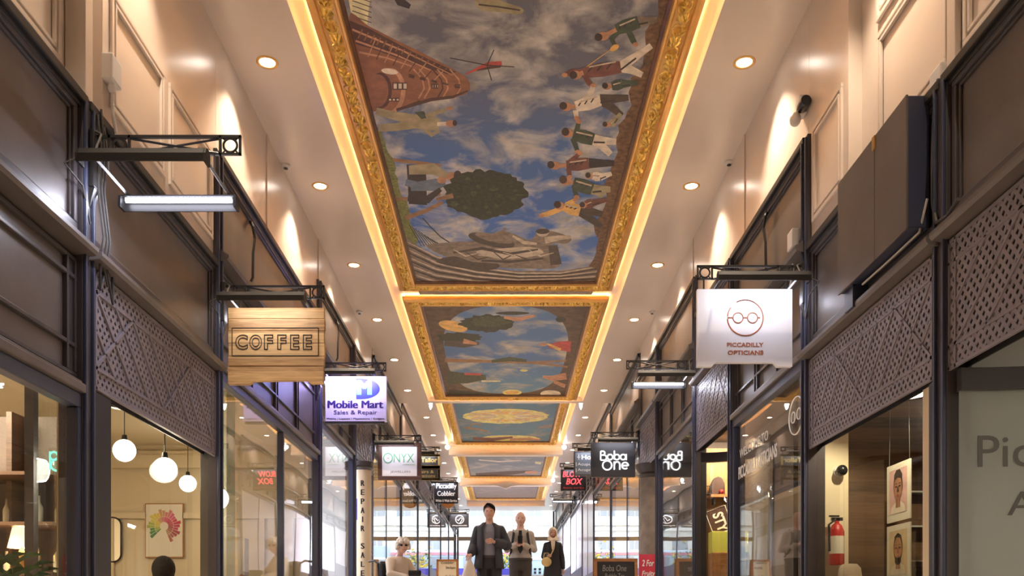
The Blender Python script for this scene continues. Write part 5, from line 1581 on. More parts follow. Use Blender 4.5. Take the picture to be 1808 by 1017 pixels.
# 4 tailor sign
y, x0, x1, z0, z1 = 22.7, -2.54, -1.667, 3.55, 4.20
root = sign_root('hanging_sign', 'dark gold framed sign with two panels behind the ONYX sign', x0, x1, y, z0)
mb = MB(); mb.box(x0, x1, y - .03, y + .03, z0, z1); mb.build('board', 'sign_dark', root)
mb = MB()
for a, b in ((z0, z0 + .05), (z1 - .05, z1), (3.83, 3.92)): mb.box(x0, x1, y - .045, y + .045, a, b)
for a, b in ((z0 + .05, 3.83), (3.92, z1 - .05)): mb.box(x0, x0 + .05, y - .045, y + .045, a, b); mb.box(x1 - .05, x1, y - .045, y + .045, a, b); mb.build('gilt_frame', 'gold_ink', root, bevel=.006)
F = facing_cam(y - .0305)
text_mb('Top Tailor', x0 + .07, x1 - .07, 3.96, 4.12, F, .03).build('lettering', 'gold_ink', root, fix=False)
text_mb('Repairs &\nAlterations', x0 + .12, x1 - .12, 3.62, 3.80, F, .0).build('small_lettering', 'gold_ink', root, fix=False)
# 5 cobbler sign
y, x0, x1, z0, z1 = 31.0, -2.47, -1.65, 4.04, 4.80
root = sign_root('hanging_sign', 'black sign with white Piccadilly Cobbler lettering', x0, x1, y, z0)
mb = MB(); mb.box(x0, x1, y - .04, y + .04, z0, z1); mb.build('board', 'sign_black', root, bevel=.006)
F = facing_cam(y - .0405)
text_mb('Piccadilly', x0 + .06, x1 - .05, 4.50, 4.74, F, 0, fat=.005).build('lettering', 'white_ink', root, fix=False)
text_mb('Cobbler', x0 + .10, x1 - .10, 4.30, 4.47, F, 0, fat=.005).build('lettering', 'white_ink', root, fix=False)
text_mb('While U Wait Service', x0 + .04, x1 - .04, 4.09, 4.18, F, .02).build('small_lettering', 'white_ink', root, fix=False)
mb = MB(); mb.extrude([(.22 * math.cos(PI + PI * k / 16), .16 * math.sin(PI + PI * k / 16)) for k in range(17)], lambda u, v, t: (-2.0 + u, t, z0 + v), y - .03, y + .03); mb.build('shoe_plaque', 'wood', root)
# 6 charcoal roundel sign
y, x0, x1, z0, z1 = 41.2, -2.55, -1.70, 4.26, 4.92
root = sign_root('hanging_sign', 'charcoal sign with a white ring and curl mark by the exit', x0, x1, y, z0)
mb = MB(); mb.box(x0, x1, y - .04, y + .04, z0, z1); mb.build('board', 'sign_dark', root, bevel=.01)
F = facing_cam(y - .0405)
cx, cz = -2.12, 4.63
mb = MB(); mb.ring((cx, y - .046, cz), .165, .205, .006)
mb.tube([F(cx + u, cz + v, .004) for u, v in ((-.12, .0), (-.06, -.06), (.0, .03), (.06, .09), (.12, .03), (.08, -.07), (.0, -.17))], .018, 6)
mb.build('roundel', 'white_ink', root)
text_mb('shapesmith', x0 + .08, x1 - .08, 4.31, 4.39, F, .03).build('lettering', 'white_ink', root, fix=False)
# 7 opticians sign
y, x0, x1, z0, z1 = 7.82, 1.667, 2.497, 2.21, 2.885
root = sign_root('hanging_sign', 'white square sign with a round face and spectacles logo', x0, x1, y, z0)
P = [(x0, z1), (x0, z0 + .0), (x0 + .13, z0 + .0), (x0 + .16, z0 + .035), (x1 - .16, z0 + .035), (x1 - .13, z0), (x1, z0), (x1, z1)]
mb = MB(); mb.extrude(P, lambda u, v, t: (u, t, v), y - .022, y + .022); mb.build('board', 'sign_white', root, bevel=.004)
F = facing_cam(y - .0225)
cx, cz, rr = 2.087, 2.635, .155
mb = MB()
A0 = math.radians(172)
mb.tube([F(cx + rr * math.cos(A0 + t), cz + rr * math.sin(A0 + t), .001) for t in [math.radians(12 + 296 * k / 40) for k in range(41)]], .0052, 6)
mb.tube([F(cx + rr * math.cos(t), cz + rr * math.sin(t), .001) for t in [math.radians(145 + (175 - 145) * k / 6) for k in range(7)]], .0052, 6)
mb.tube([F(cx + rr * math.cos(t), cz + rr * math.sin(t), .001) for t in [math.radians(62 + (118 - 62) * k / 8) for k in range(9)]], .0052, 6)
for q in (-.063, .063):
    mb.tube([F(cx + q + .044 * math.cos(2 * PI * k / 24), cz - .0 + .044 * math.sin(2 * PI * k / 24), .001) for k in range(24)], .0045, 6, closed=True)
mb.bar(F(cx - .018, cz, .001), F(cx + .018, cz, .001), .008); mb.bar(F(cx - .155, cz, .001), F(cx - .108, cz, .001), .008); mb.bar(F(cx + .108, cz, .001), F(cx + .128, cz, .001), .008)
mb.build('spectacles_logo', 'copper_ink', root)
text_mb('PICCADILLY', 1.928, 2.245, 2.382, 2.418, F, .02).build('lettering', 'copper_ink', root, fix=False)
text_mb('OPTICIANS', 1.934, 2.243, 2.312, 2.350, F, .02).build('lettering', 'copper_ink', root, fix=False)
# 8 white neon sign
y, x0, x1, z0, z1 = 17.6, 1.672, 2.542, 2.81, 3.49
root = sign_root('hanging_sign', 'charcoal sign with round white neon lettering reading Boba One', x0, x1, y, z0)
mb = MB(); mb.box(x0, x1, y - .04, y + .04, z0, z1); mb.build('board', 'sign_dark', root, bevel=.01)
F = facing_cam(y - .0405)
U0, UN = x0 + .165, .0
def px2(px, py): return ((px - VX) / FPX * y, (VY - py) / FPX * y)
tb = MB()
def loop_(px, py, r, a0=0, a1=360, n=22):
    c = px2(px, py); R_ = r / FPX * y
    pts = [F(c[0] + R_ * math.cos(math.radians(a0 + (a1 - a0) * k / n)), c[1] + R_ * math.sin(math.radians(a0 + (a1 - a0) * k / n)), .02) for k in range(n + (0 if a1 - a0 == 360 else 1))]
    tb.tube(pts, .013, 8, closed=(a1 - a0 == 360))
def line_(*pp): tb.tube([F(*px2(*p), .02) for p in pp], .013, 8)
line_((1060, 798), (1060, 813)); loop_(1064, 801, 3.2, -90, 90); line_((1060, 798), (1064, 797.8)); line_((1060, 804.5), (1066, 804.5)); loop_(1066, 809, 4.4, -90, 90); line_((1060, 813), (1066, 813.4))
loop_(1076.5, 808, 4.6); line_((1084, 797), (1084, 812)); loop_(1088.5, 808, 4.6); loop_(1099.5, 808, 4.6); line_((1105, 803), (1105, 813))
loop_(1071.5, 822.5, 8); line_((1084, 816), (1084, 830)); loop_(1089, 821, 4.6, 0, 180); line_((1093.6, 821), (1093.6, 830)); loop_(1103, 823, 5.6, 0, 310); line_((1098, 823), (1108, 823))
tb.build('neon_lettering', 'neon_white', root)
# 9 acupuncture sign
y, x0, x1, z0, z1 = 22.5, 1.71, 2.56, 3.63, 4.23
root = sign_root('hanging_sign', 'grey sign with white Acupuncture lettering and a small cross', x0, x1, y, z0)
mb = MB(); mb.box(x0, x1, y - .04, y + .04, z0, z1); mb.build('frame', 'sign_dark', root, bevel=.006)
M['sign_grey'] = mat('sign_blue_grey', (.16, .19, .22), .4)
mb = MB(); mb.box(x0 + .025, x1 - .025, y - .045, y, z0 + .025, z1 - .025); mb.build('panel', 'sign_grey', root)
F = facing_cam(y - .0455)
text_mb('Holistic', 1.90, 2.50, 4.03, 4.15, F, .03).build('lettering', 'white_ink', root, fix=False)
text_mb('Acupuncture', 1.80, 2.50, 3.86, 3.95, F, .005).build('lettering', 'white_ink', root, fix=False)
text_mb('Acupressure', 1.80, 2.50, 3.72, 3.81, F, .005).build('lettering', 'white_ink', root, fix=False)
mb = MB()
for a, b in (((1.79, 4.09), (1.87, 4.09)), ((1.83, 4.03), (1.83, 4.16)), ((1.765, 3.86), (1.765, 3.96)), ((1.765, 3.71), (1.765, 3.81))): mb.bar(F(*a, .002), F(*b, .002), .012)
mb.build('cross_mark', 'white_ink', root)
# 10 red neon sign
y, x0, x1, z0, z1 = 27.7, 1.70, 2.47, 4.0, 4.66
root = sign_root('hanging_sign', 'black sign with scrawled red neon lettering', x0, x1, y, z0)
mb = MB(); mb.box(x0, x1, y - .05, y + .05, z0, z1); mb.build('board', 'sign_black', root, bevel=.01)
F = facing_cam(y - .0505)
text_mb('BLOW', x0 + .06, x1 - .12, 4.42, 4.60, F, .02, shear=.15, depth=.012).build('neon_lettering', 'neon_red', root, fix=False)
text_mb('BOX', x0 + .16, x1 - .10, 4.19, 4.38, F, .02, shear=.25, depth=.012).build('neon_lettering', 'neon_red', root, fix=False)
text_mb('Beauty and Spa', x0 + .08, x1 - .05, 4.05, 4.12, F, .01).build('small_lettering', 'red_ink', root, fix=False)

# ================================================================== FIXTURES ON THE SHOPFRONTS
# stacked lettering on the cream curved column of the repair shop
cxx, cyy, crr = -2.60, 16.2, .165
root = thing('lettered_column', 'rounded cream column with stacked black letters on the left side', 'post', (cxx, cyy, floor_z(cyy)))
M['column_cream'] = mat('cream_column_paint', (.70, .58, .40), .35)
mb = MB(); mb.lathe([(crr, floor_z(cyy)), (crr, 2.72)], (cxx, cyy, 0), 36); mb.build('shaft', 'column_cream', root)
mb = MB(); mb.lathe([(crr + .01, 2.70), (crr + .05, 2.74), (crr + .03, 2.78), (crr + .05, 2.85)], (cxx, cyy, 0), 32); mb.build('capital', 'dark', root)
A_C = math.radians(-90 + 12)
FL = lambda u, v, d: (cxx + (crr + .001 + d) * math.cos(A_C + u / crr), cyy + (crr + .001 + d) * math.sin(A_C + u / crr), v)
yy = cyy - crr
PS = 'REPAIR SALES PURCHASE'
py = 853.0
for ch in PS:
    if ch != ' ':
        zc = (VY - py) / FPX * yy
        text_mb(ch, -.034 if ch != 'I' else -.011, .034 if ch != 'I' else .011, zc - .05, zc + .05, FL, .0, depth=.002, fat=.006).build('letter', 'ink', root, fix=False)
    py += 16.0 if ch != ' ' else 15
A_N = math.radians(-90 - 38)
mb = MB(); mb.extrude([(-.045, 1.80), (.045, 1.80), (.045, 2.18), (-.045, 2.18)], lambda u, v, t: (cxx + (crr + t) * math.cos(A_N + u / crr), cyy + (crr + t) * math.sin(A_N + u / crr), v), .001, .005)
small_thing('blue_notice', mb, 'tram_deep', 'small deep blue notice stuck on the cream lettered column', 'notice', (cxx - .1, cyy - .1, 1.80))
# stone column and red poster on the right
root = thing('stone_column', 'round brown stone column under the right lattice', 'column', (2.70, 16.6, floor_z(16.6)))
zf = floor_z(16.6)
mb = MB(); mb.lathe([(.30, zf), (.30, zf + .2), (.24, zf + .26), (.23, 2.62), (.23, 2.70)], (2.72, 16.6, 0), 32, caps=True); mb.build('shaft', 'stone', root)
mb = MB(); mb.lathe([(.235, 2.62), (.28, 2.68), (.25, 2.72), (.30, 2.80), (.32, 2.88)], (2.72, 16.6, 0), 32); mb.build('capital', 'dark', root)
root = thing('crimson_poster', 'crimson poster with white scrawl standing against the stone column', 'poster', (2.52, 16.3, .2))
mb = MB(); mb.box(2.43, 2.75, 16.30, 16.32, floor_z(16.3), 1.20); mb.build('board', 'pinkred', root)
F = facing_cam(16.298)
text_mb('2 For', 2.48, 2.70, .98, 1.10, F, .02, shear=.2).build('lettering', 'white_ink', root, fix=False)
text_mb('Fruity', 2.48, 2.72, .78, .90, F, .02, shear=.2).build('lettering', 'white_ink', root, fix=False)
# chalkboard A-board, noticeboard A-board
def a_board(x0, x1, y, z0, z1, label, face, frame, lines, ink):
    root = thing('pavement_board', label, 'A-board', ((x0 + x1) / 2, y, z0))
    w = .055
    def P(u, v, t): return (u, y + (v - z0) * .16 + t, v)
    for nm, sg in (('front_panel', 1), ('rear_panel', -1)):
        def Q(u, v, t, sg=sg): return (u, y + .42 / 2 - sg * (.21 - (v - z0) * .15) + sg * t, v)
        mb = MB()
        for (a, b, c, d) in ((x0, x1, z0 + .1, z0 + .1 + w), (x0, x1, z1 - w, z1), (x0, x0 + w, z0, z1), (x1 - w, x1, z0, z1)):
            mb.extrude([(a, c), (b, c), (b, d), (a, d)], Q, -.012, .012)
        p_ = mb.build(nm, frame, root, bevel=.004)
        mb = MB(); mb.extrude([(x0 + w, z0 + .15), (x1 - w, z0 + .15), (x1 - w, z1 - w), (x0 + w, z1 - w)], Q, -.004, .006); mb.build('slate', face, p_)
        if sg == 1:
            for (t, a, b, c, d) in lines:
                text_mb(t, a, b, c, d, lambda u, v, dd: Q(u, v, -.005 - dd), .0, shear=.15).build('lettering', ink, p_, fix=False)
    return root
yb = 15.6
zb = floor_z(yb)
a_board((1050 - VX) / FPX * yb, (1128 - VX) / FPX * yb, yb, zb, (VY - 985) / FPX * yb, 'orange wood framed chalkboard standing by the right shop', 'slate', 'wood',
        [('Boba One', 1.70, 2.12, .86, .97, ), ('Bubble Tea', 1.74, 2.08, .74, .82)], 'chalk')
yb = 24.0
zb = floor_z(yb)
nx0, nx1 = (770 - VX) / FPX * yb, (809 - VX) / FPX * yb
a_board(nx0, nx1, yb, zb, (VY - 987) / FPX * yb, 'cream noticeboard in a wooden frame standing before the cobbler', 'paper', 'wood',
        [('Shoe Repairs', nx0 + .25, nx1 - .08, 1.36, 1.46), ('Key Cutting', nx0 + .25, nx1 - .08, 1.12, 1.22), ('Cobbler', nx0 + .12, nx1 - .12, 1.52, 1.58)], 'ink')
# opticians lettering on the window glass
FR = facing_in(1, XF + .004)
root = thing('window_lettering', 'white welcome lettering on the opticians glass', 'window lettering', (XF, 9.6, 1.4))
text_mb('WELCOME TO', -10.15, -9.05, 1.83, 1.93, FR, .01, depth=.002).build('small_lettering', 'white_ink', root, fix=False)
text_mb('PICCADILLY OPTICIANS', -10.2, -8.75, 1.60, 1.74, FR, .02, depth=.002).build('lettering', 'white_ink', root, fix=False)
root = thing('window_logo', 'thin white round spectacles logo on the opticians glass', 'window logo', (XF, 8.2, 1.8))
mb = MB()
mb.tube([(XF + .002, 8.18 + .20 * math.cos(2 * PI * k / 36), 1.87 + .17 * math.sin(2 * PI * k / 36)) for k in range(36)], .006, 5, closed=True)
for q in (-.08, .08): mb.tube([(XF + .002, 8.18 + q + .055 * math.cos(2 * PI * k / 20), 1.87 + .05 * math.sin(2 * PI * k / 20)) for k in range(20)], .005, 5, closed=True)
mb.build('outline', 'white_ink', root)
# frosted corner glass lettering, following the bend
root = thing('window_lettering', 'large dark serif lettering on the frosted corner glass', 'window lettering', (2.9, 5.0, .6))
def bend(y1=5.34, depth=1.5, y_in=4.3):
    pts = []
    for k in range(61):
        a = k / 60 * PI / 2
        pts.append((XF + .02 + depth * math.sin(a), y1 - .07 - (y1 - .07 - y_in) * (1 - math.cos(a))))
    L = [0]
    for p, q in zip(pts[:-1], pts[1:]): L.append(L[-1] + math.hypot(q[0] - p[0], q[1] - p[1]))
    def f(u, v, d):
        for i in range(60):
            if u <= L[i + 1] or i == 59:
                t = (u - L[i]) / (L[i + 1] - L[i])
                x = pts[i][0] + t * (pts[i + 1][0] - pts[i][0]); y = pts[i][1] + t * (pts[i + 1][1] - pts[i][1])
                tx, ty = pts[i + 1][0] - pts[i][0], pts[i + 1][1] - pts[i][1]; h = math.hypot(tx, ty)
                return (x + ty / h * (.006 + d), y - tx / h * (.006 + d), v)
    return f
M['etch'] = mat('grey_etched_letters', (.10, .095, .085), .6)
fb_ = bend()
zf = on_wall(5.24)
u0 = .105
text_mb('Piccadilly', u0, u0 + 1.02, zf(0, 842)[1], zf(0, 768)[1], fb_, .0, depth=.002).build('lettering', 'etch', root, fix=False)
text_mb('Arcade', u0 + .17, u0 + .86, zf(0, 910)[1], zf(0, 868)[1], fb_, .0, depth=.002).build('lettering', 'etch', root, fix=False)

# big brown boxed cabinet on the right fascia
root = thing('boxed_cabinet', 'large brown boxed cabinet fixed over the right fascia', 'cabinet', (2.6, 6.1, 2.44))
mb = MB(); mb.box(2.50, 2.632, 5.56, 6.70, 2.44, 3.26); mb.build('carcass', 'navy', root, bevel=.004)
for a, b in ((5.555, 6.03), (6.036, 6.70)):
    mb = MB(); mb.box(2.485, 2.50, a, b, 2.43, 3.265); mb.build('door', 'fascia', root, bevel=.004)
mb = MB(); mb.box(2.474, 2.486, 6.01, 6.055, 3.17, 3.26); mb.build('clasp', 'brass', root, bevel=.003)
mb = MB(); mb.box(2.52, 2.66, 6.50, 6.66, 2.28, 2.44); mb.build('support_block', 'navy', root, bevel=.004)
mb = MB(); mb.tube([(2.60, 5.52, 2.60), (2.58, 5.58, 2.42), (2.58, 6.0, 2.42), (2.56, 6.42, 2.41)], .008, 6)
small_thing('white_cable', mb, 'cable_white', 'white cable slung under the brown boxed cabinet', 'cable', (2.6, 5.9, 2.42))
mb = MB(); mb.tube([(2.64, 5.46, 3.30), (2.62, 5.47, 3.1), (2.60, 5.45, 2.8), (2.61, 5.47, 2.55), (2.60, 5.4, 2.40), (2.59, 5.25, 2.37), (2.58, 5.1, 2.40)], .012, 8)
small_thing('dark_cable', mb, 'cable', 'thick dark cable hanging beside the brown boxed cabinet', 'cable', (2.6, 5.4, 2.5))
# junction boxes and security camera
def jbox(x, y, z, label, side):
    root = thing('junction_box', label, 'junction box', (x, y, z), 'white junction boxes on the upper walls')
    mb = MB(); mb.box(x, x - side * .075, y - .075, y + .075, z, z + .17); mb.build('case', 'white_plastic', root, bevel=.01)
    mb = MB(); mb.lathe([(.022, 0), (.028, -.03), (.015, -.06)], (x - side * .04, y, z), 12); mb.build('gland', 'white_plastic', root)
    mb = MB(); mb.tube([(x - side * .04, y, z - .05), (x - side * .045, y, z - .2), (x - side * .06, y + .02, z - .32)], .012, 8); mb.build('conduit', 'cable_white', root)
jbox(-XF - .0, 5.93, 3.55, 'white junction box on the left wall above the first bracket', -1)
jbox(XF + .1, 5.58, 3.27, 'white junction box on the right wall above the brown cabinet', 1)
jbox(XF, 8.12, 3.36, 'white junction box on the right wall above the spectacles sign', 1)
root = thing('security_camera', 'white security camera with a black lens high on the right wall', 'security camera', (2.6, 7.95, 4.5))
mb = MB(); mb.box(2.58, 2.65, 7.86, 7.98, 4.46, 4.62); mb.build('mount', 'white_plastic', root, bevel=.01)
mb = MB(); mb.lathe([(.03, .06), (.045, 0), (.048, -.1), (.045, -.12)], (2.60, 7.86, 4.50), 18, 0, 'Y'); mb.build('lens_hood', 'black_plastic', root)
mb = MB(); mb.ball((2.555, 7.9, 4.42), (.05, .055, .06), 0, 18, 12); mb.build('housing', 'white_plastic', root)
# iron hooks on the fascia boards
def hook(side, y, z, label):
    x = side * (XF + .0)
    mb = MB(); mb.tube([(x, y, z + .28), (x - side * .03, y - .02, z + .22), (x - side * .035, y + .03, z + .12), (x - side * .03, y - .02, z - .05), (x - side * .02, y, z - .3), (x, y, z - .34)], [.02, .017, .013, .013, .013, .013], 8)
    small_thing('iron_hook', mb, 'iron', label, 'hook', (x, y, z), group='bent iron hooks on the fascia boards')
hook(-1, 9.3, 3.86, 'bent iron hook on the left fascia above the coffee window')
hook(1, 9.05, 3.86, 'bent iron hook on the right fascia above the spectacles sign')
hook(-1, 14.0, 4.40, 'bent iron hook on the left fascia above the phone repair sign')
# cable bundle by the first bracket
for k, (dy, dz) in enumerate(((0, 0), (.05, .06), (.09, -.03))):
    mb = MB(); mb.tube([(-2.60, 5.70 + dy, 3.22 + dz), (-2.57, 5.68 + dy, 3.0), (-2.58, 5.66 + dy, 2.75), (-2.57, 5.72 + dy, 2.45), (-2.58, 5.69 + dy, 2.28), (-2.60, 5.74 + dy * 2, 2.12 + dz), (-2.60, 5.82 + dy, 2.3)], .008, 6)
    small_thing('loose_cable', mb, 'cable', 'loose cable hanging down the left post under the first bracket', 'cable', (-2.6, 5.7, 2.4), group='loose cables under the first left bracket')

# ================================================================== PEOPLE
def skin_mesh(verts, edges, radii, sub=2, root=0):
    me = bpy.data.meshes.new('body')
    me.from_pydata([tuple(v) for v in verts], edges, [])
    ob = bpy.data.objects.new('body', me); COL.objects.link(ob)
    sk = ob.modifiers.new('skin', 'SKIN'); sk.use_smooth_shade = True; sk.branch_smoothing = .6
    for i, d in enumerate(me.skin_vertices[0].data):
        r = radii[i]; d.radius = r if isinstance(r, tuple) else (r, r)
        d.use_root = (i == root)
    sb = ob.modifiers.new('smooth', 'SUBSURF'); sb.levels = sub; sb.render_levels = sub
    dg = bpy.context.evaluated_depsgraph_get()
    out = bpy.data.meshes.new_from_object(ob.evaluated_get(dg))
    vs = [tuple(v.co) for v in out.vertices]; fs = [tuple(p.vertices) for p in out.polygons]
    bpy.data.objects.remove(ob); bpy.data.meshes.remove(me); bpy.data.meshes.remove(out)
    return vs, fs
def chain(mb, pts, radii, sub=1):
    vs, fs = skin_mesh(pts, [(i, i + 1) for i in range(len(pts) - 1)], radii, sub)
    mb.add(vs, fs, 0, True)
def head_mb(mb, c, s, fwd, tilt=0.0):
    # head with brow, nose, lips, chin and ears; c = chin-to-crown middle, s = head height, fwd = facing direction
    n, m = 32, 26
    f = Vector(fwd).normalized(); rgt = Vector((f.y, -f.x, 0)); up = Vector((0, 0, 1))
    up2 = (up * math.cos(tilt) - f * math.sin(tilt)).normalized(); f2 = (f * math.cos(tilt) + up * math.sin(tilt)).normalized()
    c = Vector(c)
    vs = []
    for i in range(m + 1):
        z = -math.cos(PI * i / m)
        w = math.sqrt(max(0, 1 - z * z)) if z >= 0 else math.sqrt(max(0, 1 - abs(z) ** 2.8)) * (1 - .24 * abs(z) ** 1.5)
        for j in range(n):
            a = 2 * PI * j / n
            x = w * math.cos(a); y = w * math.sin(a)
            X, Y, Z = x * .335, y * .42, z * .5
            if y < 0 and z < -.3: Y *= 1 - .35 * min(1, (-z - .3) / .5)
            if y > .3:
                Y += .085 * math.exp(-((x / .13) ** 2)) * math.exp(-(((z + .12) / .16) ** 2))
                Y -= .04 * math.exp(-(((abs(x) - .38) / .17) ** 2)) * math.exp(-(((z - .06) / .11) ** 2))
                Y += .028 * math.exp(-((x / .26) ** 2)) * math.exp(-(((z + .52) / .07) ** 2))
                Y += .035 * math.exp(-((x / .3) ** 2)) * math.exp(-(((z + .86) / .14) ** 2))
            vs.append(c + (rgt * X + f2 * Y + up2 * Z) * s)
    fs = [(i * n + j, i * n + (j + 1) % n, (i + 1) * n + (j + 1) % n, (i + 1) * n + j) for i in range(m) for j in range(n)]
    mb.add(vs, fs, 0, True)
    def at(x, y, z): return c + (rgt * x + f2 * y + up2 * z) * s
    for sg in (-1, 1):
        mb.ball(at(sg * .335, -.03, -.0), (.045 * s, .05 * s, .095 * s), 0, 10, 8)
    return at, (rgt, f2, up2)
def loft(mb, rings, n=28):
    # closed stack of elliptical sections: (centre, rx, ry)
    vs = []
    for c, rx, ry in rings:
        for j in range(n):
            a = 2 * PI * j / n
            vs.append((c[0] + rx * math.cos(a), c[1] + ry * math.sin(a), c[2]))
    k = len(rings)
    fs = [(i * n + j, i * n + (j + 1) % n, (i + 1) * n + (j + 1) % n, (i + 1) * n + j) for i in range(k - 1) for j in range(n)]
    mb.add(vs, fs, 0, True)
    mb.add(vs[:n], [tuple(range(n - 1, -1, -1))]); mb.add(vs[-n:], [tuple(range(n))])
def limb(mb, pts, rs, n=14):
    # tapered limb with rounded joints
    mb.tube(pts, rs, n)
    for p, r in zip(pts, rs): mb.ball(p, r, 0, 14, 10)
def face_parts(at, s, root, sunglasses=False):
    mb = MB()
    if not sunglasses:
        for sg in (-1, 1): mb.ball(at(sg * .135, .375, .03), (.045 * s, .03 * s, .024 * s), 0, 10, 8)
        mb.build('eyes', 'hair_dark', root)
    else:
        for sg in (-1, 1): mb.ball(at(sg * .155, .40, .03), (.115 * s, .04 * s, .075 * s), 0, 14, 8)
        mb.tube([at(-.36, .05, .04), at(-.28, .38, .05), at(.28, .38, .05), at(.36, .05, .04)], .02 * s, 6); mb.build('sunglasses', 'black_plastic', root)
    mb = MB(); mb.tube([at(-.11, .405, -.265), at(0, .435, -.262), at(.11, .405, -.265)], .014 * s, 6); mb.build('mouth', 'copper_ink', root)
def hand(mb, wrist, direction, palm_n, thumb_side, size=.185, curl=.5):
    # palm and five separate, unequal, bent fingers; curl bends them towards -palm_n
    w = Vector(wrist); d = Vector(direction).normalized(); n = Vector(palm_n); n = (n - d * n.dot(d)).normalized(); sd = d.cross(n).normalized() * thumb_side
    k = size / .185
    chain(mb, [w, w + d * .045 * k, w + d * .085 * k], [(.026 * k, .018 * k), (.038 * k, .017 * k), (.036 * k, .014 * k)], 1)
    for i, (off, L) in enumerate(((.030, .070), (.010, .078), (-.010, .072), (-.030, .056))):
        p = w + d * .088 * k + sd * off * k
        q = p; P = [w + d * .06 * k + sd * off * .8 * k, p]
        ang = curl * .5
        for seg in (.42, .32, .26):
            ang += curl * .55
            q = q + (d * math.cos(ang) - n * math.sin(ang)) * L * seg * k
            P.append(q)
        chain(mb, P, [.0095 * k, .0095 * k, .009 * k, .0085 * k, .0072 * k], 1)
    p = w + d * .03 * k + sd * .03 * k
    chain(mb, [w + d * .02 * k + sd * .012 * k, p, p + (d * .75 + sd * .55 - n * .25).normalized() * .035 * k, p + (d * .95 + sd * .35 - n * .45).normalized() * .064 * k], [.012 * k, .0115 * k, .0105 * k, .0085 * k], 1)
    return w + d * .085 * k

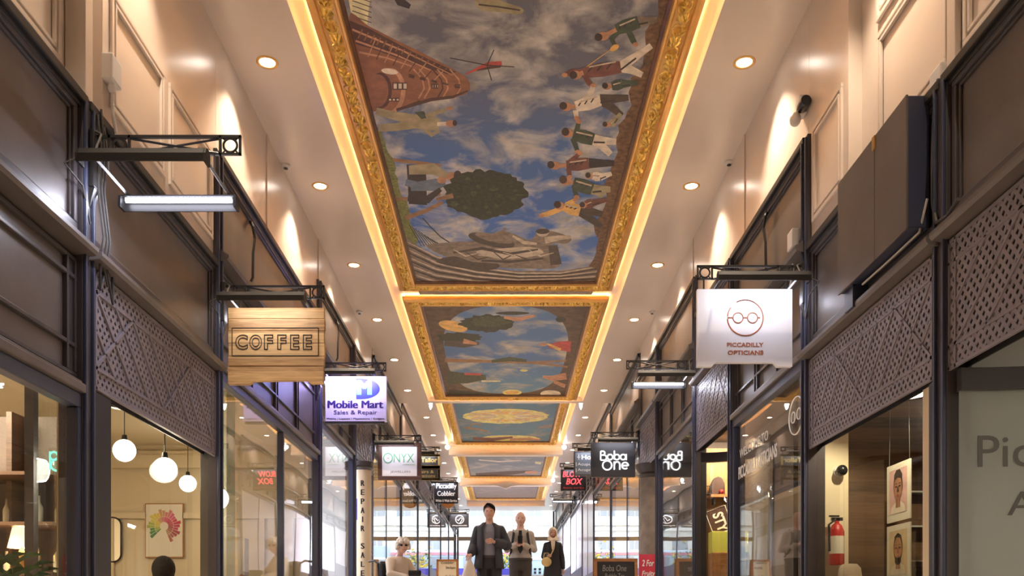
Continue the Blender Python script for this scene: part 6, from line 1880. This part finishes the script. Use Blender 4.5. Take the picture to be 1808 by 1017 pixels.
def person(label, x, y, H, skin, top, legs_m, hair, arms, stride=0.0, top_r=1.0, hair_style='short', dress=False, fat=1.0, shoe='cloth_black', sh=1.0):
    z0 = floor_z(y)
    root = thing('person', label, 'person', (x, y, z0))
    k = H / 1.78
    G = lambda p: Vector((x + p[0] * k, y + p[1] * k, z0 + p[2] * k))
    # people face the camera (-Y); arms: side -> (elbow, wrist) in body measures
    def torso(mb, g, z_lo, neck=True):
        R_ = [(.80, .150, .105), (.86, .168, .118), (.95, .168 * fat, .120), (1.05, .150 * fat, .112), (1.13, .146 * fat, .108), (1.24, .160 * fat, .115), (1.34, .176, .116), (1.385, .172, .104), (1.425, .142, .090), (1.46, .098, .076)]
        if neck: R_ += [(1.487, .066, .064), (1.55, .058, .060), (1.58, .055, .055)]
        loft(mb, [(G((0, .012 if z > 1.45 else 0, z)), (rx * (sh if 1.0 < z < 1.45 else (1 + sh) / 2) + g) * k, (ry + g) * k) for z, rx, ry in R_ if z >= z_lo])
    def arm(mb, s_, g, upto=1.0):
        el, wz = arms[s_]
        w_ = tuple(el[i] + (wz[i] - el[i]) * upto for i in range(3)); m_ = tuple(el[i] + (w_[i] - el[i]) * .4 for i in range(3))
        limb(mb, [G(q) for q in ((s_ * .10 * sh, 0, 1.392), (s_ * .160 * sh, .0, 1.378), el, m_, w_)], [(.055 + g) * k, (.055 + g) * k, (.043 + g) * k, (.042 + g) * k, (.027 + .016 * (1 - upto) + g) * k])
    ft = {}
    def leg(mb, s_, g, z_end=None):
        st = stride * s_; ft[s_] = st
        P_ = [(s_ * .088, .0, .88), (s_ * .098, -.03 - st * .3, .49), (s_ * .10, .012 - st * .55, .30), (s_ * .10, .02 - st, .09)]
        limb(mb, [G(q) for q in P_], [(.088 + g) * k, (.058 + g) * k, (.052 + g) * k, (.037 + g * 1.6) * k])
    b0 = MB(); torso(b0, -.004, .80)
    for s_ in (-1, 1):
        arm(b0, s_, 0); leg(b0, s_, 0)
        st = ft[s_]; limb(b0, [G((s_ * .10, .03 - st, .05)), G((s_ * .115, -.12 - st, .035))], [.04 * k, .03 * k])
    hs = .238 * k
    at, _ = head_mb(b0, G((0, -.02, 1.638)), hs, (0, -1, 0))
    body = fuse(b0, .009 * k, 2)
    hp = {}
    for s_ in (-1, 1):
        el, wz = arms[s_]
        d = Vector(wz) - Vector(el)
        hang_ = abs(d.z) > .8 * d.length
        n = Vector((s_, 0, 0)) if hang_ else Vector((0, -1, .3))
        hp[s_] = hand(body, G(wz), d, n, s_ if hang_ else 1, .185 * k, .55 if not hang_ else .7)
    body.build('body', skin, root, fix=False)
    face_parts(at, hs, root)
    mb = MB(); torso(mb, .014 * top_r, .93 if not dress else .90, False)
    for s_ in (-1, 1): arm(mb, s_, .015 * top_r, .90)
    fuse(mb, .011 * k, 3).build('top', top, root, fix=False)
    if dress:
        mb = MB()
        prof = [(.165, .125, 1.06), (.178, .132, .98), (.20, .148, .82), (.225, .17, .5), (.26, .21, .18), (.255, .205, .17)]
        n = 40; vs = []
        for rx, ry, z in prof:
            for j in range(n):
                a = 2 * PI * j / n; q = 1 + .035 * math.sin(9 * a) * (1.05 - z)
                vs.append(G((rx * q * math.cos(a), ry * q * math.sin(a), z)))
        fs = [(i * n + j, i * n + (j + 1) % n, (i + 1) * n + (j + 1) % n, (i + 1) * n + j) for i in range(len(prof) - 1) for j in range(n)]
        mb.add(vs, fs, 0, True); mb.build('skirt', top, root)
    else:
        mb = MB(); loft(mb, [(G((0, 0, z)), rx * k, ry * k) for z, rx, ry in ((.80, .168, .118), (.88, .184, .134), (.95, .182 * fat, .134), (.985, .172 * fat, .128))])
        for s_ in (-1, 1): leg(mb, s_, .018)
        fuse(mb, .012 * k, 3).build('trousers', legs_m, root, fix=False)
        mb = MB(); mb.lathe([(.186 * fat * k, -.02 * k), (.186 * fat * k, .02 * k)], (0, 0, 0), 28, caps=False)
        mb.v = [(x + vx, y + vy * .76, z0 + .972 * k + vz) for vx, vy, vz in mb.v]; mb.build('belt', 'cloth_brown', root)
    for s_ in (-1, 1):
        mb = MB(); c0, c1 = G((s_ * .105, .05 - ft[s_], .05)), G((s_ * .12, -.14 - ft[s_], .035))
        chain(mb, [c0, (c0 + c1) / 2, c1], [(.045 * k, .05 * k), (.05 * k, .045 * k), (.045 * k, .032 * k)], 2); mb.build('shoe', shoe, root)
    if hair_style == 'short':
        mb = MB(); n = 24; vs = []; prof = [(-.02, 1.03), (.12, 1.07), (.28, 1.04), (.40, .86), (.50, .55), (.56, .12), (.565, 0.001)]
        for z, q in prof:
            for j in range(n):
                a = 2 * PI * j / n
                f = math.sin(a)
                zz = z + (.36 * max(0, f) ** 1.5 * (1 - .25 * math.cos(3 * a)) if z < .2 else .10 * max(0, f) if z < .3 else 0) - (.16 * max(0, -f) if z < .1 else 0)
                vs.append(at(.352 * q * math.cos(a), .43 * q * f - .01, zz))
        mb.add(vs, [(i * n + j, i * n + (j + 1) % n, (i + 1) * n + (j + 1) % n, (i + 1) * n + j) for i in range(len(prof) - 1) for j in range(n)], 0, True)
        mb.build('hair', hair, root)
    elif hair_style == 'cropped':
        mb = MB(); n = 24; vs = []; prof = [(-.15, 1.0), (.05, 1.03), (.2, 1.0)]
        for z, q in prof:
            for j in range(n):
                a = PI * 1.0 + PI * j / (n - 1); vs.append(at(.345 * q * math.cos(a), .43 * q * math.sin(a), z))
        mb.add(vs, [(i * n + j, i * n + j + 1, (i + 1) * n + j + 1, (i + 1) * n + j) for i in range(2) for j in range(n - 1)], 0, True); mb.build('hair', hair, root)
    elif hair_style == 'scarf':
        mb = MB(); n = 84; m = 60; vs = []; fs = []; P_ = []
        for i in range(m + 1):
            z = .60 - 1.28 * i / m
            q = math.sqrt(max(0, 1 - ((z - .02) / .58) ** 2)) if z > -.05 else 1.0
            dr = max(0, -.30 - z)
            for j in range(n):
                a = 2 * PI * j / n
                X, Y = (.41 * q + .32 * dr) * math.cos(a), (.455 * q + .20 * dr) * math.sin(a) - .02
                P_.append((X, Y, z)); vs.append(at(X, Y, z))
        for i in range(m):
            for j in range(n):
                f_ = (i * n + j, i * n + (j + 1) % n, (i + 1) * n + (j + 1) % n, (i + 1) * n + j)
                cxm = sum(P_[t][0] for t in f_) / 4; cym = sum(P_[t][1] for t in f_) / 4; czm = sum(P_[t][2] for t in f_) / 4
                if cym > .1 and (cxm / .30) ** 2 + ((czm + .06) / .40) ** 2 < 1: continue
                fs.append(f_)
        mb.add(vs, fs, 0, True)
        mb.build('headscarf', hair, root)
    return root, G, hp, at

# tall walker with an open dark coat over a grey sweater, carrier bag in one hand
P1, G1, hp1, at1 = person('tall person in an open dark coat over a grey sweater, carrying a pale carrier bag', (864 - VX) / FPX * 14.6, 14.6, 1.96, 'skin', 'cloth_grey', 'cloth_black', 'hair_dark',
    {-1: ((-.225, .03, 1.13), (-.27, -.15, 1.01)), 1: ((.255, .02, 1.15), (.08, -.17, 1.18))}, stride=.10)
mb = MB()
for s_ in (-1, 1):
    pts = []
    prof = [(.0, 1.475), (.13, 1.39), (.16, 1.15), (.18, .95), (.19, .80)]
    vs = []; n = 12
    for i, (dz, z) in enumerate(prof):
        for j in range(n):
            a = (PI / 2) * (-.35) + (PI * .98) * j / (n - 1)     # from front opening round to the back middle
            rx = [.095, .190, .185, .205, .225][i]; ry = [.092, .142, .150, .160, .168][i]
            vs.append(G1((s_ * rx * math.cos(a - .0) if False else s_ * rx * math.sin(PI * (.12 + .88 * j / (n - 1))) ** .8, -ry * math.cos(PI * (.12 + .88 * j / (n - 1))), z)))
    mb.add(vs, [(i * n + j, i * n + j + 1, (i + 1) * n + j + 1, (i + 1) * n + j) for i in range(4) for j in range(n - 1)], 0, True)
o = mb.build('coat', 'cloth_navy', P1, fix=False)
sd = o.modifiers.new('thickness', 'SOLIDIFY'); sd.thickness = .012; sd.offset = 1
for s_, el, wz in ((-1, (-.225, .03, 1.13), (-.27, -.15, 1.01)), (1, (.255, .02, 1.15), (.08, -.17, 1.18))):
    mb = MB(); limb(mb, [G1((s_ * .12, .0, 1.378)), G1((s_ * .165, 0, 1.365)), G1(el), G1(tuple(el[i] + (wz[i] - el[i]) * .4 for i in range(3))), G1(tuple(el[i] + (wz[i] - el[i]) * .80 for i in range(3)))], [.082, .086, .090, .082, .074]); fuse(mb, .013, 3).build('coat_sleeve', 'cloth_navy', P1, fix=False)
root = thing('carrier_bag', 'pale carrier bag hanging from the hand of the tall walker', 'bag', tuple(G1((-.33, -.05, .25))))
c = Vector(hp1[-1])
mb = MB(); n = 20; prof = [(.035, .03, -.06), (.075, .05, -.14), (.115, .075, -.28), (.135, .09, -.45), (.135, .09, -.56), (.10, .06, -.58)]
vs = []
for rx, ry, z in prof:
    for j in range(n):
        a = 2 * PI * j / n; q = 1 + .07 * math.sin(5 * a + z * 20)
        vs.append((c.x + rx * q * math.cos(a), c.y + ry * q * math.sin(a), c.z + z))
mb.add(vs, [(i * n + j, i * n + (j + 1) % n, (i + 1) * n + (j + 1) % n, (i + 1) * n + j) for i in range(len(prof) - 1) for j in range(n)], 0, True); mb.add(vs[-n:], [tuple(range(n))])
mb.build('sack', 'bag_plastic', root)
mb = MB()
for q in (-.02, .02): mb.tube([(c.x - .035, c.y + q, c.z - .08), (c.x - .01, c.y + q, c.z - .01), (c.x + .01, c.y + q, c.z - .01), (c.x + .035, c.y + q, c.z - .08)], .006, 6)
mb.build('handles', 'bag_plastic', root)
# man in a stone shirt with a backpack, looking at a phone
P2, G2, hp2, at2 = person('bald person in a stone shirt with backpack straps, both hands on a phone', (919 - VX) / FPX * 15.6, 15.6, 1.88, 'skin_pale', 'cloth_stone', 'cloth_brown', 'hair_dark',
    {-1: ((-.225, .03, 1.14), (-.07, -.20, 1.21)), 1: ((.225, .03, 1.14), (.05, -.20, 1.20))}, stride=.03, hair_style='cropped', fat=1.06)
mb = MB()
mb.extrude([(-.025, 1.44), (.025, 1.44), (.04, 1.12), (.0, 1.06), (-.04, 1.12)], lambda u, v, t: G2((u - .005, t, v)), -.150, -.128); mb.build('tie', 'cloth_black', P2)
root = thing('backpack', 'dark backpack on the back of the person in the stone shirt', 'backpack', tuple(G2((0, .2, 1.0))))
mb = MB(); chain(mb, [G2((0, .20, 1.0)), G2((0, .22, 1.15)), G2((0, .20, 1.36))], [(.15, .09), (.16, .10), (.13, .08)], 2); mb.build('sack', 'cloth_black', root)
for s_ in (-1, 1):
    mb = MB(); mb.tube([G2((s_ * .11, .14, 1.40)), G2((s_ * .115, .03, 1.455)), G2((s_ * .115, -.10, 1.39)), G2((s_ * .13, -.138, 1.28)), G2((s_ * .155, -.11, 1.12)), G2((s_ * .17, .05, 1.02))], .021, 8); mb.build('strap', 'cloth_black', root)
mb = MB(); c = G2((-.01, -.31, 1.26)); mb.box(c.x - .04, c.x + .04, c.y - .006, c.y + .006, c.z - .055, c.z + .085)
small_thing('phone', mb, 'black_plastic', 'dark phone held by the person in the stone shirt', 'phone', tuple(c), .004)
# woman in a headscarf with a straw coloured bag
P3, G3, hp3, at3 = person('person in a pale headscarf and long black clothes with a straw coloured handbag', (976 - VX) / FPX * 18.6, 18.6, 1.69, 'skin', 'cloth_black', 'cloth_black', 'cloth_cream',
    {-1: ((-.20, .02, 1.13), (-.13, -.16, 1.14)), 1: ((.205, .02, 1.11), (.23, -.04, .86))}, hair_style='scarf', dress=True, top_r=1.05, sh=.86)
mb = MB(); mb.tube([G3((-.02, -.10, 1.45)), G3((.01, -.150, 1.3)), G3((-.06, -.165, 1.12)), G3((-.14, -.20, 1.1))], .012, 6); mb.build('bag_strap', 'leather_tan', P3)
mb = MB(); mb.extrude([(-.05, 1.47), (.05, 1.47), (.03, 1.30), (.0, 1.22), (-.03, 1.3)], lambda u, v, t: G3((u, t, v)), -.142, -.128); mb.build('scarf_end', 'cloth_cream', P3)
root = thing('handbag', 'rounded straw coloured handbag held by the person in the headscarf', 'handbag', tuple(G3((-.15, -.25, .9))))
c = G3((-.15, -.25, 1.0)); mb = MB(); mb.ball(c, (.105, .06, .10), 0, 22, 14); mb.build('pouch', 'leather_tan', root)
mb = MB(); mb.tube([c + Vector((-.06, 0, .09)), c + Vector((-.04, 0, .18)), c + Vector((.04, 0, .18)), c + Vector((.06, 0, .09))], .008, 6); mb.build('handle', 'leather_tan', root)

# seated woman in a wheelchair, left
sx, sy = -1.52, 14.1
zf = floor_z(sy)
sc = thing('wheelchair', 'dark wheelchair parked on the left by the jewellers window', 'wheelchair', (sx, sy, zf))
for (dx, dy, r) in ((-.30, .32, .30), (.30, .32, .30), (-.24, -.40, .10), (.24, -.40, .10)):
    mb = MB(); mb.lathe([(r * .5, -.05), (r * .95, -.05), (r, -.02), (r, .02), (r * .95, .05), (r * .5, .05), (r * .5, -.05)], (sx + dx, sy + dy, zf + r), 24, 0, 'X', caps=False); w_o = mb.build('wheel', 'black_plastic', sc)
    mb = MB(); mb.lathe([(.001, -.03), (r * .5, -.035), (r * .5, .035), (.001, .03)], (sx + dx, sy + dy, zf + r), 20, 0, 'X'); mb.build('hub', 'zinc', w_o)
mb = MB(); mb.box(sx - .22, sx + .22, sy - .5, sy + .5, zf + .16, zf + .26); mb.box(sx - .2, sx + .2, sy + .1, sy + .5, zf + .26, zf + .42); mb.build('chassis', 'cloth_black', sc, bevel=.03)
mb = MB(); mb.box(sx - .23, sx + .23, sy - .02, sy + .44, zf + .46, zf + .56); mb.build('seat', 'black_plastic', sc, bevel=.04)
mb = MB(); mb.box(sx - .21, sx + .21, sy + .40, sy + .50, zf + .54, zf + 1.02); mb.build('backrest', 'black_plastic', sc, bevel=.04)
for s_ in (-1, 1):
    mb = MB(); mb.tube([(sx + s_ * .20, sy + .46, zf + .5), (sx + s_ * .20, sy + .50, zf + .98), (sx + s_ * .20, sy + .58, zf + 1.03), (sx + s_ * .20, sy + .70, zf + 1.02)], .018, 8); mb.build('push_handle', 'iron', sc)
for s_ in (-1, 1):
    mb = MB(); mb.tube([(sx + s_ * .27, sy + .4, zf + .72), (sx + s_ * .27, sy + .05, zf + .72)], .03, 10); mb.build('armrest', 'black_plastic', sc)
root = thing('person', 'seated person with curly white hair, dark sunglasses and a cream jacket in the wheelchair', 'person', (sx, sy, zf))
G = lambda p: Vector((sx + p[0], sy + p[1], zf + p[2]))
arms = {-1: ((-.27, .15, .80), (-.12, -.10, .74)), 1: ((.27, .12, .80), (.10, -.12, .74))}
SEAT = [(.54, .16, .14, .20), (.62, .175, .15, .21), (.74, .155, .125, .24), (.88, .165, .12, .25), (.98, .172, .118, .25), (1.03, .16, .10, .245), (1.065, .12, .085, .235), (1.09, .07, .065, .225)]
def seated(mb, g, neck):
    loft(mb, [(G((0, yy, z)), rx + g, ry + g) for z, rx, ry, yy in SEAT + ([(1.13, .052, .055, .21), (1.20, .05, .05, .20)] if neck else [])])
def s_arm(mb, s_, g, up=1.0):
    el, wz = arms[s_]; w_ = tuple(el[i] + (wz[i] - el[i]) * up for i in range(3))
    limb(mb, [G(q) for q in ((s_ * .11, .245, 1.01), (s_ * .175, .24, 1.0), el, w_)], [.06 + g, .06 + g, .043 + g, .03 + g])
def s_leg(mb, s_, g):
    limb(mb, [G(q) for q in ((s_ * .10, .14, .58), (s_ * .12 + .03, -.24, .60), (s_ * .11 + .04, -.32, .34))], [.085 + g, .06 + g, .042 + g])
b0 = MB(); seated(b0, -.004, True)
for s_ in (-1, 1): s_arm(b0, s_, 0); s_leg(b0, s_, 0)
at, _ = head_mb(b0, G((.02, .16, 1.255)), .225, (-.60, -.82, 0))
body = fuse(b0, .010, 2)
for s_ in (-1, 1): hand(body, G(arms[s_][1]), Vector(arms[s_][1]) - Vector(arms[s_][0]), (0, -.2, 1), -s_, .17, .5)
body.build('body', 'skin_pale', root, fix=False)
face_parts(at, .225, root, True)
mb = MB(); R = random.Random(9)
for k in range(70):
    a = R.uniform(0, 2 * PI); z = R.uniform(-.15, .56)
    q = math.sqrt(max(.05, 1 - (z / .62) ** 2))
    px, py_ = .42 * q * math.cos(a), .47 * q * math.sin(a)
    if py_ > .22 and z < .28: continue
    mb.ball(at(px, py_ - .03, z), .028 + .010 * R.random(), 0, 8, 6)
mb.build('curly_hair', 'hair_white', root)
mb = MB(); seated(mb, .022, False)
for s_ in (-1, 1): s_arm(mb, s_, .024, .88)
fuse(mb, .012, 3).build('jacket', 'cloth_cream', root, fix=False)
mb = MB(); loft(mb, [(G((0, .17, z)), .185, .17) for z in (.53, .62)])
for s_ in (-1, 1): s_leg(mb, s_, .016)
fuse(mb, .013, 3).build('trousers', 'cloth_black', root, fix=False)
for s_ in (-1, 1):
    mb = MB(); chain(mb, [G((s_ * .11 + .04, -.31, .30)), G((s_ * .11 + .05, -.39, .285)), G((s_ * .11 + .06, -.47, .28))], [(.045, .045), (.045, .04), (.038, .028)], 2); mb.build('shoe', 'cloth_black', root)
root.rotation_euler.z = math.radians(52); sc.rotation_euler.z = math.radians(52)
mb = MB(); c = G((.10, -.13, .80)); mb.box(c.x - .10, c.x + .10, c.y - .05, c.y + .05, c.z - .04, c.z + .06)
small_thing('black_purse', mb, 'black_plastic', 'small black purse on the lap of the person in the wheelchair', 'purse', tuple(c), .02)

# dark haired customer in the cafe, only the crown shows over the sill
root = thing('person', 'dark haired person seated in the cafe behind the curved glass', 'person', (-3.15, 8.35, floor_z(8.3) - .20))
zf = floor_z(8.3) - .20
G = lambda p: Vector((-3.20 + p[0], 8.35 + p[1], zf + p[2]))
b0 = MB(); loft(b0, [(G((0, 0, z)), rx, ry) for z, rx, ry in ((.42, .16, .13), (.52, .17, .13), (.66, .145, .11), (.80, .165, .115), (.90, .17, .11), (.95, .13, .09), (.98, .07, .065), (1.03, .052, .055), (1.10, .05, .05))])
for s_ in (-1, 1):
    limb(b0, [G(q) for q in ((s_ * .11, 0, .91), (s_ * .175, 0, .90), (s_ * .24, .04, .68), (s_ * .14, .24, .64))], [.058, .058, .042, .03])
    limb(b0, [G(q) for q in ((s_ * .1, .05, .48), (s_ * .12, .40, .48), (s_ * .12, .42, .08))], [.085, .06, .04])
at, _ = head_mb(b0, G((0, .02, 1.15)), .23, (-.3, 1, 0))
body = fuse(b0, .012, 2)
for s_ in (-1, 1): hand(body, G((s_ * .14, .24, .64)), (-s_ * .1, .18, -.06), (0, .2, 1), -s_, .17, .5)
body.build('body', 'skin', root, fix=False)
face_parts(at, .23, root)
mb = MB(); mb.ball(at(0, -.06, .12), (.105, .115, .125), 0, 20, 14)
mb.ball(at(0, -.10, -.12), (.098, .085, .12), 0, 20, 12)
mb.build('hair', 'hair_dark', root)
mb = MB(); loft(mb, [(G((0, 0, z)), rx + .02, ry + .02) for z, rx, ry in ((.42, .16, .13), (.52, .17, .13), (.66, .145, .11), (.80, .165, .115), (.90, .17, .11), (.95, .13, .09), (.985, .07, .065))])
for s_ in (-1, 1): limb(mb, [G(q) for q in ((s_ * .11, 0, .91), (s_ * .175, 0, .90), (s_ * .24, .04, .68), (s_ * .17, .17, .65))], [.08, .08, .062, .05])
fuse(mb, .013, 3).build('top', 'cloth_navy', root, fix=False)
mb = MB(); mb.box(-3.42, -2.98, 8.15, 8.6, zf + .38, zf + .42)
for a in (-3.40, -3.03):
    for b in (8.17, 8.55): mb.box(a, a + .03, b, b + .03, zf, zf + .38)
small_thing('cafe_stool', mb, 'wood', 'wooden stool under the dark haired cafe customer', 'stool', (-3.2, 8.35, zf), .004)

# ================================================================== FAR EXIT AND STREET
zx = floor_z(YEND)
mb = MB()
mb.box(-2.62, 2.62, YEND - .12, YEND + .06, 4.26, 4.46)
M['transom'] = mat('brown_transom', (.30, .22, .16), .5)
struct('door_1', mb, 'transom', bevel=.01)
mb = MB()
for x in (-2.62, 2.52): mb.box(x, x + .10, YEND - .08, YEND + .04, zx, 5.85)
struct('trim_exit_posts', mb, 'dark')
mb = MB()
for k in range(2): mb.box(-2.5 + 2.5 * k + .01, -.01 + 2.5 * k, YEND - .02, YEND - .01, 4.48, 5.84)
struct('window_1', mb, 'glass')
mb = MB(); mb.box(-60, 60, YEND, 110, zx - .3, zx); struct('ground_street', mb, 'asphalt')
mb = MB(); mb.box(-60, 60, YEND + .1, YEND + 3.0, zx, zx + .06); mb.box(-60, 60, 60, 64, zx, zx + .12); struct('ground_pavement', mb, 'portland')
# stone building across the street
bd = thing('stone_building', 'pale stone building with rows of sash windows across the street', 'building', (0, 66, zx))
mb = MB(); mb.box(-26, 26, 66, 70, zx, zx + 16); mb.build('wall', 'portland', bd)
mb = MB()
for z in (4.2, 4.6, 8.2): mb.box(-26, 26, 65.75, 66, zx + z, zx + z + .22)
mb.build('string_course', 'portland', bd)
for i in range(13):
    x = -12.6 + 2.1 * i
    for z in (1.6, 5.2, 9.0):
        mb = MB(); mb.box(x - .62, x + .62, 65.92, 66.02, zx + z - (1.4 if z < 2 else 0), zx + z + 2.1)
        mb.box(x - .70, x + .70, 65.86, 66.0, zx + z + 2.1, zx + z + 2.24)
        wo_ = mb.build('window', 'portland', bd)
        mb = MB()
        zz0, zz1 = zx + z - (1.3 if z < 2 else -.08), zx + z + 2.02
        for a, b in ((x - .54, x - .03), (x + .03, x + .54)):
            mb.box(a, b, 65.90, 65.93, zz0, (zz0 + zz1) / 2 - .03); mb.box(a, b, 65.90, 65.93, (zz0 + zz1) / 2 + .03, zz1)
        mb.build('pane', 'street_glass', wo_)
# tram passing the exit
tr = thing('tram', 'pale blue and violet tram standing in the street beyond the exit', 'tram', (-2.5, 56, zx))
mb = MB()
prof = [(-1.3, .35), (1.3, .35), (1.32, 1.2), (1.28, 2.4), (1.1, 3.0), (.6, 3.2), (-.6, 3.2), (-1.1, 3.0), (-1.28, 2.4), (-1.32, 1.2)]
mb.extrude([(56 + a * .9, zx + b * .62) for a, b in prof], lambda u, v, t: (t, u, v), -12.0, 1.9, smooth=False); mb.build('body', 'tram_blue', tr, bevel=.03)
mb = MB(); mb.box(-12, 1.85, 54.80, 54.84, zx + .3, zx + .80); mb.build('violet_band', 'tram_deep', tr)
mb = MB(); mb.box(-12, 1.85, 54.81, 54.86, zx + 1.62, zx + 1.78); mb.build('pink_band', 'tram_pink', tr)
for k in range(6):
    mb = MB(); mb.box(-11.6 + 2.25 * k, -9.7 + 2.25 * k, 54.78, 54.86, zx + .88, zx + 1.52); mb.build('side_window', 'street_glass', tr)
for k in range(5):
    mb = MB(); mb.lathe([(.001, -.1), (.2, -.1), (.22, .1), (.001, .1)], (-11 + 2.9 * k, 55.2, zx + .22), 18, 0, 'Y'); mb.build('wheel', 'black_plastic', tr)
# flower planter and a pale kiosk at the kerb
fp = thing('flower_planter', 'planter of yellow flowers and green leaves outside the exit', 'planter', (-.25, 52, zx))
mb = MB(); mb.box(-.85, .35, 51.7, 52.4, zx + .06, zx + .62); mb.build('tub', 'tram_deep', fp, bevel=.02)
R = random.Random(5); fl = MB(); lv = MB()
for k in range(170):
    p = Vector((R.uniform(-.95, .5), R.uniform(51.6, 52.5), zx + .6 + abs(R.gauss(.5, .38))))
    if k % 3 == 0:
        fl = MB(); fl.ball(p, .055, 0, 8, 6); fl.build('flower_head', 'flower', fp)
    else:
        d = Vector((R.uniform(-1, 1), R.uniform(-1, .3), R.uniform(-.3, 1))).normalized(); s_ = d.orthogonal().normalized() * .05
        lv.add([p, p + d * .09 + s_, p + d * .22, p + d * .09 - s_], [(0, 1, 2, 3)])
lv.build('leaves', 'leaf', fp, fix=False)
kb = thing('street_kiosk', 'pale blue street cabinet with four dark squares beyond the exit', 'kiosk', (2.5, 53, zx))
mb = MB(); mb.box(1.55, 3.6, 52.8, 53.6, zx, zx + 2.0); mb.build('cabinet', 'tram_blue', kb, bevel=.02)
mb = MB(); mb.box(1.50, 3.65, 52.75, 53.65, zx + 1.18, zx + 1.32); mb.build('white_band', 'white', kb)
for a in (0, 1):
    for b in (0, 1):
        mb = MB(); mb.box(1.66 + .28 * a, 1.80 + .28 * a, 52.77, 52.80, zx + .36 + .20 * b, zx + .50 + .20 * b); mb.build('dark_square', 'ink', kb)

for o in list(SC.objects):
    if o.type == 'MESH' and o.data.users == 1 and any(p.use_smooth for p in o.data.polygons[:200]) and o.name.split('.')[0] not in ('carved_acanthus', 'body', 'canvas'):
        o.data.set_sharp_from_angle(angle=math.radians(42))
